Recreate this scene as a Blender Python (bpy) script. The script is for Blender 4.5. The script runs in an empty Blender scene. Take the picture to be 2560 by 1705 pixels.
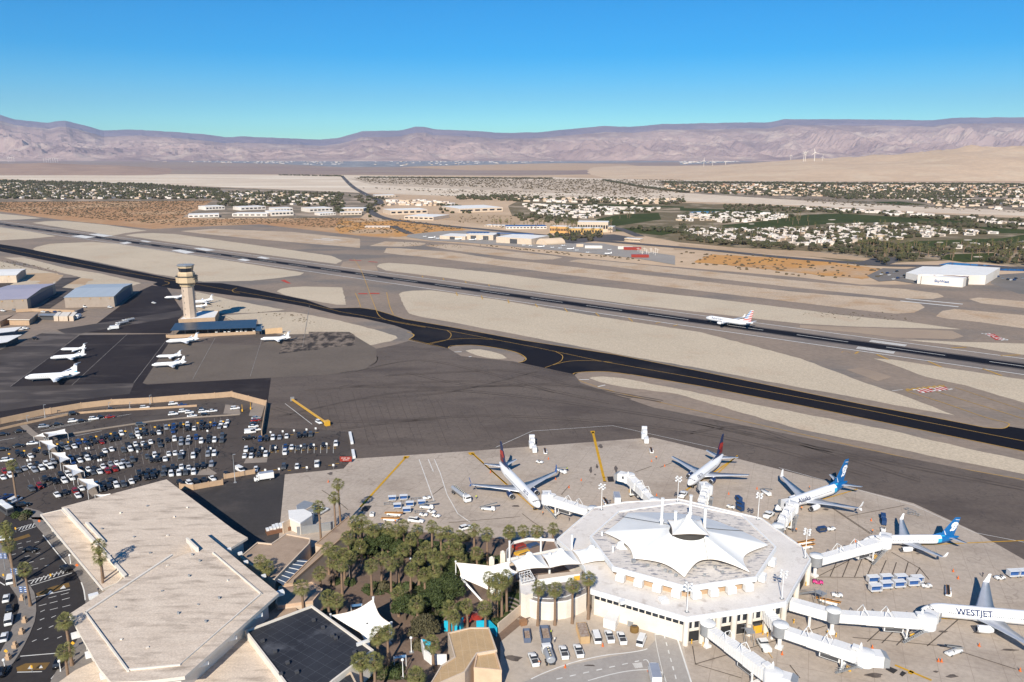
import bpy, math, random, bmesh
from mathutils import Vector, Matrix, noise
rnd = random.Random(7)
S = bpy.context.scene
COL = S.collection
# ---------------------------------------------------------------- camera geometry (surveyed from the photograph)
FPX, CAMH, HOR = 1991.0, 127.0, 388.0
TH = math.atan((852.5-HOR)/FPX)
def P(x, y, z=0.0):
    u = (x-1280)/FPX; v = (852.5-y)/FPX
    t = (CAMH-z)/(math.sin(TH)-v*math.cos(TH))
    return Vector((u*t, (math.cos(TH)+v*math.sin(TH))*t, z))
SUR = {'A':(0,260,.36518),'B':(850,260,.36518),'C':(1700,260,.36518),'D':(0,600,.29724),'E':(0,960,.25478),
 'F':(500,940,.25478),'G':(0,1180,.33477),'H':(600,1180,.33477),'I':(1100,1050,.29724),'J':(1200,1350,.25478),
 'K':(1700,1050,.2551),'L':(1700,1350,.36518),'M':(1960,1160,.2551),'N':(400,640,.16985),'O':(1740,740,.08493),
 'Q':(2000,640,.23779),'R':(0,520,.38217),'S':(850,640,.38217),'T':(1000,520,.25478),'U':(2000,860,.24232),
 'W':(0,0,1.0875),'X':(0,0,1.0)}
def px(k, x, y):
    a, b, s = SUR[k]; return (a+x*s, b+y*s)
def Q(k, x, y, z=0.0): return P(*px(k, x, y), z)
def QQ(k, pts, z=0.0): return [Q(k, x, y, z) for x, y in pts]
def height_at(k, x, yb, yt, z0=0.0):
    X, Yb = px(k, x, yb); Yt = px(k, x, yt)[1]
    g = P(X, Yb, z0); v = (852.5-Yt)/FPX
    return CAMH + (-math.sin(TH)+v*math.cos(TH))/(math.cos(TH)+v*math.sin(TH))*g.y
# ---------------------------------------------------------------- materials
def _nt(name):
    m = bpy.data.materials.new(name); m.use_nodes = True
    nt = m.node_tree; b = nt.nodes['Principled BSDF']; return m, nt, b
def nd(nt, typ, **kw):
    n = nt.nodes.new(typ)
    for k, v in kw.items():
        if k.startswith('_'): setattr(n, k[1:], v)
        else: n.inputs[k.replace('__', ' ')].default_value = v
    return n
def coords(nt, world, sc):
    if world:
        g = nt.nodes.new('ShaderNodeNewGeometry'); out = g.outputs['Position']
    else:
        g = nt.nodes.new('ShaderNodeTexCoord'); out = g.outputs['Object']
    mp = nt.nodes.new('ShaderNodeMapping'); mp.inputs['Scale'].default_value = sc
    nt.links.new(out, mp.inputs['Vector']); return mp
def c4(c): return (c[0], c[1], c[2], 1)
def srgb(r, g, b, k=1.0):
    f = lambda v: ((v/255+.055)/1.055)**2.4 if v > 10 else v/255/12.92
    return (f(r)*k, f(g)*k, f(b)*k)
def noisefac(nt, world, scale, st=(1,1,1), detail=4, lo=.35, hi=.65, rot=0):
    mp = coords(nt, world, st); mp.inputs['Rotation'].default_value = (0,0,rot)
    n = nd(nt, 'ShaderNodeTexNoise', Scale=scale, Detail=detail, Roughness=.6)
    nt.links.new(mp.outputs[0], n.inputs['Vector'])
    r = nd(nt, 'ShaderNodeMapRange'); r.inputs['From Min'].default_value = lo; r.inputs['From Max'].default_value = hi
    nt.links.new(n.outputs['Fac'], r.inputs['Value']); return r.outputs['Result']
def mixc(nt, fac, a, b, mode='MIX'):
    m = nt.nodes.new('ShaderNodeMix'); m.data_type = 'RGBA'; m.blend_type = mode
    for s, v in ((m.inputs['Factor'], fac), (m.inputs[6], a), (m.inputs[7], b)):
        if isinstance(v, (tuple, list)): s.default_value = c4(v)
        elif isinstance(v, (int, float)): s.default_value = v
        else: nt.links.new(v, s)
    return m.outputs[2]
MATS = {}
def mat(name, c1, c2=None, scale=.5, rough=.75, metal=0, world=False, st=(1,1,1), detail=4, lo=.35, hi=.65, c3=None, scale3=.05, lo3=.5, hi3=.62, st3=(1,1,1), rot=0, spec=.5, bump=0, fine=0, fscale=3):
    m, nt, b = _nt(name)
    if world: spec = min(spec, .12)
    if c2 is None: c2 = tuple(v*.86 for v in c1)
    out = mixc(nt, noisefac(nt, world, scale, st, detail, lo, hi, rot), c1, c2)
    if c3 is not None: out = mixc(nt, noisefac(nt, world, scale3, st3, 5, lo3, hi3, rot), out, c3)
    if fine:
        f = noisefac(nt, world, fscale, (1,1,1), 3, .3, .7)
        dark = mixc(nt, f, (1-fine,)*3, (1+fine*.4,)*3)
        out = mixc(nt, 1.0, out, dark, 'MULTIPLY')
    nt.links.new(out, b.inputs['Base Color'])
    b.inputs['Roughness'].default_value = rough; b.inputs['Metallic'].default_value = metal
    b.inputs['Specular IOR Level'].default_value = spec
    if bump:
        bn = nd(nt, 'ShaderNodeBump', Strength=bump, Distance=.1)
        mp = coords(nt, world, (1,1,1)); n = nd(nt, 'ShaderNodeTexNoise', Scale=scale*6, Detail=3.)
        nt.links.new(mp.outputs[0], n.inputs['Vector']); nt.links.new(n.outputs['Fac'], bn.inputs['Height'])
        nt.links.new(bn.outputs[0], b.inputs['Normal'])
    MATS[name] = m; return m
def paint(name, c, rough=.4, metal=0):   # small painted or plastic things
    return mat(name, c, tuple(v*.9 for v in c), scale=1.2, rough=rough, metal=metal)
def add_lines(m, world, kind, scale, width, col, rot=0, mortar=.02, bw=1., rh=1., strength=1., st=(1,1,1)):
    """add joint lines (brick grid) or cracks (voronoi edges) to the base colour"""
    nt = m.node_tree; b = nt.nodes['Principled BSDF']; src = b.inputs['Base Color'].links[0].from_socket
    mp = coords(nt, world, st); mp.inputs['Rotation'].default_value = (0,0,rot)
    if kind == 'grid':
        t = nd(nt, 'ShaderNodeTexBrick', Scale=scale); t.offset = 0
        t.inputs['Mortar Size'].default_value = mortar; t.inputs['Brick Width'].default_value = bw; t.inputs['Row Height'].default_value = rh
        t.inputs['Mortar Smooth'].default_value = .1
        nt.links.new(mp.outputs[0], t.inputs['Vector']); fac = t.outputs['Fac']
    else:
        t = nt.nodes.new('ShaderNodeTexVoronoi'); t.feature = 'DISTANCE_TO_EDGE'; t.inputs['Scale'].default_value = scale
        ns = nd(nt, 'ShaderNodeTexNoise', Scale=scale*2.5, Detail=3.)
        nt.links.new(mp.outputs[0], ns.inputs['Vector'])
        va = nt.nodes.new('ShaderNodeVectorMath'); va.operation = 'MULTIPLY_ADD'; va.inputs[1].default_value = (.9/scale,)*3
        nt.links.new(ns.outputs['Color'], va.inputs[0]); nt.links.new(mp.outputs[0], va.inputs[2])
        nt.links.new(va.outputs[0], t.inputs['Vector'])
        r = nd(nt, 'ShaderNodeMapRange'); r.inputs['From Min'].default_value = width; r.inputs['From Max'].default_value = width*.4
        nt.links.new(t.outputs['Distance'], r.inputs['Value']); fac = r.outputs['Result']
    mu = nd(nt, 'ShaderNodeMath', _operation='MULTIPLY'); nt.links.new(fac, mu.inputs[0]); mu.inputs[1].default_value = strength
    nt.links.new(mixc(nt, mu.outputs[0], src, col), b.inputs['Base Color'])
    return m
# ---------------------------------------------------------------- mesh builder
class MB:
    def __init__(s): s.v = []; s.f = []; s.m = []; s.sm = []
    def add(s, vs, fs, mi=0, smooth=False):
        o = len(s.v); s.v += [tuple(v) for v in vs]
        for f in fs: s.f.append(tuple(o+i for i in f)); s.m.append(mi); s.sm.append(smooth)
        return s
    def box(s, c, d, rz=0, mi=0, M=None):
        hx, hy, hz = d[0]/2, d[1]/2, d[2]/2; ca, sa = math.cos(rz), math.sin(rz); vs = []
        for z in (-hz, hz):
            for x, y in ((-hx,-hy),(hx,-hy),(hx,hy),(-hx,hy)):
                v = Vector((x*ca-y*sa, x*sa+y*ca, z))
                if M: v = M @ v
                vs.append(v+Vector(c))
        return s.add(vs, [(3,2,1,0),(4,5,6,7),(0,1,5,4),(1,2,6,5),(2,3,7,6),(3,0,4,7)], mi)
    def prism(s, pts, z0, z1, mi=0, mt=None, cap=True):
        n = len(pts); a = sum(pts[i][0]*pts[(i+1)%n][1]-pts[(i+1)%n][0]*pts[i][1] for i in range(n))
        if a < 0: pts = pts[::-1]
        zf0 = z0 if callable(z0) else (lambda p: z0); zf1 = z1 if callable(z1) else (lambda p: z1)
        vs = [(p[0], p[1], zf0(p)) for p in pts]+[(p[0], p[1], zf1(p)) for p in pts]
        s.add(vs, [(i, (i+1)%n, n+(i+1)%n, n+i) for i in range(n)], mi)
        if cap: s.add(vs, [tuple(range(n, 2*n))], mi if mt is None else mt); s.add(vs, [tuple(range(n-1, -1, -1))], mi)
        return s
    def tube(s, p0, p1, r0, r1=None, n=8, mi=0, cap=True, smooth=True):
        r1 = r0 if r1 is None else r1; p0 = Vector(p0); p1 = Vector(p1); d = (p1-p0)
        if d.length < 1e-6: return s
        d.normalize(); a = d.orthogonal().normalized(); b = d.cross(a); vs = []
        for p, r in ((p0, r0), (p1, r1)):
            for i in range(n):
                t = 2*math.pi*i/n; vs.append(p+a*(r*math.cos(t))+b*(r*math.sin(t)))
        s.add(vs, [(i, (i+1)%n, n+(i+1)%n, n+i) for i in range(n)], mi, smooth)
        if cap: s.add(vs, [tuple(range(n-1,-1,-1)), tuple(range(n, 2*n))], mi)
        return s
    def path(s, pts, r, n=6, mi=0):
        for a, b in zip(pts[:-1], pts[1:]): s.tube(a, b, r, r, n, mi)
        return s
    def lathe(s, prof, c=(0,0,0), n=16, mi=0, smooth=True, a0=0):
        vs = []; k = len(prof)
        for r, z in prof:
            for i in range(n):
                t = a0+2*math.pi*i/n; vs.append((c[0]+r*math.cos(t), c[1]+r*math.sin(t), c[2]+z))
        fs = [(j*n+i, j*n+(i+1)%n, (j+1)*n+(i+1)%n, (j+1)*n+i) for j in range(k-1) for i in range(n)]
        s.add(vs, fs, mi, smooth)
        s.add(vs, [tuple(range((k-1)*n, k*n)), tuple(range(n-1, -1, -1))], mi); return s
    def loft(s, rings, mi=0, smooth=True, capends=True):
        n = len(rings[0]); vs = [v for r in rings for v in r]
        fs = [(j*n+i, (j+1)*n+i, (j+1)*n+(i+1)%n, j*n+(i+1)%n) for j in range(len(rings)-1) for i in range(n)]
        s.add(vs, fs, mi, smooth)
        if capends: s.add(rings[0], [tuple(range(n))], mi); s.add(rings[-1], [tuple(range(n-1,-1,-1))], mi)
        return s
    def sphere(s, c, r, mi=0, n=8, sq=(1,1,1)):
        prof = [(max(.001, math.sin(math.pi*i/n)), -math.cos(math.pi*i/n)) for i in range(n+1)]; vs = []
        m = n+2
        for a, z in prof:
            for i in range(m):
                t = 2*math.pi*i/m; vs.append((c[0]+r*sq[0]*a*math.cos(t), c[1]+r*sq[1]*a*math.sin(t), c[2]+r*sq[2]*z))
        return s.add(vs, [(j*m+i, j*m+(i+1)%m, (j+1)*m+(i+1)%m, (j+1)*m+i) for j in range(n) for i in range(m)], mi, True)
    def xf(s, M):
        s.v = [tuple(M @ Vector(v)) for v in s.v]; return s
    def mesh(s, name, mats):
        me = bpy.data.meshes.new(name); me.from_pydata(s.v, [], s.f)
        for m in (mats if isinstance(mats, (list, tuple)) else [mats]): me.materials.append(m)
        me.polygons.foreach_set('material_index', s.m); me.polygons.foreach_set('use_smooth', s.sm)
        me.update(); return me
    def build(s, name, mats, parent=None, loc=None):
        o = bpy.data.objects.new(name, s.mesh(name, mats)); COL.objects.link(o)
        if parent: o.parent = parent
        if loc is not None: o.location = loc
        return o
def tag(o, label=None, cat=None, group=None, kind=None):
    if label: o['label'] = label
    if cat: o['category'] = cat
    if group: o['group'] = group
    if kind: o['kind'] = kind
    return o
def thing(name, label, cat, loc=(0,0,0), rz=0, group=None, sc=1):
    o = bpy.data.objects.new(name, None); COL.objects.link(o); o.location = loc; o.rotation_euler = (0,0,rz)
    o.empty_display_size = .5
    if sc != 1: o.scale = (sc,)*3
    return tag(o, label, cat, group)
def dup(root, loc, rz, label, group=None, sc=1, swap=None):
    def cp(o, par):
        c = o.copy(); COL.objects.link(c); c.parent = par
        if swap and c.type == 'MESH' and c.data in swap: c.data = swap[c.data]
        for ch in o.children: cp(ch, c)
        return c
    r = cp(root, None); r.location = loc; r.rotation_euler = (0,0,rz); r['label'] = label
    r.scale = (sc,)*3
    if group: r['group'] = group
    return r
def struct(name, mb, mats): return tag(mb.build(name, mats), kind='structure')
def smoothline(pts, k=6, closed=False):
    out = []; n = len(pts)
    for i in range(n if closed else n-1):
        g = (lambda j: pts[j % n]) if closed else (lambda j: pts[max(0, min(n-1, j))])
        a, b, c, d = g(i-1), g(i), g(i+1), g(i+2)
        for q in range(k):
            t = q/k
            out.append(tuple(.5*((2*b[m])+(-a[m]+c[m])*t+(2*a[m]-5*b[m]+4*c[m]-d[m])*t*t+(-a[m]+3*b[m]-3*c[m]+d[m])*t**3) for m in (0,1)))
    if not closed: out.append(tuple(pts[-1][:2]))
    return out
def sheet(mb, pts, z, mi=0):
    n = len(pts); a = sum(pts[i][0]*pts[(i+1)%n][1]-pts[(i+1)%n][0]*pts[i][1] for i in range(n))
    if a < 0: pts = pts[::-1]
    mb.add([(p[0], p[1], z) for p in pts], [tuple(range(n))], mi)
def strip(mb, pts, w, z, mi=0, dash=None, closed=False):
    pts = [Vector((p[0], p[1], 0)) for p in pts]
    if closed: pts.append(pts[0])
    if dash:
        on, off = dash; d = 0
        for a, b in zip(pts[:-1], pts[1:]):
            L = (b-a).length; u = (b-a)/L if L else Vector((1,0,0)); t = -d
            while t < L:
                s0, s1 = max(t, 0), min(t+on, L)
                if s1 > s0: strip(mb, [a+u*s0, a+u*s1], w, z, mi)
                t += on+off
            d = (L+d) % (on+off)
        return
    L = []; R = []
    for i, p in enumerate(pts):
        a = pts[max(i-1, 0)]; b = pts[min(i+1, len(pts)-1)]; d = (b-a).normalized(); nrm = Vector((-d.y, d.x, 0))
        L.append(p+nrm*w/2); R.append(p-nrm*w/2)
    vs = [(v.x, v.y, z) for v in L+R]; n = len(L)
    mb.add(vs, [(i+n, i+1+n, i+1, i) for i in range(n-1)], mi)
def text_mesh(txt, size, name='lettering', bold=False):
    cu = bpy.data.curves.new('t', 'FONT'); cu.body = txt; cu.size = size; cu.align_x = 'CENTER'; cu.align_y = 'CENTER'
    if bold: cu.offset = size*.018
    cu.resolution_u = 3
    o = bpy.data.objects.new('t', cu); COL.objects.link(o)
    me = bpy.data.meshes.new_from_object(o.evaluated_get(bpy.context.evaluated_depsgraph_get()))
    bpy.data.objects.remove(o); me.name = name; return me
# ---------------------------------------------------------------- palette
WHITE = paint('white_paint', (.80,.80,.79)); WHITE2 = paint('white_metal', (.74,.74,.73), .35)
GREYM = paint('grey_metal', (.35,.36,.37), .45, .3); DGREY = paint('dark_grey', (.07,.07,.075), .6)
BLACK = paint('black_rubber', (.02,.02,.022), .7); GLASS = paint('dark_glass', (.025,.03,.04), .12)
YEL = paint('yellow_paint', (.72,.40,.04)); ORG = paint('orange_paint', (.75,.16,.03)); RED = paint('red_paint', (.30,.035,.02))
BLUE = paint('blue_paint', (.03,.10,.30)); ALUM = paint('bare_aluminium', (.55,.56,.58), .35, .5)
CYAN = paint('cyan_paint', (.02,.42,.62)); SILV = paint('silver_paint', (.42,.44,.47), .35, .3)
SKIN = paint('skin', (.45,.27,.19), .6); HIVIS = paint('hi_vis_orange', (.85,.25,.03), .7); HIVY = paint('hi_vis_yellow', (.6,.7,.05), .7)
FABW = mat('tent_fabric', (.82,.82,.80), (.76,.76,.74), .15, .8)
# ================================================================ camera, light, sky
SUR['V'] = (0,1300,.25819); SUR['Y'] = (0,640,.16985); SUR['Z'] = (1480,1200,.20382)
cam = bpy.data.cameras.new('camera'); co = bpy.data.objects.new('camera', cam); COL.objects.link(co)
cam.sensor_width = 36; cam.lens = FPX/2560*36; cam.clip_end = 200000; cam.clip_start = 1
co.location = (0,0,CAMH); co.rotation_euler = (math.pi/2-TH, 0, 0); S.camera = co
SUN_EL, SUN_AZ = math.radians(34), math.radians(192)      # azimuth clockwise from +Y
w = bpy.data.worlds.new('World'); S.world = w; w.use_nodes = True; wn = w.node_tree
sky = wn.nodes.new('ShaderNodeTexSky'); sky.sky_type = 'NISHITA'; sky.sun_disc = False
sky.sun_elevation = SUN_EL; sky.sun_rotation = SUN_AZ; sky.air_density = .9; sky.dust_density = 0.0; sky.ozone_density = 4.0; sky.altitude = 200
hs = wn.nodes.new('ShaderNodeHueSaturation'); hs.inputs['Saturation'].default_value = 1.75; wn.links.new(sky.outputs[0], hs.inputs['Color']); tn = wn.nodes.new('ShaderNodeMix'); tn.data_type = 'RGBA'; tn.blend_type = 'MULTIPLY'; tn.inputs[0].default_value = 1; tn.inputs[7].default_value = (.55,.86,.89,1); wn.links.new(hs.outputs[0], tn.inputs[6]); wn.links.new(tn.outputs[2], wn.nodes['Background'].inputs['Color']); wn.nodes['Background'].inputs['Strength'].default_value = .098
sl = bpy.data.lights.new('sun', 'SUN'); sl.energy = 5.0; sl.angle = math.radians(.5); sl.color = (1, .915, .78)
so = bpy.data.objects.new('sun', sl); COL.objects.link(so)
so.rotation_euler = Vector((math.sin(SUN_AZ)*math.cos(SUN_EL), math.cos(SUN_AZ)*math.cos(SUN_EL), math.sin(SUN_EL))).to_track_quat('Z', 'Y').to_euler()
S.view_settings.view_transform = 'Standard'; S.view_settings.look = 'None'; S.view_settings.exposure = 0.42; S.view_settings.gamma = 1
S.render.engine = 'CYCLES'; S.cycles.max_bounces = 4; S.cycles.volume_bounces = 0
S.cycles.volume_step_rate = 1
# ================================================================ ground sheets
def G(name, k, pts, lvl, m, kind='structure'):
    mb = MB(); sheet(mb, [Q(k, *p) if len(p) == 2 else Q(*p) for p in pts], lvl*.02)
    o = mb.build(name, m); o['kind'] = kind; return o
def ragged(w, name):
    if 'infield' not in name and 'dirt' not in name and 'desert' not in name: return w
    out = []; rj = random.Random(5)
    for i in range(len(w)):
        a, b = w[i], w[(i+1)%len(w)]; n = min(60, max(1, int((b-a).length/6)))
        nrm = Vector((-(b-a).y, (b-a).x, 0)).normalized() if (b-a).length > 0 else Vector((0,0,0)); j = .55 if 'infield' in name else 3
        for q in range(n): p = a.lerp(b, q/n); out.append(p+nrm*rj.uniform(-j, j)*(1 if q else 0))
    return out
def Gm(name, polys, lvl, m, kind='structure'):
    mb = MB()
    for i, (k, pts) in enumerate(polys): sheet(mb, ragged([Q(k, *p) if len(p) == 2 else Q(*p) for p in pts], name), lvl*.02+i*.0011)
    o = mb.build(name, m); o['kind'] = kind; return o
desert = mat('desert_sand', (.58,.42,.28), (.50,.36,.24), .004, .95, world=True, c3=(.57,.43,.30), scale3=.0013, fine=.12, fscale=.05)
mb = MB(); sheet(mb, [(-90000,-3000),(90000,-3000),(90000,90000),(-90000,90000)], 0); struct('ground', mb, desert)
plain = mat('scrub_plain', (.36,.27,.225), (.28,.21,.185), .0009, .95, world=True, st=(1,3,1), c3=(.34,.27,.22), scale3=.0006, fine=.15, fscale=.02)
G('scrub_plain_ground', 'X', [(-1500,393.5),(4000,393.5),(4000,430),(1710,432),(1300,439),(860,437),(0,433),(-1500,433)], 4, plain)
town = mat('town_plain', (.16,.17,.20), (.30,.29,.29), .004, .9, world=True, c3=(.55,.53,.50), scale3=.006, lo3=.56, hi3=.64)
Gm('far_town_ground', [('X', [(850,393),(1000,391),(1330,391),(1480,396),(1700,399),(1700,405),(1380,408),(1250,411),(1000,417),(860,418),(700,410),(380,402),(380,399),(640,398)]),
   ('X', [(1700,398),(1850,397),(1880,404),(1700,412)])], 9, town)
tanh = mat('pale_mesa', (.52,.37,.25), (.44,.31,.21), .003, .95, world=True, fine=.1, fscale=.03)
Gm('mesa', [('X', [(1000,418),(1215,409),(1400,408),(1562,410),(1617,418),(1434,426),(1178,426)]), ('X', [(1379,443),(1560,434),(1710,427),(4000,400),(4000,470),(1710,451)])], 8, tanh)
Gm('red_mesa', [('X', [(-1500,409),(0,410),(110,408),(200,412),(420,427),(420,433),(-1500,433)])], 8, mat('red_mesa', (.36,.25,.19), (.30,.21,.17), .003, .95, world=True))
wash = mat('pale_wash', (.68,.56,.43), (.60,.49,.38), .002, .95, world=True, st=(1,3,1), c3=(.76,.66,.53), scale3=.001, st3=(1,4,1), fine=.1, fscale=.03)
G('sand_wash', 'X', [(-1500,432),(0,434),(480,436),(860,438),(1000,440),(1300,447),(1379,443),(1700,450),(4000,470),(4000,640),(2560,540),(2321,531),(2065,516),(1700,503),(1300,494),(1000,486),(860,480),(500,465),(230,457),(0,447),(-1500,445)], 6, wash)
scrub = mat('speckled_scrub', (.58,.47,.36), (.50,.40,.30), .01, .95, world=True, c3=(.24,.20,.15), scale3=.03, lo3=.55, hi3=.62)
Gm('scrub_flat', [('X', [(870,446),(1300,449),(1500,451),(1700,477),(1560,487),(1300,480),(930,462)]), ('X', [(1510,453),(1700,453),(1700,470)])], 7, scrub)
resid = mat('suburb_ground', (.26,.20,.15), (.16,.14,.10), .012, .95, world=True, c3=(.42,.33,.25), scale3=.01)
Gm('suburb_ground', [('X', [(1640,453),(2560,460),(4000,470),(4000,545),(2560,527),(2300,517),(2000,501),(1700,482)]),
   ('X', [(-1500,462),(0,450),(230,455),(500,466),(860,480),(1000,490),(960,500),(900,545),(700,545),(480,545),(450,540),(530,502),(0,505),(-1500,520)])], 8, resid)
oasis = mat('planted_ground', (.20,.15,.09), (.11,.10,.05), .012, .95, world=True, c3=(.36,.28,.20), scale3=.012)
Gm('resort_ground', [('X', [(1300,500),(1700,507),(2065,519),(2321,534),(2560,546),(4000,640),(4000,720),(2560,668),(2400,650),(2230,657),(2130,655),(1900,625),(1700,606),(1560,580),(1460,580),(1440,560),(1280,540),(1270,515)])], 7.5, oasis)
browns = mat('brown_scrub', (.48,.27,.14), (.40,.23,.12), .008, .95, world=True, c3=(.52,.33,.19), scale3=.004, fine=.2, fscale=.08)
Gm('scrub_desert', [('X', [(-1500,522),(0,505),(530,502),(500,520),(455,543),(520,548),(900,545),(950,560),(1000,580),(960,600),(900,590),(650,562),(382,573),(153,550),(0,529),(-1500,500)])], 9, browns)
dirt = mat('orange_dirt', (.58,.30,.10), (.50,.26,.10), .02, .95, world=True, c3=(.50,.34,.21), scale3=.006, lo3=.52, hi3=.6, fine=.15, fscale=.2)
Gm('orange_dirt', [('C', [(100,1085),(210,1030),(600,1050),(1000,1080),(1350,1125),(1450,1150),(1250,1200),(900,1165),(400,1110)]), ('B', [(0,790),(240,800),(420,790),(700,840),(900,860),(500,890),(460,905),(380,910),(0,890),(-40,850)])], 10, dirt)
baredirt = mat('bare_dirt', (.50,.36,.23), (.44,.31,.20), .01, .95, world=True, fine=.1, fscale=.1)
Gm('bare_dirt', [('T', [(330,100),(600,60),(1080,70),(1200,110),(1150,160),(800,160),(430,110)]), ('C', [(-50,1000),(300,1000),(1200,1070),(1400,1085),(1300,1060),(900,1010),(200,975),(0,960)])], 11, baredirt)
lawn = mat('golf_green', (.045,.058,.014), (.065,.075,.02), .01, .95, world=True, fine=.2, fscale=.1)
Gm('golf_lawn', [('C', [(280,830),(600,800),(850,760),(1100,750),(1700,785),(1930,800),(1950,830),(1500,810),(1100,815),(640,850),(380,860)]),
  ('C', [(1400,975),(1600,940),(2200,920),(2355,895),(2700,900),(2700,960),(2355,950),(1950,960),(1700,985)]), ('C', [(1830,1030),(2150,1020),(2230,1075),(1950,1085),(1780,1062)]),
  ('B', [(1750,790),(1900,760),(2180,745),(2200,790),(1900,835),(1780,830)]), ('C', [(1300,670),(1500,668),(1700,690),(1500,692)]), ('B', [(1260,680),(1900,688),(2355,703),(2355,712),(1800,698)]),
  ('C', [(1980,835),(2355,860),(2700,870),(2700,895),(2200,885)]), ('C', [(0,712),(500,730),(800,745),(400,748),(0,730)]), ('B', [(1800,850),(2100,850),(2300,880),(2200,900),(1900,870)])], 12, lawn)
sandb = mat('bunker_sand', (.62,.52,.40), None, .1, .95)
mb = MB()
for k, x, y, a, b in (('C',1040,793,26,3),('C',1030,820,30,4),('C',1970,932,30,4),('C',1890,952,26,4),('C',2010,952,28,4),('C',1780,948,24,4),('C',2040,1047,34,4),('C',490,822,20,3),('C',1610,980,30,4)):
    sheet(mb, [Q(k, x+a*math.cos(t), y+b*math.sin(t)) for t in [i*math.pi/6 for i in range(12)]], .28)
struct('sand_bunkers', mb, sandb)
water = mat('pond_water', (.015,.07,.22), (.02,.09,.26), .02, .15, world=True, spec=.6)
Gm('pond', [('C', [(60,740),(150,735),(240,738),(230,748),(120,750)]), ('C', [(1770,1100),(1850,1085),(2355,1120),(2600,1140),(2600,1170),(2355,1145),(2150,1140)])], 13, water)
# ------------------------------------------------ airfield pavement and sand infields
pave = mat('airfield_asphalt', (.30,.235,.185), (.25,.20,.16), .015, .9, world=True, c3=(.20,.175,.155), scale3=.006, fine=.15, fscale=.3, st3=(1,2,1))
G('airfield_pavement', 'X', [(-1500,460),(0,529),(153,550),(382,573),(520,566),(650,561),(900,590),(1000,598),(1155,610),(1280,624),(1433,643),(1600,660),(2000,694),(2150,712),(2260,712),(2560,697),(3300,700),(3300,2200),(-1500,2200)], 14, pave)
infield = mat('infield_gravel', (.575,.48,.36), (.525,.44,.33), .01, .95, world=True, c3=(.52,.40,.29), scale3=.02, lo3=.55, hi3=.75, fine=.22, fscale=.9)
pink = mat('rough_infield', (.57,.45,.33), (.50,.385,.28), .02, .95, world=True, c3=(.46,.31,.19), scale3=.03, lo3=.5, hi3=.7, fine=.25, fscale=.6)
Gm('infield_gravel', [('R', [(-900,20),(0,38),(150,52),(270,68),(130,76),(0,80),(-900,40)]), ('R', [(210,98),(300,88),(420,85),(700,112),(960,150),(820,165),(740,182)]),
 ('R', [(0,127),(200,155),(368,186),(200,202),(0,213),(-900,250),(-900,0)]),
 ('R', [(215,270),(240,255),(330,235),(600,223),(760,235),(1400,332),(1990,425),(1960,442),(1800,462),(1640,478),(1330,484),(1000,430),(600,348),(240,283)]),
 ('R', [(815,180),(900,168),(1000,165),(1150,172),(1500,220),(2000,290),(2170,315),(2240,345),(2200,368),(1700,302),(1300,250),(1000,208)]),
 ('S', [(240,70),(260,53),(320,46),(500,58),(1000,110),(1600,190),(2355,272),('Q',0,565),('Q',400,620),('Q',1100,690),('Q',1700,775),('Q',1350,765),('Q',900,755),('Q',500,742),('Q',0,715),(2355,370),(1900,318),(1200,222),(700,145),(300,97)]),
 ('S', [(385,252),(410,237),(470,229),(600,227),(1000,283),(1700,400),(2355,500),('Q',0,1080),('Q',300,1195),('Q',700,1345),('U',960,500),('U',1250,610),('U',1600,742),('U',1250,685),('U',600,563),('U',0,455),(2355,738),(1900,660),(1300,543),(700,430),(530,400),(455,380),(430,350)]),
 ('U', [(760,155),(950,165),(1500,250),(2311,372),(2900,480),(2900,800),(2311,612),(1700,430),(1300,345),(950,215)]),
 ('Q', [(1070,883),(1600,905),(2355,925),(3000,930),(3000,1200),(2355,1045),(1800,960)]),
 ('R', [(1810,547),(1840,530),(1900,520),(2000,515),(2240,522),(2265,635),(2200,635),(1950,590),(1850,567)]),
 ('Y', [(60,28),(350,26),(1000,190),(1500,265),(2080,405),(1960,440),(1150,490),(910,470),(1195,318),(860,240)]),
 ('Y', [(-1200,-50),(0,82),(350,162),(800,252),(930,300),(760,440),(430,455),(20,490),(-1200,650)]),
 ('N', [(520,530),(1000,640),(1840,800),(1400,842),(880,852),(540,815)]),
 ('N', [(1200,862),(1700,830),(1960,830),('S',0,425),('S',250,490),('S',365,525),('S',378,540),('S',335,560),('S',130,598),('N',2355,1150),('N',1900,1160),('N',1500,1140),('N',1430,940),('N',1000,950),('N',900,880)]),
 ('S', [(820,622),(860,614),(920,614),(980,625),(1060,648),(1092,672),(1040,677),(980,672),(900,655)]),
 ('S', [(1630,802),(1650,795),(1720,791),(1850,803),(2100,852),('U',0,720),('U',900,890),('U',1700,1080),('U',2311,1210),('U',2900,1350),('U',2900,1500),('U',2311,1350),('U',1500,1195),('U',800,1045),('U',0,888),(2200,905),(1850,860),(1700,828)])], 16, infield)
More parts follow.
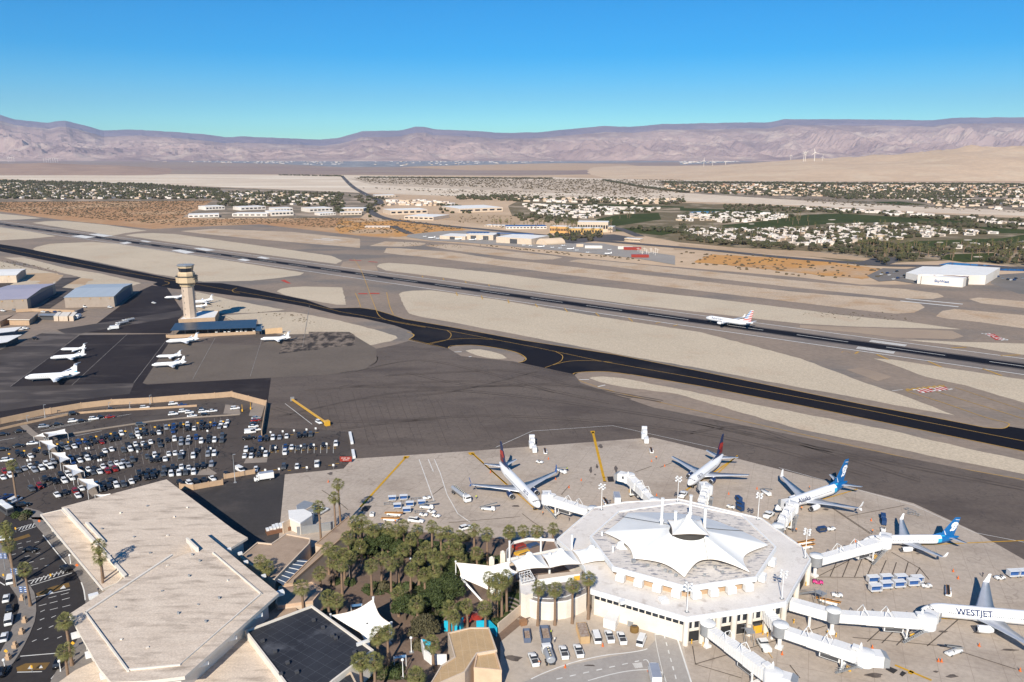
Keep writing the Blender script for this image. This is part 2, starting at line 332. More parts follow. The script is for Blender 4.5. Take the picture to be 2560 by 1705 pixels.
Gm('rough_infield', [('R', [(1180,152),(1400,137),(1900,157),(2355,203),(2355,262),(1700,207),(1300,167)]), ('T', [(-150,330),(180,340),(265,350),(200,372),(0,382),(-300,375)]),
 ('T', [(245,372),(350,362),(500,360),(700,375),(1100,430),(1500,470),(1595,490),(1500,506),(1300,510),(900,465),(500,415)]),
 ('T', [(-130,395),(0,397),(200,412),(500,432),(1000,512),(1300,535),(2355,655),('Q',0,385),('Q',700,440),('Q',1250,500),('Q',1312,540),('Q',1200,600),('Q',1000,610),('Q',700,580),('Q',0,495),('T',2355,745),('T',1500,640),('T',900,560),('T',200,478),('T',0,462),('T',-160,440)]),
 ('T', [(1650,525),(1750,508),(1900,512),(2355,555),('Q',0,265),('Q',400,300),('Q',1100,350),('Q',1450,395),('Q',1512,430),('Q',1400,455),('Q',1100,450),('Q',700,410),('Q',0,340),('T',2355,612)]),
 ('Q', [(1430,640),(1500,580),(1620,560),(2355,625),(3000,680),(3000,830),(2355,765),(1900,700),(1560,665)]), ('Q', [(1780,455),(1880,440),(2355,480),(3000,530),(3000,640),(2355,550),(1900,500)])], 16, pink)
tanas = mat('tan_asphalt', (.37,.285,.21), (.33,.25,.19), .02, .9, world=True, c3=(.28,.22,.17), scale3=.01)
Gm('worn_shoulder', [('Q', [(0,730),(300,745),(1600,790),(1720,850),(1600,880),(1000,862),(600,812),(0,757)]), ('U', [(480,270),(640,248),(950,345),(800,388)]),
   ('S', [(20,40),(150,25),(230,60),(250,100),(130,95),(0,75)])], 17, tanas)
Gm('dirt_patch', [('Y', [(400,260),(860,260),(920,310),(760,440),(440,455),(600,380),(330,330)]), ('Y', [(1000,420),(1200,330),(1370,340),(1250,430)])], 18, baredirt)
grey1 = mat('grey_asphalt', (.17,.15,.14), (.145,.13,.12), .02, .9, world=True, c3=(.115,.105,.10), scale3=.008, fine=.12, fscale=.4, st3=(1,3,1))
# runway
def lerp2(a, b, t): return (a[0]+(b[0]-a[0])*t, a[1]+(b[1]-a[1])*t)
NA, NB = (268,606), (2560,938); FA, FB = (268,589.5), (2560,898)
def rw(xpx, s):
    n = P(*lerp2(NA, NB, (xpx-NA[0])/(NB[0]-NA[0]))); nx = P(*NB)-P(*NA); nx.normalize()
    f0 = P(*FA); fd = (P(*FB)-f0).normalized(); t = (n-f0).dot(fd); f = f0+fd*t
    return n+(f-n)*s
for_rw = mat('runway_asphalt', (.28,.23,.19), (.245,.20,.17), .02, .85, world=True, c3=(.19,.165,.15), scale3=.01, fine=.12, fscale=.5)
XS = [-350,-100,200,600,1000,1400,1800,2200,2700,3100]
mb = MB(); sheet(mb, [rw(x,-.03) for x in XS]+[rw(x,1.03) for x in XS[::-1]], .34); struct('runway', mb, for_rw)
rub = mat('tyre_rubber', (.007,.006,.009), (.012,.010,.013), .03, .8, world=True)
mb = MB(); XR = [-350,0,300,500,700,900,1100,1300,1600,2000,2400,3100]
lo = [.38,.38,.40,.42,.40,.40,.38,.36,.35,.34,.33,.33]; hi = [.62,.62,.62,.60,.62,.60,.60,.62,.63,.64,.64,.64]
sheet(mb, [rw(x,l) for x, l in zip(XR, lo)]+[rw(x,h) for x, h in zip(XR[::-1], hi[::-1])], .36); struct('runway_rubber', mb, rub)
rub2 = mat('faint_rubber', (.085,.073,.068), (.15,.13,.12), .05, .85, world=True)
mb = MB(); sheet(mb, [rw(x,l-.07) for x, l in zip(XR, lo)]+[rw(x,h+.07) for x, h in zip(XR[::-1], hi[::-1])], .35); struct('runway_rubber_haze', mb, rub2)
wmark = mat('white_marking', (.74,.73,.70), (.60,.59,.56), .3, .8, world=True)
ymark = mat('yellow_marking', (.55,.32,.06), (.42,.26,.08), .3, .8, world=True)
rmark = mat('red_marking', (.48,.06,.04), (.40,.08,.06), .5, .8, world=True)
mb = MB()
for s in (0, 1): strip(mb, [rw(x, s) for x in XS], 1.1 if s == 0 else 1.0, .38)
strip(mb, [rw(x, .5) for x in XS], .8, .38, dash=(36, 25))
for q in ([(1120,278),(1180,273),(1275,292),(1215,299)], [(1265,265),(1330,262),(1415,277),(1350,283)], [(780,230),(830,223),(865,230),(815,237)], [(915,217),(945,213),(1000,222),(965,225)], [(1550,340),(1590,333),(1640,343),(1605,349)], [(1680,325),(1710,320),(1768,330),(1735,335)], [(465,185),(530,178),(630,190),(560,200)], [(580,175),(640,168),(740,183),(680,190)]): sheet(mb, QQ('R', q), .38)
for a, b in (((590,976),(985,1030)),((598,967),(990,1022)),((606,959),(998,1013)),((728,903),(1105,953)),((735,896),(1115,947)),((745,889),(1122,941))):
    strip(mb, QQ('Q', [a, b]), 1.5, .38)
for a, b in (((1055,476),(1665,538)),((1110,453),(1710,510))): strip(mb, QQ('Q', [a, b]), 3.2, .38)
for a, b in (((2050,205),(2180,215)),((2105,200),(2230,211))): strip(mb, QQ('R', [a, b]), 4, .38)
struct('runway_markings', mb, wmark)
# black taxiway
taxi = mat('fresh_asphalt', (.008,.007,.010), (.014,.011,.013), .01, .85, world=True, c3=(.035,.028,.026), scale3=.012, lo3=.55, hi3=.75, st3=(1,1,1))
up = [('R',-900,60),('R',0,238),('R',150,262),('R',700,376),('R',1120,462),('R',1300,490),('R',1450,494),('R',1560,512),('R',2000,603),('S',-60,345),('S',0,343),('S',130,341),('S',230,355),('S',330,385),('S',420,415),('S',700,463),('S',1200,555),('S',1800,648),('S',2355,757),('U',700,640),('U',1300,750),('U',1900,868),('U',2080,880),('U',2150,858),('U',2311,882),('U',2900,1000)]
dn = [('U',2900,1250),('U',2311,1115),('U',1300,905),('U',0,640),('S',2355,855),('S',1900,778),('S',1760,760),('S',1640,758),('S',1560,765),('S',1530,785),('S',1370,742),('S',1120,702),('S',1190,697),('S',1216,672),('S',1150,632),('S',1000,600),('S',860,585),('S',760,586),('S',710,600),('S',700,610),('S',600,587),('S',450,550),('S',483,525),('S',465,495),('S',350,455),('S',150,410),('S',0,390),('R',2000,648),('R',1700,595),('R',1500,572),('R',1300,545),('R',1130,530),('R',1040,515),('R',1000,500),('R',1030,488),('R',700,425),('R',300,345),('R',0,285),('R',-900,110)]
G('taxiway', 'X', up+dn, 20, taxi)
mb = MB()
strip(mb, [Q(*p) for p in up[10:22]], .55, .42); strip(mb, [Q(*p) for p in dn[1:6]], .55, .42)
cl = [('R',0,262),('R',700,402),('R',1400,522),('R',2000,625),('S',0,367),('S',700,490),('S',1300,605),('S',1700,690),('S',2355,806),('U',700,690),('U',1300,812),('U',2311,1010)]
strip(mb, [Q(*p) for p in cl], .4, .42)
for k, pts, ww in (('S',[(90,20),(130,80),(160,150),(200,260),(235,350),(250,385),(280,410),(360,435),(560,470)],.5),('S',[(700,490),(725,510),(722,535),(690,555),(590,580),(555,605)],.4),('S',[(560,580),(700,552),(850,542),(1000,550)],.4),
   ('S',[(1400,625),(1450,650),(1455,675),(1430,700),(1340,735)],.4),('S',[(1380,720),(1500,692),(1650,688),(1780,700)],.4),('S',[(715,595),(705,615),(725,640),(800,672),(900,695),(1050,705),(1150,700)],.5),('S',[(720,592),(860,586),(1000,601),(1150,633),(1216,672),(1190,696),(1120,702)],.7),
   ('S',[(1530,785),(1535,770),(1640,760),(1760,762),(1900,780)],.7),('S',[(1530,785),(1560,815),(1700,865),(1850,905),(2000,940),('U',0,935),('U',1300,1225),('U',2311,1410),('U',2800,1520)],.45),
   ('S',[(100,245),(120,290),(135,335)],.6),('S',[(305,240),(325,330),(350,385)],.6),('S',[(300,790),(390,730),(440,680)],.5),('S',[(440,500),(485,520),(450,550)],.7),
   ('R',[(1075,480),(1105,490),(1100,500),(1060,510)],.5),('R',[(1550,525),(1520,540),(1535,555),(1570,560)],.5),
   ('U',[(1100,495),(1500,620),(1900,760),(2130,820),(2150,850),(2080,880),(1900,868)],.55),('U',[(1400,495),(1800,620),(2311,780)],.5),('U',[(1600,455),(2311,690)],.4),('U',[(430,95),(450,80),(520,95)],.4)):
    strip(mb, smoothline([Q(k, *p) if len(p) == 2 else Q(*p) for p in pts], 4), ww, .42)
for a, b in (((450,550),(710,612)),((1120,702),(1530,786))):
    for o in (-3, 3): strip(mb, QQ('S', [(a[0], a[1]+o), (b[0], b[1]+o)]), .35, .44, dash=(1.6,1.2) if o > 0 else None)
for o in (0, 8, 16): strip(mb, QQ('U', [(1090,472+o),(1490,428+o)]), .9, .42, dash=(2.2,1.6) if o == 0 else None)
for a, b in (((760,240),(768,262)),((925,262),(933,286)),((1098,288),(1106,312)),((1278,316),(1292,338)),((1468,344),(1488,368)),((1672,374),(1696,398)),((1885,406),(1915,432)),((2065,444),(2095,436)),((2180,462),(2210,452)),((538,132),(542,143)),((675,148),(680,160)),((820,168),(826,180)),((972,188),(978,200))):
    strip(mb, QQ('S', [a, b]), 1.0, .42)
for a, b in (((790,112),(910,165)),((1320,182),(1460,245)),((1885,260),(2080,332)),((565,105),(605,85)),((1560,45),(1720,38)),((2070,125),(2270,118))): strip(mb, QQ('U', [a, b]), 1.4, .42)
struct('taxiway_markings', mb, ymark)
mb = MB()
for a, b in (((735,632),(795,630)),((805,672),(860,660)),((868,685),(915,672)),((1020,700),(1035,684)),((1565,813),(1630,812)),((1685,860),(1735,848))): strip(mb, QQ('S', [a, b]), 1.0, .42)
for k, pts in (('S',[(225,605),(235,650),(245,670),(235,700),(190,725),(120,750),(0,770)]),('U',[(950,490),(1060,478)]),): strip(mb, smoothline(QQ(k, pts), 4), .5, .44)
struct('shoulder_markings', mb, wmark)
mb = MB()
for k, pts in (('U',[(1195,482),(1350,462),(1385,500),(1240,512)]),('U',[(1370,462),(1500,448),(1540,478),(1400,492)]),('Q',[(1950,820),(2040,825),(2140,885),(2060,890)]),('S',[(120,246),(180,246),(180,252),(122,252)]),('S',[(195,244),(258,245),(259,251),(196,251)]),('S',[(60,27),(140,31),(140,34),(61,30)]),('S',[(186,37),(246,41),(246,44),(187,40)]),('N',[(1775,365),(1835,355),(1930,410),(1880,408)])): sheet(mb, QQ(k, pts), .44)
struct('hold_position_signs', mb, rmark)
def ground_text(name, txt, c, ux, size, m, z, sy=1):
    me = text_mesh(txt, size, bold=True); me.materials.append(m); o = bpy.data.objects.new(name, me); COL.objects.link(o)
    ux = Vector((ux.x, ux.y, 0)).normalized(); uy = Vector((-ux.y, ux.x, 0)); o.location = (c.x, c.y, z)
    M = Matrix.Identity(4); M.col[0] = (*ux, 0); M.col[1] = (*(uy*sy), 0); o.matrix_world = Matrix.Translation((c.x, c.y, z)) @ M; o['kind'] = 'structure'; return o
for k, a, b, c, t, s in (('U',(1220,500),(1350,480),(1285,487),'31L',7.5),('U',(1400,480),(1520,462),(1455,470),'31L',7.5),('Q',(1960,825),(2130,885),(2045,855),'31L-13R',7)):
    ground_text('runway_number_marking', t, Q(k, *c), Q(k, *b)-Q(k, *a), s, wmark, .47, 1.3)
# ================================================================ aprons, car park, forecourt, plaza ground
apron = mat('apron_asphalt', (.150,.121,.102), (.124,.100,.086), .02, .85, world=True, c3=(.088,.070,.062), scale3=.02, lo3=.5, hi3=.75, st3=(1,2.5,1), rot=.5, fine=.14, fscale=.7)
add_lines(apron, True, 'crack', .045, .012, (.05,.045,.042), strength=.35)
G('apron', 'W', [(300,892),(345,850),(385,792),(600,760),(640,770),(820,800),(865,803),(905,795),(940,785),(1030,802),(1060,820),(1180,832),(1320,862),(1335,882),(1390,900),(1500,938),(2354,1108),(2900,1215),(2900,2300),(-600,2300),(-600,1000),(0,880)], 22, apron)
g2 = mat('stand_asphalt', (.165,.135,.11), (.14,.115,.095), .03, .85, world=True, fine=.12, fscale=.7)
Gm('parking_stand', [('W', [(345,790),(385,790),(600,795),(640,770),(810,770),(865,803),(866,830),(840,850),(760,862),(620,870),(420,880),(310,885),(372,800)])], 23, g2)
dk = mat('sealed_asphalt', (.028,.022,.023), (.040,.032,.031), .03, .8, world=True, c3=(.085,.072,.066), scale3=.018, lo3=.55, hi3=.8, st3=(1,3,1), fine=.1, fscale=.6)
Gm('sealed_apron', [('D', [(-900,1700),(0,1290),(90,1240),(400,1000),(670,805),(1410,795),(1435,850),(1200,1210),(1240,1222),(2280,1165),(2250,1385),(1960,1300),(900,1370),(0,1530),(-900,1800)]),
   ('D', [(715,783),(1180,430),(1280,385),(1400,400),(1560,640),(1430,790)])], 24, dk)
Gm('weathered_patch', [('N', [(1840,1210),(2160,1175),(2160,1400),(1750,1450)]), ('N', [(2170,1172),(2355,1165),(2355,1390),(2170,1400)]), ('S', [(-205,500),(60,500),(95,520),(100,590),(-205,610)])], 24.4, mat('weathered_asphalt', (.22,.175,.14), (.05,.042,.038), .12, .9, world=True, st=(1.6,.7,1), lo=.42, hi=.58))
dk2 = mat('worn_asphalt', (.085,.072,.066), (.055,.047,.046), .03, .8, world=True, c3=(.13,.11,.10), scale3=.02, st3=(1,4,1))
Gm('service_road', [('D', [(480,760),(1560,590),(1570,640),(680,790),(560,800)]), ('D', [(-900,960),(0,930),(350,790),(660,800),(90,1240),(0,1290),(-900,1500)]), ('D',[(0,1240),(100,1240),(1130,1210),(1090,1300),(600,1360),(0,1450)]),
   ('Y', [(920,330),(1190,318),(910,470),(1100,490),(1150,500),(730,780),(560,780),(830,560),(760,450)]), ('Y',[(0,400),(200,405),(20,490),(-500,700),(-500,420)])], 25, dk2)
conc = mat('apron_concrete', (.475,.40,.33), (.42,.355,.295), .02, .8, world=True, c3=(.31,.25,.20), scale3=.03, lo3=.52, hi3=.78, st3=(1,1.6,1), rot=.4, fine=.14, fscale=.8)
add_lines(conc, True, 'grid', .13, 0, (.22,.17,.14), rot=.36, mortar=.010, strength=.45)
add_lines(conc, True, 'crack', .022, .006, (.2,.16,.13), strength=.35)
Gm('concrete_apron', [('W', [(640,1250),(655,1092),(740,1078),(800,1058),(1100,1038),(1500,1008),(1560,1022),(1800,1084),(2100,1160),(2240,1225),(2354,1290),(3000,1640),(3000,2300),(640,2300)])], 26, conc)
conc2 = mat('light_concrete', (.50,.43,.36), (.44,.38,.32), .06, .8, world=True, c3=(.33,.27,.22), scale3=.08, lo3=.55, hi3=.75, fine=.1, fscale=1)
G('service_yard', 'J', [(170,700),(210,1000),(450,760),(1000,700),(1640,900),(1990,1010),(2100,1600),(-100,2200),(-400,1500),(100,1050)], 27, conc2)
Gm('service_road_band', [('J', [(300,1460),(560,1360),(900,1240),(1300,1160),(1620,1100),(1720,1000),(1690,860),(1640,810),(1800,850),(1960,1000),(2080,1500),(2300,2300),(300,2300)])], 28, mat('grey_concrete', (.38,.35,.32), (.34,.31,.285), .08, .8, world=True, fine=.1, fscale=1))
park = mat('carpark_asphalt', (.098,.080,.070), (.075,.062,.055), .04, .85, world=True, c3=(.115,.10,.09), scale3=.015, fine=.12, fscale=.9)
add_lines(park, True, 'crack', .07, .02, (.03,.028,.03), strength=.8)
G('car_park', 'W', [(-500,1200),(-300,1070),(0,975),(200,945),(540,912),(612,936),(605,985),(735,990),(800,995),(808,1060),(790,1080),(640,1095),(640,1130),(300,1400),(-300,1500)], 28, park)
ccp = mat('pale_concrete', (.30,.25,.21), (.26,.22,.185), .08, .85, world=True, fine=.1, fscale=1)
Gm('concrete_pads', [('E', [(1860,910),(2040,830),(2130,890),(2100,905)]), ('F', [(430,870),(460,810),(665,810),(655,860)]), ('F', [(230,380),(250,290),(380,300),(400,390)]), ('F', [(480,400),(520,260),(640,290),(600,420)])], 30, ccp)
yard = mat('yard_asphalt', (.062,.056,.054), (.050,.046,.046), .04, .85, world=True, c3=(.08,.07,.066), scale3=.05, fine=.12, fscale=.9)
G('delivery_yard', 'W', [(415,1135),(520,1112),(640,1095),(655,1092),(640,1250),(600,1260),(380,1150)], 29, yard)
road = mat('road_asphalt', (.047,.042,.042), (.038,.035,.036), .06, .85, world=True, c3=(.062,.056,.054), scale3=.04, fine=.1, fscale=.9)
G('forecourt_road', 'V', [(-900,-60),(0,60),(100,-80),(250,-60),(420,20),(1000,700),(1000,1900),(-900,1900)], 31, road)
def slab(name, k, pts, z1, m, z0=0.3):
    mb = MB(); w = [Q(k, *p) if len(p) == 2 else Q(*p) for p in pts]; mb.prism([(p.x, p.y) for p in w], z0, z1, 0); return struct(name, mb, m)
walk = mat('pavement_concrete', (.25,.225,.205), (.21,.19,.175), .15, .85, world=True, fine=.1, fscale=1.5)
add_lines(walk, True, 'grid', .5, 0, (.12,.105,.095), rot=.4, mortar=.02, strength=.5)
slab('pavement', 'V', [(300,-10),(420,-10),(1100,720),(1100,1100),(840,1100),(830,805),(815,720),(790,625),(740,530),(690,480),(640,415),(415,145),(340,60)], .75, walk)
slab('pavement_island', 'V', [(-900,200),(0,235),(60,330),(120,500),(180,560),(230,600),(290,650),(335,720),(352,800),(355,900),(340,1000),(290,1130),(240,1230),(190,1320),(90,1470),(0,1560),(-900,1900),(-900,1500),(0,1310),(75,1180),(130,1040),(190,880),(170,760),(60,600),(0,560),(-900,400)], .75, walk)
slab('pavement_corner', 'V', [(500,1568),(560,1470),(620,1400),(740,1200),(770,1140),(900,1300),(900,1700),(430,1800)], .75, walk)
slab('planting_kerb', 'W', [(60,1170),(90,1178),(115,1192),(100,1200),(40,1195)], .75, walk)
# markings in car park and road
mb = MB()
strip(mb, QQ('V', [(415,145),(525,285),(645,430)], .75), .35, .80); strip(mb, smoothline(QQ('V', [(790,625),(815,700),(830,800)]), 4), .35, .80)
for x, y in ((280,225),(360,230),(200,285),(240,320),(370,340),(265,368),(410,393),(305,425),(458,458),(350,488),(135,350),(190,245)): strip(mb, QQ('V', [(x-22,y+6),(x+22,y-6)]), .22, .65)
for x, y in ((630,733),(510,765),(640,782),(522,815),(645,852),(525,880),(415,842),(415,900),(522,955),(410,980),(620,1028),(498,1052),(385,1074),(580,1155),(450,1172),(335,1188)): strip(mb, QQ('V', [(x-(38 if y < 900 else 22),y+10),(x+(38 if y < 900 else 22),y-10)]), .22, .65)
for i in range(9): strip(mb, QQ('V', [(300+i*44,640-i*14),(345+i*42,585-i*13)]), .3, .65)
for a, b in (((270,612),(650,510)),((300,655),(700,530)),((350,765),(680,690)),((200,1340),(560,1310)),((170,1495),(410,1490)),((160,100),(300,60)),((200,130),(350,80)),((-200,500),(50,650)),((500,1560),(570,1470))): strip(mb, QQ('V', [a, b]), .3, .65)
for i in range(5): strip(mb, QQ('V', [(185+i*32,118-i*8),(215+i*30,78-i*8)]), .3, .65)
for k, a, b in (('E',(0,395),(700,290)),('E',(480,440),(1290,305)),('E',(400,470),(900,375)),('E',(540,560),(1000,470)),('E',(-300,620),(150,540)),('F',(835,280),(1100,485))): strip(mb, QQ(k, [a, b]), .25, .60)
# bay lines: short stripes between bays in every row
for k, x0, y0, x1, y1, n, l in (('E',1180,500,2230,395,17,60),('E',560,640,1180,540,11,70),('E',1160,660,2150,560,17,60),('E',640,770,1060,700,8,60),('E',700,900,1300,770,11,60),('E',1400,740,2130,680,13,60),('E',560,1080,1300,960,12,60),('E',1340,900,2080,800,13,55),('E',0,900,540,790,10,60),('E',300,1010,720,900,8,60)):
    for i in range(n+1):
        t = i/n; x, y = x0+(x1-x0)*t, y0+(y1-y0)*t; dx = 30*(1-x/2300)
        strip(mb, QQ(k, [(x-dx, y-l), (x+dx, y+l)]), .10, .60, 1)
for i in range(11): strip(mb, QQ('F', [(690+i*62,690),(682+i*62+i*.6,770)]), .14, .60)
for k, pts, ww in (('J',[(500,1385),(640,1320),(900,1225),(1200,1155),(1450,1125),(1600,1100),(1640,1085)],.35),('J',[(1060,1400),(1300,1335),(1500,1300),(1700,1290)],.3),('J',[(1940,1000),(2065,1393),(2200,1800)],.4),('J',[(1715,945),(1740,1100),(1810,1390),(1900,1700)],.15),('J',[(1710,945),(1800,942)],.5),('J',[(1600,1200),(1640,1200),(1690,1290)],.3),('J',[(1700,1290),(1770,1310),(1810,1370),(1830,1450)],.35)):
    strip(mb, smoothline(QQ(k, pts), 4), ww, .60)
strip(mb, QQ('J', [(750,1385),(1560,1205)]), .35, .60, dash=(1.6,2.0)); strip(mb, QQ('J', [(1805,950),(1925,1390),(1990,1650)]), .3, .60, dash=(1.6,1.8))
for i in range(5): strip(mb, QQ('J', [(1495+i*6,1235+i*10),(1585+i*3,1225+i*10)]), .25, .60)
for k, pts, ww in (('I',[(470,240),(775,103),(1450,57),(2355,255)],.25),('W',[(1790,1078),(2100,1165),(2240,1228),(2354,1250)],.25)): strip(mb, QQ(k, pts), ww, .60)
strip(mb, QQ('I', [(0,450),(60,640),(150,800),(250,870)]), .3, .60)
for k, a, b in (('F',(2150,830),(2300,1250)),('F',(2240,830),(2290,950)),('F',(2300,830),(2355,960)),('D',(90,1240),(670,805)),('D',(605,1230),(1075,795)),('D',(1125,1210),(1400,850)),('D',(1620,1180),(1810,830)),('D',(2105,1155),(2200,850)),('S',(-245,600),(-200,330))): strip(mb, QQ(k, [a, b]), .3 if k == 'F' else .24, .60, 0 if k == 'F' else 1)
struct('painted_lines', mb, [wmark, mat('worn_line', (.40,.37,.34), (.20,.18,.17), .8, .8, world=True)])
yb = mat('ramp_yellow', (.60,.33,.02), (.48,.27,.03), .5, .8, world=True)
mb = MB()
for k, a, b, w_ in (('F',(1575,1300),(2020,810),.9),('I',(265,290),(810,770),.5),('I',(280,295),(560,555),.8),('I',(1285,110),(1385,530),1.1),('W',(1695,1050),(1640,1100),.5),('K',(310,540),(560,370),.7),('K',(60,700),(330,530),.7),('K',(1400,790),(1740,690),.5),('M',(1330,810),(2355,765),.45),('L',(1780,550),(2355,575),.45),('L',(1470,870),(1720,975),.7),('L',(1590,910),(1570,930),1)):
    strip(mb, QQ(k, [a, b]), w_, .62)
for k, q in (('F',[(1990,820),(2005,798),(2058,798),(2040,822)]),('I',[(235,285),(285,282),(295,300),(250,305)]),('I',[(1265,103),(1300,101),(1303,120),(1270,122)])): sheet(mb, QQ(k, q), .62)
strip(mb, QQ('I', [(780,768),(820,766)]), .5, .62); strip(mb, QQ('I', [(1370,528),(1405,528)]), .5, .62); strip(mb, QQ('I', [(1370,495),(1400,495)]), .5, .62)
for i in range(11):
    for o in (0, 14): strip(mb, QQ('F', [(690+i*62,748+o-i*4),(715+i*62,747+o-i*4)]), .35, .62)
for x, y in ((885,590),(1130,568),(600,945),(720,935),(1000,915),(1260,890),(1330,873),(860,940)): strip(mb, QQ('F', [(x,y),(x+35,y-2)]), .4, .62)
struct('yellow_lines', mb, yb)
mb = MB()
for q in ([(130,200),(280,150),(300,175),(140,225)], [(-40,225),(100,195),(120,215),(0,245)], [(350,730),(520,660),(670,625),(680,665),(540,705),(370,760)], [(160,1450),(250,1410),(490,1400),(440,1470),(170,1490)]): sheet(mb, QQ('V', q), .66)
struct('crossing_panels', mb, mat('ochre_crossing', (.20,.12,.04), (.15,.095,.04), .4, .8, world=True))
mb = MB(); 
for q in ([(460,740),(490,698),(520,725)],[(580,690),(620,650),(640,680)],[(270,1465),(300,1425),(320,1465)],[(380,1460),(400,1425),(420,1455)]): sheet(mb, QQ('V', q), .68)
struct('crossing_triangles', mb, wmark)
mb = MB()
for q in (('I',[(1405,488),(1455,486),(1465,530),(1415,532)]),('L',[(1420,875),(1490,905),(1460,930),(1405,900)]),('L',[(1520,910),(1550,925),(1520,950),(1500,935)]),('H',[(900,300),(930,262),(985,262),(955,305)])): sheet(mb, QQ(*q), .62)
struct('drain_grates', mb, mat('drain_grate', (.05,.045,.045), (.03,.03,.03), 2, .7, world=True))
# oil and tyre stains with shapes of their own
stain = mat('oil_stain', (.075,.062,.055), (.15,.125,.11), .5, .7, world=True, lo=.3, hi=.6)
mb = MB()
for k, x, y, a, b in (('I',1268,430,12,22),('I',1480,425,14,26),('I',1350,230,20,14),('I',1320,400,10,16),('I',1305,470,8,6),('I',640,735,30,10),('K',1430,890,30,8),('K',1270,910,20,4),('M',1310,895,22,5),('M',1460,935,20,4),('L',2035,645,26,8),('L',1750,915,18,6),('L',2250,765,60,7),('L',1800,640,30,8),('L',680,940,60,20),('L',1330,940,60,14),('L',1860,945,40,10),('L',100,640,40,25),('J',330,1180,80,30),('J',1080,1250,50,10),('F',1280,970,26,12)):
    sheet(mb, [Q(k, x+a*math.cos(t)*(1+.3*math.sin(3*t+x)), y+b*math.sin(t)*(1+.3*math.cos(2*t+y))) for t in [i*math.pi/7 for i in range(14)]], .58)
struct('oil_stains', mb, stain)
# plaza ground
plz = mat('plaza_paving', (.20,.14,.105), (.16,.115,.09), .1, .85, world=True, c3=(.25,.185,.14), scale3=.06, fine=.14, fscale=1.2)
G('plaza', 'W', [(560,1390),(660,1280),(760,1248),(808,1216),(900,1222),(1070,1234),(1200,1246),(1300,1275),(1340,1340),(1210,1430),(1150,1480),(1150,1700),(700,1900),(500,1900),(500,1568)], 30, plz)
grass = mat('garden_lawn', (.035,.055,.015), (.055,.07,.025), .3, .95, world=True, fine=.25, fscale=2)
Gm('garden_lawn', [('H', [(915,905),(930,870),(1000,830),(1180,850),(1300,835),(1330,870),(1160,925),(1060,910),(960,940)]), ('H', [(820,500),(1300,505),(1690,560),(1680,640),(1500,610),(1300,600),(900,640),(830,600)]),
   ('H', [(1290,1330),(1320,1290),(1400,1330),(1370,1370)]), ('H', [(1000,1568),(1060,1480),(1180,1440),(1210,1568)]), ('H', [(580,1200),(640,1160),(700,1200),(640,1260)]), ('H',[(1480,640),(1680,660),(1640,900),(1500,1150),(1350,1100),(1200,1050)])], 32, grass)
Gm('terrace_lawn', [('H', [(1930,920),(2100,900),(2100,1080),(2000,1090),(1900,1040)])], 32, grass)

# seams, sealed cracks and tyre tracks on the aprons
ra = random.Random(11); mb = MB(); seal = mat('crack_sealer', (.080,.066,.058), (.105,.088,.076), .5, .9, world=True)
for i in range(17):
    x = 1130+i*73; pts = []
    for j in range(7): pts.append(Q('F', x+ra.uniform(-7,7)+j*(26+i*.6), 170+j*88+ra.uniform(-8,8)))
    if i % 3 == 1: pts = pts[1:5]
    strip(mb, smoothline(pts, 3), ra.uniform(.12,.26), .50)
for i in range(12):
    x = 60+i*105; pts = [Q('I', x+j*38+ra.uniform(-6,6), -90+j*62-i*2+ra.uniform(-6,6)) for j in range(5)]; strip(mb, smoothline(pts, 3), ra.uniform(.12,.26), .50)
for y0, y1 in ((150,120),(330,290),(560,500),(250,235)): strip(mb, smoothline([Q('F', 1150+j*200, y0+(y1-y0)*j/6+ra.uniform(-9,9)) for j in range(7)], 3), .16, .50)
for k, pts in (('M',[(330,1120),(640,960)]),('M',[(450,1120),(530,940)]),('M',[(570,1125),(640,950)]),('M',[(690,1125),(760,950)]),('M',[(810,1120),(870,975)]),('M',[(930,1120),(1000,960)]),('M',[(1060,1100),(1100,980)]),('M',[(1180,1095),(1215,980)]),('M',[(1290,1100),(1330,1030)]),('M',[(330,1125),(820,1130)]),('M',[(470,440),(860,700)]),('M',[(1050,880),(1330,1040),(1420,1150)]),('L',[(85,740),(105,865),(420,960)]),('L',[(1280,710),(1400,600)]),('L',[(1380,720),(1500,600)]),('L',[(1480,735),(1600,610)]),('L',[(1690,740),(1900,560)]),('L',[(100,865),(1000,600)]),('L',[(750,870),(820,960)]),('L',[(1180,680),(1800,740),(2300,900)]),('I',[(1640,450),(1780,400)]),('I',[(1850,410),(1950,370)]),('I',[(690,800),(780,870),(890,940)]),('I',[(1020,640),(1090,560)]),('K',[(1040,1160),(1030,1040)]),('K',[(1640,960),(2200,850)]),('K',[(1490,880),(1860,1130)]),('H',[(1440,180),(1520,120)]),('H',[(1560,390),(2090,345)]),('W',[(740,1130),(770,1150),(800,1175)])): strip(mb, QQ(k, pts), .26, .63)
struct('crack_sealing', mb, seal)
mb = MB(); trk = mat('tyre_track', (.075,.062,.055), (.115,.093,.08), .15, .9, world=True, st=(1,1,1))
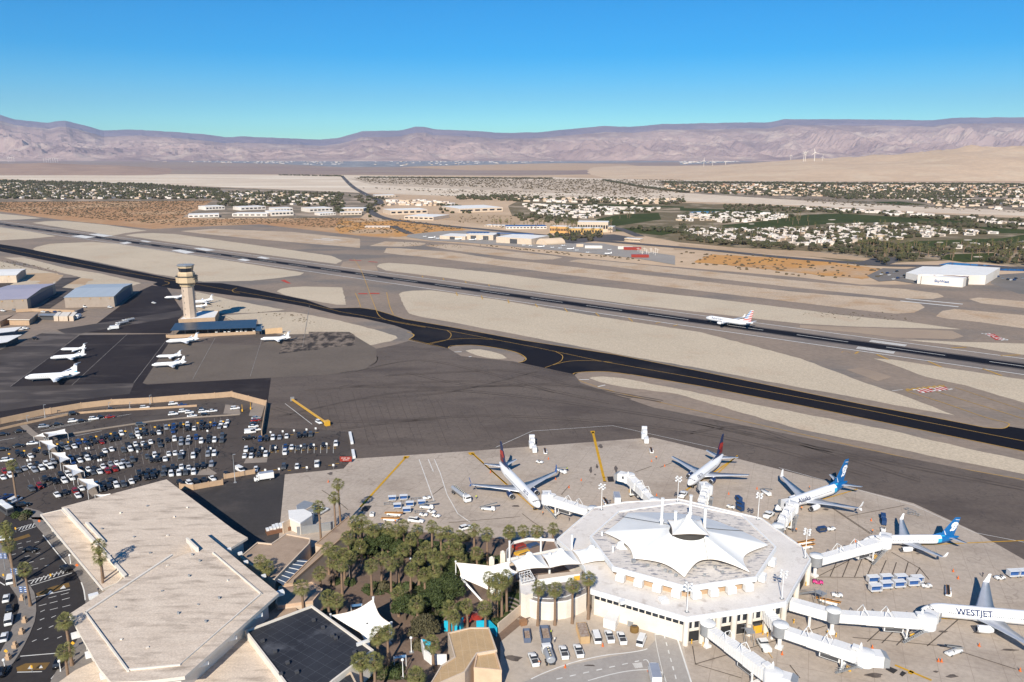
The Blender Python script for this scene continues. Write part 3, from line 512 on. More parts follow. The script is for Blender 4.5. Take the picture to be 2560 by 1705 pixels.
for k, pts, w_ in (('S',[(300,790),(700,770),(1100,760),(1500,850),(2100,960)],1.1),('S',[(100,760),(500,690),(900,760),(1400,900)],.8),('S',[(0,860),(700,870),(1400,850),(1900,940)],1.2),('S',[(430,770),(800,850),(1200,860)],.7),('S',[(150,940),(700,900),(1300,760)],.8),('W',[(640,960),(1000,900),(1500,960),(2000,1060),(2354,1130)],1.2),('W',[(640,1010),(1100,960),(1600,1000),(2000,1100)],.9),('W',[(700,900),(1100,880),(1400,930)],.8),('K',[(0,160),(600,90),(1200,260),(2352,620)],1.1),('K',[(100,30),(700,170),(1500,330)],.8),('N',[(60,760),(800,850),(1400,1180)],.4),('F',[(700,330),(1300,460),(2355,440)],.8)):
    P_ = smoothline(QQ(k, pts), 8); strip(mb, P_, w_, .505)
    strip(mb, [(p[0]+1.5, p[1]+2.6) for p in P_], w_*.7, .507)
struct('tyre_tracks', mb, trk)
mb = MB(); tr2 = mat('infield_track', (.47,.385,.29), (.53,.44,.33), .1, .95, world=True)
for k, pts in (('S',[(600,300),(1000,400),(1700,560),(2355,650)]),('S',[(560,380),(1200,500),(2300,720)]),('R',[(300,250),(900,330),(1500,460)]),('R',[(900,190),(1700,290),(2200,350)]),('S',[(500,90),(1500,210),(2300,300)]),('U',[(100,790),(1000,1000),(2311,1290)]),('R',[(60,150),(240,190)]),('N',[(560,560),(1200,720),(1700,810)]),('U',[(900,190),(1800,380),(2311,500)])): strip(mb, smoothline(QQ(k, pts), 5), 1.0, .335)
struct('infield_tracks', mb, tr2)
# ================================================================ mountains and dune hill
SK = [(-1800,300),(-1300,280),(-900,285),(-600,290),(-350,270),(-150,262),(0,283),(47,298),(128,307),(172,301),(219,313),(263,326),(343,324),(431,329),(511,335),(566,343),(600,341),(657,343),(803,349),(847,345),(908,328),(1003,326),(1040,317),(1065,317),(1087,323),(1197,328),(1244,332),(1343,331),(1398,325),(1507,315),(1580,317),(1653,310),(1710,309),(1846,306),(1915,306),(1956,298),(2065,298),(2211,299),(2321,301),(2376,294),(2560,293),(2900,300),(3400,296),(4400,305)]
def interp(tab, x):
    if x <= tab[0][0]: return tab[0][1]
    for (a, b), (c, d) in zip(tab[:-1], tab[1:]):
        if x <= c: return b+(d-b)*(x-a)/(c-a)
    return tab[-1][1]
def ray_at(x, y, Y):      # point on the pixel ray at ground distance Y
    u = (x-1280)/FPX; v = (852.5-y)/FPX; r = Vector((u, math.cos(TH)+v*math.sin(TH), -math.sin(TH)+v*math.cos(TH)))
    return Vector((0,0,CAMH))+r*(Y/r.y)
def ridged(x, y, f, o=6):
    v = 0; a = 1; t = 0
    for i in range(o):
        v += a*(1-abs(noise.noise(Vector((x*f, y*f, 3.7+i)))*2)); t += a; a *= .55; f *= 2.1
    return v/t
def mountains(name, Y0, Y1, sk, drop, amp, seed, m, nx=820, ny=110, x0=-1800, x1=4400):
    mb = MB(); vs = []
    for j in range(ny+1):
        t = j/ny; Y = Y0+(Y1-Y0)*t
        for i in range(nx+1):
            xp = x0+(x1-x0)*i/nx
            H = ray_at(xp, interp(sk, xp)+drop, Y1).z+noise.noise(Vector((xp*.03, seed, 0)))*18+noise.noise(Vector((xp*.11, seed, 0)))*12
            X = ray_at(xp, 388, Y).x
            e = (t**1.15)*(1-.0*t)
            n = ridged(X+seed*1000, Y, 1/3600.)
            n2 = ridged(X+seed*500, Y*1.3, 1/1100., 5)
            z = H*(e+(n-.62)*amp*math.sin(math.pi*min(1, t*1.04))*1.1+(n2-.6)*amp*.6*math.sin(math.pi*t))
            if t > .98: z = max(z, 0)
            vs.append((X, Y, max(z, -8 if t < .1 else 2) if t > .02 else -8))
    mb.add(vs, [(j*(nx+1)+i, j*(nx+1)+i+1, (j+1)*(nx+1)+i+1, (j+1)*(nx+1)+i) for j in range(ny) for i in range(nx)], 0, False)
    return struct(name, mb, m)
mtn = mat('mountain_rock', (.38,.28,.25), (.27,.195,.185), .0004, .95, world=True, detail=8, c3=(.44,.345,.295), scale3=.0011, lo3=.52, hi3=.66, lo=.42, hi=.58)
mtn2 = mat('far_mountain_rock', (.24,.18,.20), (.19,.15,.18), .0005, .95, world=True, detail=8)
mountains('mountains', 17500, 26000, SK, 15, .6, 2.3, mtn)
mountains('far_mountains', 29000, 36500, SK, 0, .4, 5.1, mtn2, nx=600, ny=24)
# foothills in front
SK2 = [(-900,372),(0,376),(300,380),(600,382),(900,386),(1000,380),(1200,384),(1400,386),(1700,388),(2000,383),(2300,378),(3400,370)]
def patch_hill(name, x0, x1, Y0, Yc, Y1, sk, m, nx=160, ny=40, rough=.18):
    vs = []; mb = MB()
    for j in range(ny+1):
        t = j/ny; Y = Y0+(Y1-Y0)*t; tc = (Yc-Y0)/(Y1-Y0)
        e = (math.sin(min(1, t/tc)*math.pi/2))**1.1 if t < tc else math.cos((t-tc)/(1-tc)*math.pi/2)
        for i in range(nx+1):
            xp = x0+(x1-x0)*i/nx; H = max(0, ray_at(xp, interp(sk, xp), Yc).z); X = ray_at(xp, 388, Y).x
            n = ridged(X, Y, 1/900., 5)
            z = H*e*(1+(n-.62)*rough*2*math.sin(math.pi*t))+noise.noise(Vector((X/300, Y/300, 1)))*2.5*e*(H > 5)
            vs.append((X, Y, z-1.5 if e > .02 and H > 0 else -3))
    mb.add(vs, [(j*(nx+1)+i, j*(nx+1)+i+1, (j+1)*(nx+1)+i+1, (j+1)*(nx+1)+i) for j in range(ny) for i in range(nx)], 0, True)
    return struct(name, mb, m)
dune = mat('dune_sand', (.62,.46,.32), (.54,.40,.28), .0025, .95, world=True, detail=7, c3=(.62,.48,.34), scale3=.004, fine=.12, fscale=.03)
patch_hill('sand_hill', 1350, 4600, 4050, 6600, 10500, [(1400,429),(1560,426),(1700,425),(1919,407),(2029,398),(2248,387),(2394,373),(2560,364),(3500,340),(4600,335)], dune, rough=.3)
patch_hill('low_mesa', -900, 460, 5200, 7000, 8500, [(-900,406),(0,409),(110,407),(200,412),(300,413),(420,425),(460,428)], mat('red_hill', (.40,.28,.215), (.33,.235,.19), .004, .95, world=True), nx=80, ny=24)
# haze: the dry blue air over the valley
mb = MB(); mb.box((0, 17600, 1400), (110000, 40800, 2820)); hz = mb.build('haze', None); hz['kind'] = 'stuff'; hz.data.materials.clear()
hm = bpy.data.materials.new('haze_air'); hm.use_nodes = True; hn = hm.node_tree; hn.nodes.clear()
ho = hn.nodes.new('ShaderNodeOutputMaterial'); hv = hn.nodes.new('ShaderNodeVolumePrincipled')
hv.inputs['Color'].default_value = (.52,.70,1.0,1); hv.inputs['Density'].default_value = 1.65e-5; hv.inputs['Anisotropy'].default_value = 0.0
hn.links.new(hv.outputs[0], ho.inputs['Volume']); hz.data.materials.append(hm)
# ================================================================ prototypes: people, cars, ground equipment
def person_mesh(shirt, legs, arm=0):
    me = bpy.data.meshes.new('person_body')
    J = [(0,0,.95),(0,0,1.15),(0,0,1.40),(0,0,1.52),(.02,0,1.66),  # pelvis, waist, chest, neck, head
         (0,.10,.90),(.03,.11,.48),(0,.12,.06),(.14,.12,.03),  (0,-.10,.90),(-.03,-.11,.48),(-.05,-.12,.06),(.09,-.12,.03),
         (0,.20,1.40),(.02,.27,1.12),(.12+arm*.2,.27,.90+arm*.3),(0,-.20,1.40),(.02,-.27,1.12),(.10,-.27,.88),
         (.15+arm*.22,.26,.82+arm*.3),(.13,-.26,.80)]
    R = [.15,.13,.15,.06,.10, .09,.07,.05,.05,.09,.07,.05,.05,.065,.05,.035,.065,.05,.035,.03,.03]
    E = [(0,1),(1,2),(2,3),(3,4),(0,5),(5,6),(6,7),(7,8),(0,9),(9,10),(10,11),(11,12),(2,13),(13,14),(14,15),(2,16),(16,17),(17,18),(15,19),(18,20)]
    me.from_pydata(J, E, []); o = bpy.data.objects.new('t', me); COL.objects.link(o)
    m = o.modifiers.new('s', 'SKIN'); m.use_smooth_shade = True
    for v, r in zip(me.skin_vertices[0].data, R): v.radius = (r, r*.85)
    me.skin_vertices[0].data[0].use_root = True
    o.modifiers.new('d', 'SUBSURF').levels = 1
    out = bpy.data.meshes.new_from_object(o.evaluated_get(bpy.context.evaluated_depsgraph_get()))
    bpy.data.objects.remove(o); out.name = 'person_body'
    out.materials.clear()
    for m_ in (SKIN, shirt, legs, DGREY): out.materials.append(m_)
    for p in out.polygons:
        z = p.center.z; y = abs(p.center.y)
        p.material_index = 3 if z > 1.70 else 0 if z > 1.50 else (0 if y > .2 and z < .95 else 1 if z > .95 else (3 if z < .08 else 2))
    return out
PM = {'orange': person_mesh(HIVIS, paint('navy_trousers', (.02,.03,.06)), .6), 'yellow': person_mesh(HIVY, DGREY), 'dark': person_mesh(paint('dark_blue_shirt', (.03,.04,.08)), DGREY), 'white': person_mesh(WHITE, paint('denim', (.05,.08,.15)))}
def person(k, x, y, kind, label, rz=0, z=0.55, group=None):
    p = Q(k, x, y, z); o = bpy.data.objects.new('person', PM[kind]); COL.objects.link(o); o.location = p; o.rotation_euler = (0,0,rz)
    return tag(o, label, 'person', group)
def wheel(mb, x, y, r, w=.22, mi=0):
    mb.tube((x, y-w/2, r), (x, y+w/2, r), r, r, 12, mi); return mb
def ring(x, w, zl, zh, k=.9): return [(x,-w,zl),(x,-w,zl+(zh-zl)*.62),(x,-w*k,zh),(x,w*k,zh),(x,w,zl+(zh-zl)*.62),(x,w,zl)]
CARPAINT = {}
for nme, c in (('white',(.78,.78,.77)),('silver',(.36,.37,.39)),('black',(.012,.012,.014)),('grey',(.10,.105,.11)),('blue',(.02,.06,.20)),('red',(.30,.02,.015)),('tan',(.35,.27,.18))):
    CARPAINT[nme] = mat('car_paint_'+nme, c, tuple(v*.92 for v in c), .8, .22, .25 if nme not in ('white',) else 0)
CARS = {}
def car_meshes(kind, colr):
    key = (kind, colr)
    if key in CARS: return CARS[key]
    cp = CARPAINT[colr]; b = MB(); g = MB(); L, W, H = {'sedan':(4.7,1.82,1.45),'suv':(4.7,1.92,1.75),'hatchback':(4.2,1.78,1.52),'van':(5.3,2.0,2.15),'pickup':(5.7,2.0,1.85)}[kind]
    h = L/2; w = W/2; hood = {'sedan':.92,'suv':1.08,'hatchback':.95,'van':1.2,'pickup':1.12}[kind]
    b.loft([ring(-h, w*.86, .38, hood*.82), ring(-h+.12, w*.95, .3, hood*.97), ring(-h+.6, w, .26, hood), ring(0, w, .25, hood+.02), ring(h-1.0, w, .26, hood*.97), ring(h-.25, w*.95, .28, hood*.84), ring(h, w*.82, .36, hood*.68)], 0)
    cab = {'sedan':(-h+.55,-h+1.25,h-2.25,h-1.45),'suv':(-h+.08,-h+.45,h-2.05,h-1.35),'hatchback':(-h+.08,-h+.6,h-2.0,h-1.1),'van':(-h+.04,-h+.15,h-1.35,h-.65),'pickup':(-h+2.3,-h+2.5,h-2.3,h-1.55)}[kind]
    x0, x1, x2, x3 = cab; tw = w*.74 if kind != 'van' else w*.88
    g.loft([[(x0,-w*.88,hood-.02),(x0+.02,-w*.88,hood),(x0+.02,w*.88,hood),(x0,w*.88,hood-.02)], [(x1,-w*.88,hood-.02),(x1,-tw,H-.05),(x1,tw,H-.05),(x1,w*.88,hood-.02)], [(x2,-w*.88,hood-.02),(x2,-tw,H-.05),(x2,tw,H-.05),(x2,w*.88,hood-.02)], [(x3,-w*.86,hood-.02),(x3-.02,-w*.86,hood),(x3-.02,w*.86,hood),(x3,w*.86,hood-.02)]], 0, False)
    b.loft([[(x1-.03,-tw*.98,H-.06),(x1+.05,-tw*.9,H),(x1+.05,tw*.9,H),(x1-.03,tw*.98,H-.06)], [(x2+.05,-tw*.98,H-.06),(x2-.05,-tw*.9,H),(x2-.05,tw*.9,H),(x2+.05,tw*.98,H-.06)]], 0, False)
    if kind in ('suv','van','hatchback'):
        for sy in (-1,1):
            for xx in ((x1+x2)/2,) + ((x1+.5,) if kind == 'van' else ()): b.tube((xx, sy*w*.885, hood), (xx, sy*(tw+.01), H-.05), .06, .05, 4, 0)
    if kind == 'van':
        b.box(((-h+.2+x2-1.0)/2, 0, (hood+H-.1)/2), (x2-1.0+h-.2, w*1.83, H-.12-hood), 0, 0)
    if kind == 'pickup':
        b2 = MB(); 
        for sy in (-1,1): b.box((-h+1.1, sy*(w-.08), hood+.12), (2.1,.12,.28))
        b.box((-h+.08,0,hood+.12),(.1,W*.95,.28)); b.box((-h+1.15,0,hood+.012),(1.9,W*.84,.03),0,1)
    wm = MB(); r = .34 if kind in ('suv','van','pickup') else .31
    wheel(wm, 0, 0, r, .22); wm.tube((0,-.115,r),(0,.115,r), r*.55, r*.55, 8, 1)
    lt = MB(); lt.box((h-.06,-w*.68,hood*.68),(.12,.32,.14)); lt.box((h-.06,w*.68,hood*.68),(.12,.32,.14))
    CARS[key] = (b.mesh('body', [cp, DGREY]), g.mesh('windows', GLASS), wm.mesh('wheel', [BLACK, SILV]), (h, w), lt.mesh('headlights', SILV)); return CARS[key]
def child(name, me, par, loc=(0,0,0), rz=0):
    o = bpy.data.objects.new(name, me); COL.objects.link(o); o.parent = par; o.location = loc; o.rotation_euler = (0,0,rz); return o
def car(loc, rz, kind, colr, label, group=None, name='parked_car'):
    bm, gm, wm, (h, w), lm = car_meshes(kind, colr)
    t = thing(name, label, {'van':'van','pickup':'pickup truck'}.get(kind, 'car'), loc, rz, group)
    child('body', bm, t); child('windows', gm, t); child('headlights', lm, t)
    for sx in (-1,1):
        for sy in (-1,1): child('wheel', wm, t, (sx*(h-.88), sy*(w-.1), 0))
    return t
def carpx(k, x, y, ang, kind, colr, label, group=None, z=.58, name='parked_car'):
    """car whose middle shows at pixel; ang = pixel vector of its heading"""
    a = Q(k, x, y, z+.6); b = Q(k, x+ang[0], y+ang[1], z+.6); d = b-a
    return car((a.x, a.y, z), math.atan2(d.y, d.x), kind, colr, label, group, name)
def put(fn, k, x, y, ang, label, z=.58, **kw):
    a = Q(k, x, y, z+.5); b = Q(k, x+ang[0], y+ang[1], z+.5); d = b-a
    return fn((a.x, a.y, z), math.atan2(d.y, d.x), label, **kw)
# --- prototypes are built at first use, then copied with their parts
PROTO = {}
def proto(name, builder):
    def f(loc, rz, label, group=None, sc=1, **kw):
        key = (name,)+tuple(sorted(kw.items()))
        if key not in PROTO:
            t = builder(**kw); t.location = loc; t.rotation_euler = (0,0,rz); t['label'] = label; t.scale = (sc,)*3
            if group: t['group'] = group
            PROTO[key] = t; return t
        r = dup(PROTO[key], loc, rz, label, group, sc)
        if not group and 'group' in r: del r['group']
        return r
    return f
def wheels4(t, xs, y, r, w=.2):
    mb = MB(); wheel(mb, 0, 0, r, w, 0); mb.tube((0,-w/2-.01,r),(0,w/2+.01,r), r*.5, r*.5, 8, 1); me = mb.mesh('wheel', [BLACK, SILV])
    for x in xs:
        for s in (-1,1): child('wheel', me, t, (x, s*y, 0))
NAVY = mat('cart_navy', (.012,.045,.13), (.02,.06,.17), .5, .6)
def b_cart(col='white'):
    t = thing('baggage_cart', '', 'baggage cart'); m = {'white':WHITE2,'blue':NAVY}[col]
    b = MB(); b.box((0,0,.52),(2.9,1.55,.14)); b.build('bed', m, t)
    b = MB(); b.box((0,0,1.92),(2.95,1.6,.08)); b.build('roof', WHITE2 if col == 'white' else NAVY, t)
    b = MB()
    for sx in (-1,1): b.box((sx*1.42,0,1.25),(.06,1.55,1.34))
    b.box((0,.74,1.25),(2.8,.05,1.30)); b.build('end_panels', m, t)
    b = MB(); b.box((0,-.72,1.75),(2.7,.05,.24)); b.box((0,.1,.95),(2.3,1.0,.6)); b.build('curtain', BLUE if col == 'white' else DGREY, t)
    b = MB(); b.path([(1.45,0,.45),(2.1,0,.4)], .04); b.build('tow_bar', GREYM, t)
    wheels4(t, (-1.0,1.0), .62, .22, .14); return t
cart = proto('cart', b_cart)
def b_tug(col='white'):
    t = thing('baggage_tug', '', 'baggage tug'); m = {'white':WHITE,'pink':paint('magenta_paint', (.60,.05,.22)),'grey':GREYM}[col]
    b = MB(); b.loft([ring(-1.5,.7,.25,.8), ring(-1.35,.8,.22,.95), ring(-.2,.8,.22,.95)], 0); b.loft([ring(.5,.8,.22,1.0), ring(1.2,.76,.24,.95), ring(1.5,.66,.3,.8)], 0); b.box((.2,0,.35),(1.0,1.5,.25)); b.build('body', m, t)
    b = MB(); b.box((-.25,0,.75),(.5,1.2,.18)); b.box((-.48,0,1.05),(.1,1.2,.5)); b.build('seat', DGREY, t)
    b = MB(); b.tube((.35,.3,.9),(.15,.3,1.15),.03); b.lathe([(.17,-.015),(.17,.015)], (.14,.3,1.17), 10); b.build('steering_wheel', BLACK, t)
    wheels4(t, (-1.0,1.0), .72, .32, .24); return t
tug = proto('tug', b_tug)
def b_belt(up=0):
    t = thing('belt_loader', '', 'belt loader')
    b = MB(); b.loft([ring(-2.6,.7,.3,.75), ring(-2.4,.85,.3,.85), ring(2.3,.85,.3,.8), ring(2.6,.75,.3,.7)], 0); b.box((1.6,.55,1.05),(1.2,.5,.55)); b.build('chassis', WHITE, t)
    b = MB(); M = Matrix.Rotation(-.10-up*.25, 3, 'Y'); b.box((0,-.1,1.15+up*.9),(7.0,.7,.16), 0, 0, M); b.build('conveyor_belt', BLACK, t)
    b = MB()
    for s in (-1,1): b.box((0,-.1+s*.42,1.2+up*.9),(7.1,.1,.24), 0, 0, M)
    b.build('side_rails', mat('belt_rail', (.60,.28,.06), None, .5, .5) if not up else GREYM, t)
    b = MB(); b.box((1.1,.55,.98),(.5,.5,.1)); b.box((.85,.55,1.2),(.1,.5,.45)); b.build('seat', DGREY, t)
    wheels4(t, (-1.7,1.7), .78, .33, .24); return t
belt = proto('belt', b_belt)
def b_fuel(col='silver', L=9.5):
    t = thing('fuel_truck', '', 'fuel truck'); h = L/2
    b = MB(); b.box((0,0,.75),(L-.4,.9,.22)); b.build('chassis', DGREY, t)
    b = MB(); x0, x1 = -h+.2, h-2.6
    rg = lambda x, s: [(x, 1.2*s*math.cos(a), 1.95+.95*s*math.sin(a)) for a in [i*math.pi/8 for i in range(16)]]
    b.loft([rg(x0,.8), rg(x0+.15,.98), rg(x0+.3,1), rg(x1-.3,1), rg(x1-.15,.98), rg(x1,.8)], 0); b.build('tank', SILV, t)
    b = MB(); b.box(((x0+x1)/2,0,2.93),(x1-x0-.8,.62,.1))
    n = int((x1-x0)/1.1)
    b.build('walkway', DGREY, t); b = MB()
    for i in range(n): b.lathe([(.24,0),(.24,.14),(.1,.2)], (x0+.8+i*(x1-x0-1.4)/(n-1),0,2.98), 8)
    b.build('hatches', paint('cream_paint', (.62,.55,.40)), t)
    b = MB(); b.loft([ring(h-2.3,1.15,.6,2.5,.96), ring(h-1.6,1.2,.55,2.6,.95), ring(h-.5,1.2,.5,2.55,.93), ring(h-.15,1.15,.5,1.7,.95), ring(h,1.1,.55,1.4,.95)], 0, False); b.build('cab', WHITE, t)
    b = MB(); b.box((h-.26,0,2.05),(.2,1.9,.62)); b.box((h-1.0,0,2.05),(.9,2.42,.5)); b.build('cab_windows', GLASS, t)
    b = MB(); b.box((h-2.6,0,1.3),(.5,2.2,1.2)); b.build('pump_cabinet', GREYM, t)
    wheels4(t, (h-1.1, -h+1.2, -h+2.5), .98, .48, .34); return t
fuel = proto('fuel', b_fuel)
def b_tractor():
    t = thing('pushback_tractor', '', 'aircraft tractor')
    b = MB(); b.loft([ring(-2.7,1.0,.4,1.1), ring(-2.4,1.2,.35,1.3), ring(2.4,1.2,.35,1.3), ring(2.7,1.0,.4,1.1)], 0); b.build('body', WHITE, t)
    b = MB(); b.loft([ring(-.1,1.1,1.28,1.95), ring(1.3,1.1,1.28,1.95)], 0, False); b.build('cab', GLASS, t)
    b = MB(); b.box((.6,0,1.98),(1.6,2.1,.07)); b.build('cab_roof', WHITE, t)
    b = MB(); b.path([(-2.7,0,.5),(-5.2,0,.5)], .07); b.build('tow_bar', YEL, t)
    wheels4(t, (-1.7,1.7), 1.05, .52, .4); return t
tractor = proto('tractor', b_tractor)
def b_boxtruck():
    t = thing('box_truck', '', 'truck')
    b = MB(); b.box((-1.1,0,2.05),(5.6,2.35,2.4)); b.build('cargo_box', WHITE, t)
    b = MB(); b.box((-1.1,0,3.27),(5.5,2.25,.06)); b.build('cargo_roof', mat('grey_roof_sheet', (.30,.33,.40), None, .5, .4), t)
    b = MB(); b.loft([ring(1.85,1.05,.5,2.2,.95), ring(2.6,1.1,.5,2.3,.93), ring(3.3,1.1,.45,1.5,.95), ring(3.65,1.0,.5,1.2,.95)], 0, False); b.build('cab', WHITE, t)
    b = MB(); b.loft([[(2.95,-.9,1.6),(2.75,-.88,2.15),(2.75,.88,2.15),(2.95,.9,1.6)],[(3.28,-.95,1.52),(2.82,-.88,2.2),(2.82,.88,2.2),(3.28,.95,1.52)]], 0, False); b.box((2.5,0,1.8),(.6,2.16,.45)); b.build('cab_windows', GLASS, t)
    b = MB(); b.box((1.9,0,2.75),(.5,1.5,.7)); b.build('refrigeration_unit', WHITE2, t)
    b = MB(); b.box((-.3,0,.65),(6.6,.9,.2)); b.build('chassis', DGREY, t)
    wheels4(t, (2.6,-2.4), .95, .42, .3); return t
boxtruck = proto('boxtruck', b_boxtruck)
def b_cone():
    t = thing('traffic_cone', '', 'traffic cone'); b = MB(); b.lathe([(.06,.75),(.17,.06)][::-1], (0,0,0), 8); b.build('cone', ORG, t); b = MB(); b.lathe([(.115,.36),(.09,.52)], (0,0,0), 8); b.build('band', WHITE, t)
    b = MB(); b.box((0,0,.03),(.45,.45,.06)); b.build('base', ORG, t); return t
cone = proto('cone', b_cone)
def b_dolly():
    t = thing('container_dolly', '', 'dolly'); b = MB()
    for i in range(5): b.box((-1.8+i*.9,0,.5),(.08,1.7,.1))
    for s in (-1,1): b.box((0,s*.85,.5),(4.2,.08,.12))
    b.build('frame', GREYM, t); b = MB(); b.path([(2.1,0,.45),(3.0,0,.4)], .04); b.build('tow_bar', GREYM, t)
    wheels4(t, (-1.5,1.5), .7, .2, .12); return t
dolly = proto('dolly', b_dolly)
def b_light(kind='apron', h=9):
    t = thing('floodlight_pole' if kind == 'apron' else 'street_lamp', '', 'light pole')
    b = MB(); b.lathe([(.19,0),(.19,.3),(.12,.35),(.09,h)], (0,0,0), 8); b.build('pole', WHITE2 if kind != 'dark' else GREYM, t)
    if kind == 'apron':
        b = MB()
        for z, r in ((h,1.0),(h-1.1,1.0)): b.path([(-r,0,z),(r,0,z)], .05); b.path([(0,-r,z),(0,r,z)], .05)
        b.build('crossarms', WHITE2, t)
        b = MB(); b.lathe([(.05,.0),(.34,-.12),(.36,-.38),(.2,-.5)][::-1], (0,0,0), 10); me = b.mesh('lamp_head', WHITE)
        for z in (h, h-1.1):
            for a in range(4): child('lamp_head', me, t, (1.0*math.cos(a*math.pi/2), 1.0*math.sin(a*math.pi/2), z+.15))
    elif kind == 'sphere':
        b = MB(); b.sphere((0,0,h+.3), .4, 0, 8); b.build('globe', WHITE, t)
    else:
        b = MB(); b.box((.5,0,h),(1.0,.35,.14)); b.build('lamp_head', WHITE2 if kind != 'dark' else GREYM, t)
    b = MB(); b.box((0,0,.05),(1.1,1.1,.1)); b.build('base_plate', GREYM, t); return t
lamp = proto('lamp', b_light)
# ================================================================ aircraft
FUSW = mat('aircraft_white', (.80,.80,.80), (.76,.76,.77), .15, .28, spec=.5)
WING = mat('wing_grey', (.50,.52,.56), (.44,.46,.50), .3, .32, .2)
DNAVY = paint('airline_navy', (.012,.03,.10), .3); DRED = paint('airline_red', (.42,.03,.02), .35); DRED2 = paint('airline_dark_red', (.20,.015,.02), .35)
ABLUE = paint('airline_blue', (.008,.12,.34), .3); ACYAN = paint('airline_cyan', (.03,.40,.66), .3); TEAL = paint('airline_teal', (.02,.22,.32), .3)
LTBLUE = paint('flag_blue', (.06,.22,.50), .3); FLRED = paint('flag_red', (.55,.05,.03), .3)
HUB = paint('engine_core', (.10,.10,.11), .4, .5)
def fine_mesh(me):
    bm = bmesh.new(); bm.from_mesh(me); bmesh.ops.triangulate(bm, faces=bm.faces)
    for _ in range(3):
        es = [e for e in bm.edges if e.calc_length() > .35]
        if es: bmesh.ops.subdivide_edges(bm, edges=es, cuts=1); bmesh.ops.triangulate(bm, faces=bm.faces)
    bm.to_mesh(me); bm.free()
def airplane(name, label, nose_px, tail_px, k, L=39.5, R=1.95, span=34.3, cz=3.35, znose=3.0, livery='plain', engine=FUSW, engR=1.05, titles=None, winglet='blend', split=False, jet=False, fin_h=9.0, rear=None, group=None, scale=None, wing_s=.34, tshift=0, tlen=5.5, wtip=None, base=.58, cat='airliner', engmat=None):
    if L is None:
        zz = 2.2; L = (Q(*nose_px, zz+base)-Q(*tail_px, zz+base)).length*(1.1 if base > .4 else 1); R = L*.058; span = L*1.05; fin_h = L*.175; cz = R+.9*L/20; znose = cz*.9; engR = R*.48
    a = Q(*nose_px, znose+base); b = Q(*tail_px, cz+.8+base); d = a-b; ang = math.atan2(d.y, d.x)
    if scale is None: scale = 1
    t = thing(name, label, cat, (a.x-math.cos(ang)*L*scale/2, a.y-math.sin(ang)*L*scale/2, base), ang, group, scale)
    X = lambda s: L/2-s
    K = R/1.95
    st = [(0,.03,-.42),(.12,.14,-.42),(.4,.30,-.40),(.9,.46,-.33),(1.6,.62,-.24),(2.4,.76,-.15),(3.3,.88,-.08),(4.4,.96,-.03),(5.6,1,0)]
    st = [(s*K, r, z*K) for s, r, z in st]
    bt = 11.5*K if not jet else 8*K
    n_mid = 14; s0, s1 = st[-1][0], L-bt
    st += [(s0+(s1-s0)*i/n_mid, 1, 0) for i in range(1, n_mid+1)]
    tl = [(.0,1,0),(.15,.985,.02),(.3,.93,.10),(.45,.84,.24),(.6,.70,.42),(.72,.56,.58),(.84,.40,.76),(.93,.26,.90),(.98,.17,.98),(1,.10,1.0)]
    st += [(s1+bt*f, r, z*R*.55) for f, r, z in tl[1:]]
    N = 24; b_ = MB(); rings = []
    for s, r, z in st: rings.append([(X(s), R*r*math.sin(2*math.pi*i/N)*.97, cz+z+R*r*math.cos(2*math.pi*i/N)) for i in range(N)])
    b_.loft(rings, 0)
    mats = [FUSW]
    if rear:
        mats = [FUSW, rear[0], rear[1]]
        nf = (len(rings)-1)*N
        for fi in range(nf):
            j, i = divmod(fi, N); s = (st[j][0]+st[j+1][0])/2; zz = math.cos(2*math.pi*(i+.5)/N)
            lim = L-bt*.80+zz*1.2*K
            b_.m[fi] = 1 if s > lim+1.0*K else 2 if s > lim-.3*K else 0
    # cockpit glass, cabin windows, doors
    g = MB()
    def surf(s, a, off=.02):
        for (sa, ra, za), (sb, rb, zb) in zip(st[:-1], st[1:]):
            if sa <= s <= sb:
                f = (s-sa)/(sb-sa); r = ra+(rb-ra)*f; z = za+(zb-za)*f; break
        else: r, z = 1, 0
        rr = R*r+off; return (X(s), rr*math.sin(a)*.97, cz+z+rr*math.cos(a))
    for sy in (-1,1):
        for a0, a1, sa, sb in ((.06,.42,1.75,2.35),(.50,.85,1.85,2.55),(.92,1.15,2.15,2.9)):
            g.add([surf(sa*K, sy*a0), surf(sb*K, sy*a0), surf((sb+.25)*K, sy*a1), surf((sa+.3)*K, sy*a1)], [(0,1,2,3) if sy > 0 else (3,2,1,0)])
    g.build('cockpit_windows', GLASS, t)
    gi = len(mats); mats = mats+[GLASS]
    pitch = .55 if not jet else 1.05; wsz = (.13, .11) if not jet else (.2, .2)
    for sy in (-1,1):
        g = b_; s = s0+1.2
        while s < L-bt-(0 if not jet else 2):
            a_ = sy*1.33; da = wsz[1]/R*1.3
            g.add([surf(s-wsz[0], a_-da), surf(s+wsz[0], a_-da), surf(s+wsz[0], a_+da), surf(s-wsz[0], a_+da)], [(0,1,2,3) if sy > 0 else (3,2,1,0)], gi); s += pitch
    b_.build('fuselage', mats, t)
    # wings
    def foil(mb, secs, mi=0):   # sections (s_le, y, z, chord, thick)
        rg = []
        for sl, y, z, c, th in secs: rg.append([(X(sl), y, z),(X(sl+c*.12), y, z+th*.75),(X(sl+c*.4), y, z+th),(X(sl+c), y, z),(X(sl+c*.4), y, z-th*.5),(X(sl+c*.12), y, z-th*.5)])
        mb.loft(rg, mi, True)
    hs = span/2; zr = cz-.95*K if not jet else cz-.85*K; dh = .105 if not jet else .045; c0 = (7.6 if not jet else 10.6)*span/34.3; ct = 1.5*span/34.3; sw = .53 if not jet else .45; sl0 = L*wing_s
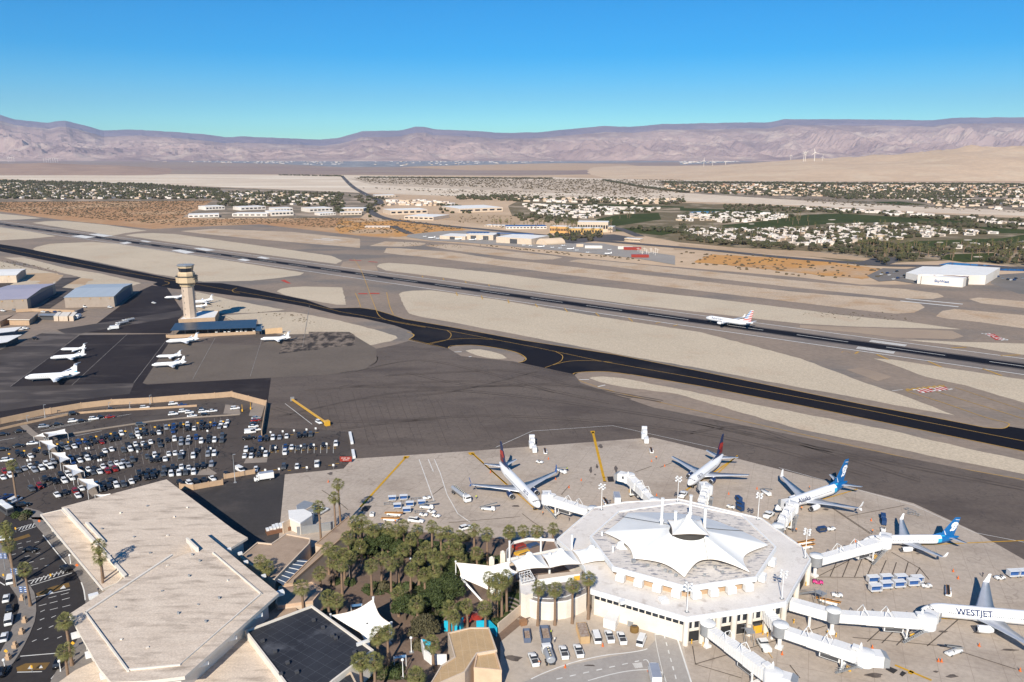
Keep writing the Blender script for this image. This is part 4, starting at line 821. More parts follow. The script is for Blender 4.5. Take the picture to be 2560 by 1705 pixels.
    for sy in (-1,1):
        wgt = MB(); secs = [(sl0, sy*R*.5, zr, c0, .45*K), (sl0+hs*.32*sw, sy*hs*.33, zr+hs*.33*dh*.9, c0*.60, .28*K), (sl0+hs*.94*sw, sy*hs*.97, zr+hs*.97*dh, ct*1.1, .09*K)]
        foil(wgt, secs); wg = wgt.build('wing', WING if not jet else FUSW, t)
        tipz = zr+hs*.97*dh; tips = sl0+hs*.94*sw
        if winglet:
            wl = MB(); h = (2.4 if winglet == 'blend' else 1.0)*span/34.3
            rg = []
            for f in (0,.25,.5,1):
                y = sy*(hs*.97+ (math.sin(f*1.4))*.75*span/34.3); z = tipz+h*(f**1.3); c = ct*1.1*(1-.6*f); sl = tips+f*1.6*span/34.3
                rg.append([(X(sl), y-.05*sy, z),(X(sl), y+.05*sy, z),(X(sl+c), y+.05*sy, z),(X(sl+c), y-.05*sy, z)])
            wl.loft(rg, 0, False)
            if split:
                rg = []
                for f in (0,.5,1):
                    y = sy*(hs*.99+f*.45); z = tipz-f*.8; c = ct*(1-.6*f); sl = tips+.3+f*.8
                    rg.append([(X(sl), y-.04*sy, z),(X(sl), y+.04*sy, z),(X(sl+c), y+.04*sy, z),(X(sl+c), y-.04*sy, z)])
                wl.loft(rg, 0, False)
            wl.build('winglet', wtip or FUSW, wg)
    # belly fairing
    bf = MB(); bf.loft([[(X(sl0-1.5*K+q*(c0+3*K)), R*.9*math.sin(2*math.pi*i/12)*w_, cz-R*.55+R*.62*math.cos(2*math.pi*i/12)*w_) for i in range(12)] for q, w_ in ((0,.3),(.15,.8),(.4,1),(.75,.95),(.92,.6),(1,.25))], 0)
    bf.build('belly_fairing', FUSW, t)
    # engines
    for sy in (-1,1):
        e = MB()
        if not jet: ey, ez, es, el = sy*4.83*span/34.3, 1.62*K**.5, sl0-.6, 4.1*span/34.3
        else: ey, ez, es, el = sy*(R+.75*K), cz+.45*R, L-bt-2.2*K, 4.2*K
        prof = [(.80,0),(.92,.06),(1.0,.25),(1.02,.5),(.96,.75),(.72,1.0)]
        e.loft([[(X(es+f*el), ey+engR*r*math.sin(2*math.pi*i/16), ez+engR*r*math.cos(2*math.pi*i/16)) for i in range(16)] for r, f in prof], 0, True, False)
        eng = e.build('engine', engine, t)
        c = MB(); c.loft([[(X(es+f*el), ey+engR*r*math.sin(2*math.pi*i/16), ez+engR*r*math.cos(2*math.pi*i/16)) for i in range(16)] for r, f in ((.80,0),(.76,.12),(.74,.2))], 0, True, False)
        c.loft([[(X(es+f*el), ey+engR*r*math.sin(2*math.pi*i/16), ez+engR*r*math.cos(2*math.pi*i/16)) for i in range(16)] for r, f in ((.75,.2),(.25,.18),(.02,.08))], 0); c.build('engine_fan', HUB, eng); c = MB()
        c.loft([[(X(es+f*el), ey+engR*r*math.sin(2*math.pi*i/16), ez+engR*r*math.cos(2*math.pi*i/16)) for i in range(16)] for r, f in ((.70,.96),(.45,1.05),(.1,1.3))], 0)
        c.build('exhaust_nozzle', HUB, eng)
        lip = MB(); lip.loft([[(X(es+f*el), ey+engR*r*math.sin(2*math.pi*i/16), ez+engR*r*math.cos(2*math.pi*i/16)) for i in range(16)] for r, f in ((.79,.01),(.84,-.02),(.93,.055),(.95,.09))], 0, True, False); lip.build('intake_lip', ALUM, eng)
        py = MB()
        if not jet: py.loft([[(X(es+el*.3),ey-.15,ez+engR*.9),(X(es+el*.3),ey+.15,ez+engR*.9),(X(es+el*.75),ey+.15,ez+engR*1.1),(X(es+el*.75),ey-.15,ez+engR*1.1)],[(X(es+el*.2+1.8),ey-.15,ez),(X(es+el*.2+1.8),ey+.15,ez),(X(es+el+1.4),ey+.15,ez+.6),(X(es+el+1.4),ey-.15,ez+.6)]], 0, False)
        else: py.box((X(es+el*.5), sy*R*1.0, ez),(el*.45,.9*K,.22*K))
        py.build('pylon', FUSW if not jet else WHITE, t)
    # tail
    fz0 = cz+R*.75; sfin = L-8.8*K*(tlen/5.5 if jet else 1); croot = 6.6*K*(1 if not jet else .62); ctip = 2.3*K*(1 if not jet else .75); stip = L-2.6*K; 
    if jet: sfin = L-6.0*K; stip = L-2.9*K
    finp = lambda u, v: (X((sfin+(stip-sfin)*v)+u*(croot+(ctip-croot)*v)), fz0+fin_h*v)
    f = MB(); rg = []
    for v in (0,.25,.5,.75,1):
        th = .24*K*(1-v*.6); pts = [(0,0),(.15,.8),(.5,1),(1,.1),(1,-.1),(.5,-1),(.15,-.8)]
        rg.append([(finp(u,v)[0], q*th, finp(u,v)[1]) for u, q in pts])
    f.loft(rg, 0, False); fmat = {'delta':DNAVY,'alaska':ABLUE,'westjet':DNAVY,'american':FUSW}.get(livery, FUSW)
    fin = f.build('tail_fin', fmat, t)
    ds = MB(); ds.loft([[(X(sfin-3.6*K), 0, fz0+.35*K),(X(sfin-3.6*K), .02, fz0+.3*K),(X(sfin-3.6*K), -.02, fz0+.3*K)],[(X(sfin+.8*K), 0, fz0+1.7*K),(X(sfin+.8*K), .14*K, fz0),(X(sfin+.8*K), -.14*K, fz0)]], 0, False); ds.build('dorsal_fin', fmat if livery != 'american' else FUSW, t)
    def emb(nm, polys, m):
        g = MB()
        for sy in (-1,1):
            for pl in polys:
                vs = [(finp(u,v)[0], sy*(.27*K*(1-v*.6)+.03), finp(u,v)[1]) for u, v in pl]
                g.add(vs, [tuple(range(len(vs)))])
        g.build(nm, m, fin)
    if livery == 'delta':
        emb('emblem', [[(.10,.66),(1.02,.60),(1.02,.44),(.5,.36),(.10,.40)]], DRED); 
        g = MB()
        for sy in (-1,1):
            vs = [(finp(u,v)[0], sy*(.27*K*(1-v*.6)+.06), finp(u,v)[1]) for u, v in ((.40,.16),(1.02,.14),(1.02,.43),(.55,.42))]
            g.add(vs, [(0,1,2,3)])
        g.build('emblem_shade', DRED2, fin)
    if livery == 'alaska':
        emb('emblem', [[(.38,.74),(.70,.76),(.95,.70),(.99,.62),(.90,.56),(.88,.50),(.94,.46),(.86,.40),(.84,.33),(.74,.28),(.62,.30),(.54,.26),(.46,.32),(.52,.42),(.40,.50),(.30,.58),(.28,.66)],
                       [(.30,.90),(.95,.88),(.97,.86),(.30,.88)], [(.02,.30),(.06,.30),(.40,.08),(.34,.08)]], FUSW)
        g = MB()
        for sy in (-1,1):
            for pl in ([(.42,.66),(.88,.66),(.86,.635),(.42,.64)],[(.48,.60),(.60,.61),(.60,.585),(.48,.585)],[(.70,.61),(.80,.61),(.80,.585),(.70,.585)],[(.62,.56),(.68,.56),(.70,.48),(.60,.48)],[(.60,.42),(.74,.42),(.72,.37),(.62,.37)],[(.36,.60),(.40,.60),(.50,.44),(.46,.44)]):
                vs = [(finp(u,v)[0], sy*(.27*K*(1-v*.6)+.06), finp(u,v)[1]) for u, v in pl]; g.add(vs, [(0,1,2,3)])
        g.build('emblem_lines', ABLUE, fin)
    if livery == 'american':
        red, blu = [], []
        for i in range(7):
            v0 = .0+i*.145; v1 = v0+.075; u1 = 1.02
            red.append([(.5 if i > 1 else -.02, v0),(u1, v0),(u1, min(1,v1)),(.5 if i > 1 else -.02, min(1,v1))])
            if i > 1: blu.append([(-.02,v0),(.46,v0),(.46,min(1,v1)),(-.02,min(1,v1))])
        emb('red_stripes', red, FLRED); emb('blue_stripes', blu, LTBLUE)
    if livery == 'bluebase': emb('blue_flash', [[(-.05,.0),(1.1,-.05),(1.0,.16),(.3,.06)]], ACYAN)
    # stabilisers
    hz = cz+.9*K if not jet else fz0+fin_h*.97; ss = L-5.4*K if not jet else L-3.3*K; hy = 7.0*K if not jet else 4.6*K
    if jet == 'mid': hz = fz0+fin_h*.45; ss = L-4.4*K
    for sy in (-1,1):
        hb = MB(); foil(hb, [(ss, sy*(.5*K if not jet else .02), hz, (3.9 if not jet else 2.2)*K, .16*K), (ss+hy*.55, sy*hy, hz+(.75*K if not jet else 0), (1.35 if not jet else 1.0)*K, .06*K)]); hb.build('tailplane', WING if livery != 'plain' else FUSW, t)
    # landing gear
    gm = MB(); wheel(gm, 0, 0, .42*K, .3*K); wme = gm.mesh('wheel', [BLACK])
    for s, y in ((4.3*K,0),(L*.515,2.8*K),(L*.515,-2.8*K)):
        g = MB(); g.tube((X(s), y, .3*K), (X(s), y, cz-R*.6), .11*K, .14*K, 8); gg = g.build('landing_gear', SILV, t)
        for o in (-.32*K,.32*K): child('wheel', wme, gg, (X(s), y+o, 0))
    if titles:
        for sy in (-1,1):
            me = text_mesh(titles[0], titles[1], 'lettering', True); fine_mesh(me)
            for v in me.vertices:
                xx, yy = v.co.x, v.co.y; s = titles[2] + (xx if sy > 0 else -xx); aa = titles[4]-yy/R; p = surf(max(s,.1), sy*aa, .05); v.co = p
            me.materials.append(titles[3]); o = child('airline_name', me, t)
    return t
# ================================================================ aircraft in their places
airplane('airliner', 'white airliner with navy engines and red-banded navy tail, left wing beside the fuel truck', ('I',836,730), ('I',478,335), 0, L=42.1, span=35.8, wing_s=.36, livery='delta', engine=DNAVY, split=True, wtip=BLUE, titles=('DELTA',1.5,9.8,DNAVY,.85))
airplane('airliner', 'white airliner with navy and red tail parked at the top of the hexagonal terminal', ('K',82,630), ('K',425,340), 0, L=34.5, span=33.8, wing_s=.32, livery='delta', engine=DNAVY, winglet=None, titles=('DELTA',1.5,7.5,DNAVY,.95))
airplane('airliner', 'larger airliner with blue face-emblem tail docked nose-left beside the terminal corner', ('K',935,872), ('K',1660,600), 0, L=40.5, span=34.8, wing_s=.35, livery='alaska', split=True, wtip=FUSW, rear=(ABLUE, ACYAN), titles=('Alaska',2.6,13.5,DNAVY,1.15))
airplane('airliner', 'smaller regional jet with blue face-emblem tail behind the upper right passenger bridge', ('M',775,752), ('M',1690,712), 0, L=31.7, R=1.5, span=27.5, cz=3.0, znose=2.6, fin_h=6.6, engR=.85, wing_s=.37, livery='alaska', wtip=FUSW, rear=(ABLUE, ACYAN))
airplane('airliner', 'white airliner with WESTJET lettering cut off by the right frame edge', ('M',1338,1425), ('M',2352,1478), 0, L=39.5, span=34.5, livery='westjet', titles=('WESTJET',2.35,13.2,DNAVY,1.1))
airplane('airliner', 'airliner with red and blue striped tail rolling on the black runway', ('O',290,640), ('O',1640,800), 0, L=39.5, span=34.5, livery='american', titles=('American',2.5,10.5,paint('title_grey',(.16,.19,.26)),1.1))
JL = [('D',208,1158,645,1118,'T','large white business jet with blue tail flash, nearest in the left group'),('D',422,992,705,960,'T','white business jet in the middle of the left group of three on dark asphalt'),('D',510,920,725,905,'T','smallest white business jet, farthest of the left group of three'),
 ('D',1275,1052,1545,1022,'mid','white business jet with pointed fin, nearest of the pair on the grey stand'),('D',1315,980,1520,962,'T','white business jet, rear one of the pair on the grey stand'),('N',88,1258,535,1212,'T','white business jet parked in front of the tan wall by the control tower'),
 ('N',1480,1222,1890,1192,'T','white business jet with dark striped tail right of the tower car shade'),('N',65,612,345,585,'T','white business jet behind and left of the control tower shaft'),('N',400,690,715,642,'T','white business jet right of the control tower shaft, the farther one'),('N',440,752,650,720,'T','white business jet right of the control tower shaft, the nearer one')]
for k, x0, y0, x1, y1, tp, lb in JL:
    airplane('business_jet', lb, (k,x0,y0), (k,x1,y1), 0, L=None, jet=(True if tp == 'T' else 'mid'), livery='bluebase' if 'blue tail' in lb else 'plain', winglet='small', wing_s=.44, group='business jets on the general aviation apron', cat='business jet')
# ================================================================ building helpers
STUCCO = mat('cream_stucco', (.62,.50,.38), (.55,.44,.34), .3, .85, fine=.06); STUCW = mat('white_stucco', (.74,.68,.60), (.68,.62,.54), .3, .85, fine=.06)
TANW = mat('tan_block', (.48,.33,.21), (.42,.29,.185), .5, .85, fine=.08)
ROOFW = mat('weathered_white_roof', (.70,.64,.585), (.62,.555,.50), .25, .85, world=True, st=(.5,1.2,1), c3=(.40,.345,.30), scale3=.14, lo3=.58, hi3=.74, st3=(.5,1.5,1), rot=.25, fine=.12, fscale=2)
ROOFP = mat('pink_white_roof', (.70,.59,.48), (.62,.515,.415), .35, .85, world=True, st=(.3,1.3,1), c3=(.34,.275,.22), scale3=.34, lo3=.51, hi3=.76, st3=(.3,1.1,1), rot=-.12, fine=.2, fscale=2.2)
add_lines(ROOFP, True, 'grid', .09, 0, (.30,.25,.21), rot=.62, mortar=.008, strength=.15)
ROOFB = mat('black_roof', (.030,.032,.040), (.042,.045,.055), .12, .7, world=True, c3=(.09,.095,.11), scale3=.07, lo3=.6, hi3=.7, fine=.1, fscale=2)
add_lines(ROOFB, True, 'grid', .34, 0, (.13,.14,.16), rot=.62, mortar=.010, strength=.7)
ROOFT = mat('tan_roof', (.40,.30,.225), (.34,.255,.19), .3, .85, world=True, c3=(.24,.17,.13), scale3=.15, lo3=.55, hi3=.75, fine=.1, fscale=2)
ROOFO = mat('ochre_roof', (.52,.36,.20), (.46,.32,.18), .3, .85, world=True, fine=.1, fscale=2)
add_lines(ROOFO, True, 'grid', .5, 0, (.62,.50,.36), rot=-.15, mortar=.02, rh=4, strength=.6)
ROOFM = mat('blue_grey_metal_roof', (.40,.45,.50), (.36,.41,.46), .1, .5, 0, st=(6,.3,1)); ROOFL = mat('lavender_metal_roof', (.40,.37,.43), (.36,.335,.40), .1, .5, 0)
METW = mat('tan_metal_wall', (.34,.275,.225), (.31,.25,.20), .4, .6); METB = mat('blue_grey_door', (.07,.10,.15), (.06,.085,.13), .3, .5)
PURE = mat('clean_white_roof', (.78,.77,.75), (.72,.71,.69), .1, .8, world=True, fine=.05, fscale=1)
def cen(pts): return Vector((sum(p.x for p in pts)/len(pts), sum(p.y for p in pts)/len(pts), 0))
def loc2(pts, c): return [(p[0]-c.x, p[1]-c.y) for p in pts]
def inset(pts, d):
    n = len(pts); out = []; a = sum(pts[i][0]*pts[(i+1)%n][1]-pts[(i+1)%n][0]*pts[i][1] for i in range(n)); sg = 1 if a > 0 else -1
    for i in range(n):
        p, q, r = Vector(pts[i-1][:2]), Vector(pts[i][:2]), Vector(pts[(i+1)%n][:2])
        e1 = (q-p).normalized(); e2 = (r-q).normalized(); n1 = Vector((-e1.y, e1.x))*sg; n2 = Vector((-e2.y, e2.x))*sg
        den = 1+n1.dot(n2); m = (n1+n2)/max(den, .3); out.append((q.x+m.x*d, q.y+m.y*d))
    return out
def bldg(name, label, k, pts, h, wall=STUCCO, roof=ROOFW, fascia=None, cat='building', z0=.5, over=.0, slab_t=.5, parapet=0, pw=.35, group=None, world=None, par=None):
    w = world or [Q(k, *p, h) if len(p) == 2 else Q(*p, h) for p in pts]; c = cen(w); c.z = 0
    t = par or thing(name, label, cat, (c.x, c.y, 0), 0, group)
    if par: c = Vector(par.location)
    L2 = loc2(w, c); wl = inset(L2, over) if over else inset(L2, .03)
    b = MB(); b.prism(wl, z0-.2, h-slab_t+.01, 0); b.build('wall', wall, t)
    b = MB(); b.prism(L2, h-slab_t, h, 1, 0); r = b.build('roof', [roof, fascia or wall], t)
    if parapet:
        b = MB(); n = len(L2); inn = inset(L2, pw); a = sum(L2[i][0]*L2[(i+1)%n][1]-L2[(i+1)%n][0]*L2[i][1] for i in range(n))
        for i in range(n):
            j = (i+1)%n; q = [L2[i], L2[j], inn[j], inn[i]]; b.prism(q, h-.002, h+parapet, 0)
        b.build('parapet', fascia or wall, r)
    return t
def windows(par, a, b_, z0, z1, n, gap=.25, off=.04, m=GLASS, name='window', frame=None, one=False):
    """row of windows on the wall from world point a to b_ (outside on the right-hand side)"""
    c = Vector(par.location); a = Vector((a.x, a.y)); b_ = Vector((b_.x, b_.y)); d = (b_-a); L = d.length; d.normalize(); nn = Vector((d.y, -d.x)); ang = math.atan2(d.y, d.x); allb = MB()
    for i in range(n):
        s = L*(i+.5)/n; wdt = L/n*(1-gap); p = a+d*s+nn*off
        if one: allb.box((p.x-c.x, p.y-c.y, (z0+z1)/2), (wdt,.08,z1-z0), ang); continue
        mb = MB(); mb.box((0,0,0),(wdt,.08,z1-z0)); o = mb.build(name, m, par, (p.x-c.x, p.y-c.y, (z0+z1)/2)); o.rotation_euler = (0,0,ang)
        if frame:
            fb = MB(); 
            for s2 in (-1,1): fb.box((s2*wdt/2,0,0),(.1,.14,z1-z0+.1)); fb.box((0,0,s2*(z1-z0)/2),(wdt+.1,.14,.1))
            fb.build('frame', frame, o)
    if one: allb.build(name, m, par)
def pbox(par, name, p, d, m, rz=0):
    c = Vector(par.location); b = MB(); b.box((0,0,0), d); o = b.build(name, m, par, (p[0]-c.x, p[1]-c.y, p[2]-c.z)); o.rotation_euler = (0,0,rz); return o
# ================================================================ control tower
tb = Q('N',456,1000,0.5)
t = thing('control_tower', 'tall cream control tower with dark glass cab rising over the dark blue car shade', 'control tower', (tb.x, tb.y, .5))
TS = mat('tower_concrete', (.52,.41,.32), (.48,.38,.30), .4, .85); add_lines(TS, False, 'grid', .5, 0, (.36,.28,.22), mortar=.015)
TC = mat('tower_cream', (.58,.44,.28), (.54,.41,.265), .4, .8)
oc = lambda r: r/math.cos(math.pi/8)
b = MB(); b.lathe([(oc(4.3),0),(oc(4.2),30.5)], n=8, a0=math.pi/8, smooth=False); b.build('shaft', TS, t)
b = MB(); b.lathe([(oc(4.9),29.6),(oc(5.0),31.2)], n=8, a0=math.pi/8, smooth=False); b.lathe([(oc(5.2),31.2),(oc(7.2),32.6),(oc(7.2),37.0),(oc(6.6),37.3)], n=8, a0=math.pi/8, smooth=False); b.build('lower_gallery', TC, t)
b = MB(); b.lathe([(oc(5.3),31.0),(oc(5.3),31.25)], n=8, a0=math.pi/8, smooth=False); b.lathe([(oc(7.7),37.1),(oc(7.7),37.3)], n=8, a0=math.pi/8, smooth=False)
for z in (37.7, 38.2): 
    pts = [(7.6*math.cos(i*math.pi/4+math.pi/8), 7.6*math.sin(i*math.pi/4+math.pi/8), z) for i in range(9)]; b.path(pts, .06, 4)
b.box((6.5,-2.0,36.5),(4.2,4.5,.3)); b.box((6.8,-2.0,35.2),(3.2,3.8,.2)); b.build('balcony', DGREY, t)
b = MB(); b.lathe([(oc(5.8),37.3),(oc(5.6),39.6),(oc(4.8),40.6)], n=8, a0=math.pi/8, smooth=False); b.build('upper_storey', TC, t)
b = MB(); b.lathe([(oc(4.5),40.6),(oc(5.1),43.6)], n=8, a0=math.pi/8, smooth=False); b.build('cab_windows', GLASS, t)
b = MB(); b.lathe([(oc(5.15),43.6),(oc(5.3),45.0)], n=8, a0=math.pi/8, smooth=False); b.build('cab_roof_band', TC, t)
b = MB(); b.lathe([(oc(5.7),45.0),(oc(5.9),45.7),(oc(5.7),45.9)], n=8, a0=math.pi/8, smooth=False)
for i in range(16): b.tube((5.6*math.cos(i*.39),5.6*math.sin(i*.39),45.7),(5.6*math.cos(i*.39),5.6*math.sin(i*.39),46.6),.05,.05,4)
b.path([(5.6*math.cos(i*.39),5.6*math.sin(i*.39),46.5) for i in range(17)], .05, 4); b.tube((2,1,45.9),(2,1,48.5),.08,.04,5); b.tube((-2,1,45.9),(-2,1,47.8),.08,.04,5); b.build('roof_railing', GREYM, t)
for i in range(6): pbox(t, 'window', (tb.x-1.6, tb.y-4.33, 4+i*4.6), (.35,.08,1.2), DGREY)
sh_c = [Q('N',x,y,0) for x,y in ((150,1100),(225,990),(1430,935),(1410,1060))]
bt_ = bldg('tower_office', 'low building with white roof and orange-tan walls at the foot of the control tower', 'N', [(270,940),(370,860),(540,830),(560,812),(870,808),(810,910)], 6, TANW, PURE, parapet=.4, cat='building')
# car shade: long dark blue canopy on posts
cs = [Q('N',150,1100,4.2),Q('N',1410,1058,4.2),Q('N',1430,935,5.2),Q('N',225,990,5.2)]; c = cen(cs)
t = thing('car_shade', 'long dark blue canopy on posts in front of the control tower', 'canopy', (c.x,c.y,.5))
SH = mat('solar_blue', (.028,.045,.068), (.038,.058,.085), .2, .35); add_lines(SH, True, 'grid', .6, 0, (.07,.10,.15), mortar=.02)
b = MB(); vs = [(p.x-c.x,p.y-c.y,p.z-.5) for p in cs]+[(p.x-c.x,p.y-c.y,p.z-.3) for p in cs]; b.add(vs, [(3,2,1,0),(4,5,6,7),(0,1,5,4),(1,2,6,5),(2,3,7,6),(3,0,4,7)]); b.build('canopy_roof', SH, t)
for i in range(8):
    for a_, d_ in ((cs[0],cs[1]),(cs[3],cs[2])):
        p = a_+(d_-a_)*((i+.3)/7.6); b = MB(); b.tube((p.x-c.x,p.y-c.y,0),(p.x-c.x,p.y-c.y,p.z-.5),.14); b.build('post', DGREY, t)
bw = [Q('N',1410,1105,4),Q('N',1490,1108,4),Q('N',1527,1030,4),Q('N',1400,1040,4)]; b = MB(); cc = cen(bw); t2 = thing('car_shade', 'short dark blue canopy at the right end of the long one by the control tower', 'canopy', (cc.x,cc.y,.5))
b.prism(loc2(bw, cc), 3.4, 3.6); b.build('canopy_roof', SH, t2)
for p in bw: b = MB(); b.tube((p.x-cc.x,p.y-cc.y,0),(p.x-cc.x,p.y-cc.y,3.4),.12); b.build('post', DGREY, t2)
for i, x in enumerate((830,955,1015,1135,1195,1260,1380)): carpx('N', x, 1112-i*3, (0,-20), 'sedan' if i % 2 else 'suv', 'white', 'white car parked under the dark blue canopy, %s from the left' % ['first','second','third','fourth','fifth','sixth','last'][i], 'cars under the blue canopy')
def wallrun(name, label, k, pts, h, m, thick=.35, cat='wall', cap=None, z0=.5, posts=0, pm=None):
    w = [Q(k, *p, .5) if len(p) == 2 else Q(*p, .5) for p in pts]; c = Vector((w[0].x, w[0].y, z0)); t = thing(name, label, cat, c); b = MB()
    for p, q in zip(w[:-1], w[1:]):
        d = q-p; d.z = 0; b.box(((p.x+q.x)/2-c.x, (p.y+q.y)/2-c.y, h/2), (d.length+thick*.9, thick, h), math.atan2(d.y, d.x))
    b.build('wall_panel', m, t)
    if posts:
        pb = MB(); pb.box((0,0,h/2+.15),(.5,.5,h+.3)); me = pb.mesh('pier', pm or m)
        for p, q in zip(w[:-1], w[1:]):
            n = max(1, int((q-p).length/posts)); 
            for i in range(n+1): r = p+(q-p)*(i/n); child('pier', me, t, (r.x-c.x, r.y-c.y, 0), math.atan2((q-p).y,(q-p).x))
    return t
wallrun('block_wall', 'tan wall in front of the dark blue car shade', 'N', [(95,1200),(160,1210),(1405,1150)], 2.2, TANW)
wallrun('block_wall', 'tan enclosure wall behind the business jet right of the car shade', 'N', [(1555,1150),(1800,1130)], 4, mat('peach_block',(.62,.42,.24),None,.5,.85))
put(tug, 'N', 1740, 1140, (-20,0), 'yellow loader by the tan enclosure wall', col='pink') if False else None
wallrun('perimeter_wall', 'long tan perimeter wall between car park and dark apron', 'E', [(-500,560),(0,395),(440,300),(500,292),(800,240),(1100,205),(1490,185),(1860,155),(2110,140),(2280,125),('F',310,205),('F',655,295)], 3.0, TANW, posts=14)
wallrun('perimeter_wall', 'short dark wall shaded at the right end of the tan perimeter wall', 'F', [(655,295),(607,590)], 2.6, TANW)
wallrun('low_wall', 'tan low wall between the two lanes above the car park', 'E', [(-400,560),(0,452),(230,400),(700,300),(1040,272),(1480,250),(1930,222)], 1.1, TANW)
wallrun('block_wall', 'tan wall with piers between car park and delivery yard', 'E', [(1770,1030),(1900,1040),(2050,1012),(2185,990)], 2.2, TANW, posts=5)
wallrun('block_wall', 'tan wall with gate beside the white vans of the car park', 'F', [(240,1010),(385,985),(535,960)], 2.0, TANW, posts=5)
wallrun('kerb_wall', 'pale concrete kerb wall along the top of the car park', 'E', [(600,510),(1000,445),(1500,370),(1790,340),(2350,305)], .7, ccp)
# ================================================================ hangars and sheds on the left
def hangar(label, front, back_r, hpx, roof, wallm, door=METB, name='hangar', rise=2.2, n_lamp=5, h=9):
    """front: two front-bottom points (world), depth vector from right corner to back right"""
    a, b_ = front; d = (b_-a); dep = back_r-b_; c = Vector(((a.x+b_.x)/2, (a.y+b_.y)/2, .5)); t = thing(name, label, 'hangar', c)
    A = a-c; B = b_-c; A.z = B.z = 0; D = Vector((dep.x, dep.y, 0)); mid = D*.5
    b = MB(); vs = [A, B, B+D, A+D]; 
    wv = [(p.x,p.y,0) for p in vs]+[(p.x,p.y,h) for p in vs]+[tuple(A+mid+Vector((0,0,h+rise))), tuple(B+mid+Vector((0,0,h+rise)))]
    b.add(wv, [(0,1,5,4),(2,3,7,6),(1,2,6,9,5),(3,0,4,8,7),(4,5,9,8),(8,9,6,7)]); b.build('wall', wallm, t)
    u = d.normalized()*.5; r = MB(); o = Vector((0,0,.12)); e = D.normalized()*.4
    top = [A-u-e+Vector((0,0,h-.05)), B+u-e+Vector((0,0,h-.05)), B+u+mid+Vector((0,0,h+rise)), A-u+mid+Vector((0,0,h+rise)), B+u+D+e+Vector((0,0,h-.05)), A-u+D+e+Vector((0,0,h-.05))]
    r.add([tuple(p+o) for p in top]+[tuple(p+o*2.2) for p in top], [(6,7,8,9),(9,8,10,11),(3,2,1,0),(5,4,2,3),(0,1,7,6),(1,2,8,7),(2,4,10,8),(4,5,11,10),(5,3,9,11),(3,0,6,9)]); r.build('roof', roof, t)
    # big door on the side facing right
    s = D.normalized(); nn = Vector((s.y,-s.x,0)); 
    if nn.dot(d) < 0: nn = -nn
    p = B+D*.5+nn*.12; db = MB(); db.box((0,0,h*.44),(D.length*.78,.15,h*.88)); o_ = db.build('hangar_door', door, t, p); o_.rotation_euler = (0,0,math.atan2(s.y,s.x))
    # panel seams and lamps on the front
    f = d.normalized(); fn = Vector((f.y,-f.x,0)); 
    if fn.dot(D) > 0: fn = -fn
    for i in range(n_lamp):
        q = A+d*((i+.6)/n_lamp)+fn*.3; lb = MB(); lb.box((0,0,0),(.7,.5,.5)); o2 = lb.build('wall_lamp', paint('amber_lamp_housing',(.60,.33,.08)) if i == 0 and 'amber_lamp_housing' not in MATS else MATS['amber_lamp_housing'], t, q+Vector((0,0,h*.85)))
    for i in range(3):
        q = A+d*((i+1)/4)+fn*.06; sb = MB(); sb.box((0,0,h*.47),(.15,.1,h*.93)); o3 = sb.build('seam', DGREY if i == 9 else METW, t, q); o3.rotation_euler = (0,0,math.atan2(f.y,f.x))
    return t
hangar('large tan hangar with pale blue metal roof left of the control tower', (Q('Y',965,765,.5),Q('Y',1690,748,.5)), Q('Y',1960,548,.5), 0, ROOFM, METW)
hangar('large tan hangar with lavender metal roof at the left edge', (Q('Y',-350,820,.5),Q('Y',415,785,.5)), Q('Y',828,548,.5), 0, ROOFL, METW)
hangar('smaller cream hangar with white roof at the left edge behind the others', (Q('Y',-300,405,.5),Q('Y',250,392,.5)), Q('Y',390,292,.5), 0, PURE, STUCCO, door=METW, n_lamp=2, h=7.5, rise=1)
def shed(label, k, pts, h, wall=STUCCO, roof=ROOFT, **kw): return bldg(kw.pop('name','low_building'), label, k, pts, h, wall, roof, **kw)
shed('flat-roofed beige building beside the palms at the far left apron', 'Y', [(110,930),(270,838),(570,830),(435,935)], 5, TANW, ROOFT, over=.8, fascia=STUCW)
shed('beige building with tan wall at the left frame edge', 'Y', [(-500,970),(-200,905),(100,870),(190,870),(0,960)], 5, TANW, ROOFT, over=.5)
shed('long white canopy roof at the left frame edge, upper of two', 'Y', [(-500,1190),(-300,1090),(320,1040),(220,1105)], 4.5, METB, PURE, name='shade_canopy', over=2.0)
shed('long white canopy roof at the left frame edge, lower of two', 'Y', [(-500,1360),(-300,1200),(330,1155),(110,1265)], 4.5, DGREY, PURE, name='shade_canopy', over=2.0)
shed('grey flat canopy behind the beige storage containers', 'Y', [(560,875),(600,845),(900,845),(880,880)], 4, DGREY, MATS['grey_metal'], name='shade_canopy', over=1.)
wallrun('block_wall', 'tan wall behind the beige storage containers', 'Y', [(240,830),(480,815),(1100,840)], 2.5, TANW)
wallrun('block_wall', 'dark sloping wall right of the beige storage containers', 'Y', [(1110,870),(1230,810)], 3, METB)
for i, x in enumerate((825,900,965,1050)):
    a = Q('Y', x-30, 955, .5); b_ = Q('Y', x+35, 955, .5); dd = Q('Y', x+100, 880, .5); hh = 3.6
    bldg('storage_container', 'beige storage container on the left apron, %s of the row of four from the left' % ['first','second','third','last'][i], 'Y', [], hh+.5, STUCCO, STUCW, cat='container', world=[a, b_, b_+(dd-b_)*.9, a+(dd-b_)*.9], slab_t=.2, group='row of beige containers')
put(fuel, 'Y', 1800, 1005, (-30,6), 'silver fuel truck, nearer of the two parked side by side on the left apron', L=10.5)
put(fuel, 'Y', 1890, 965, (-30,6), 'silver fuel truck, farther of the two parked side by side on the left apron', L=10.5)
put(boxtruck, 'Y', 1665, 1075, (-30,3), 'small white truck in front of the silver fuel trucks')
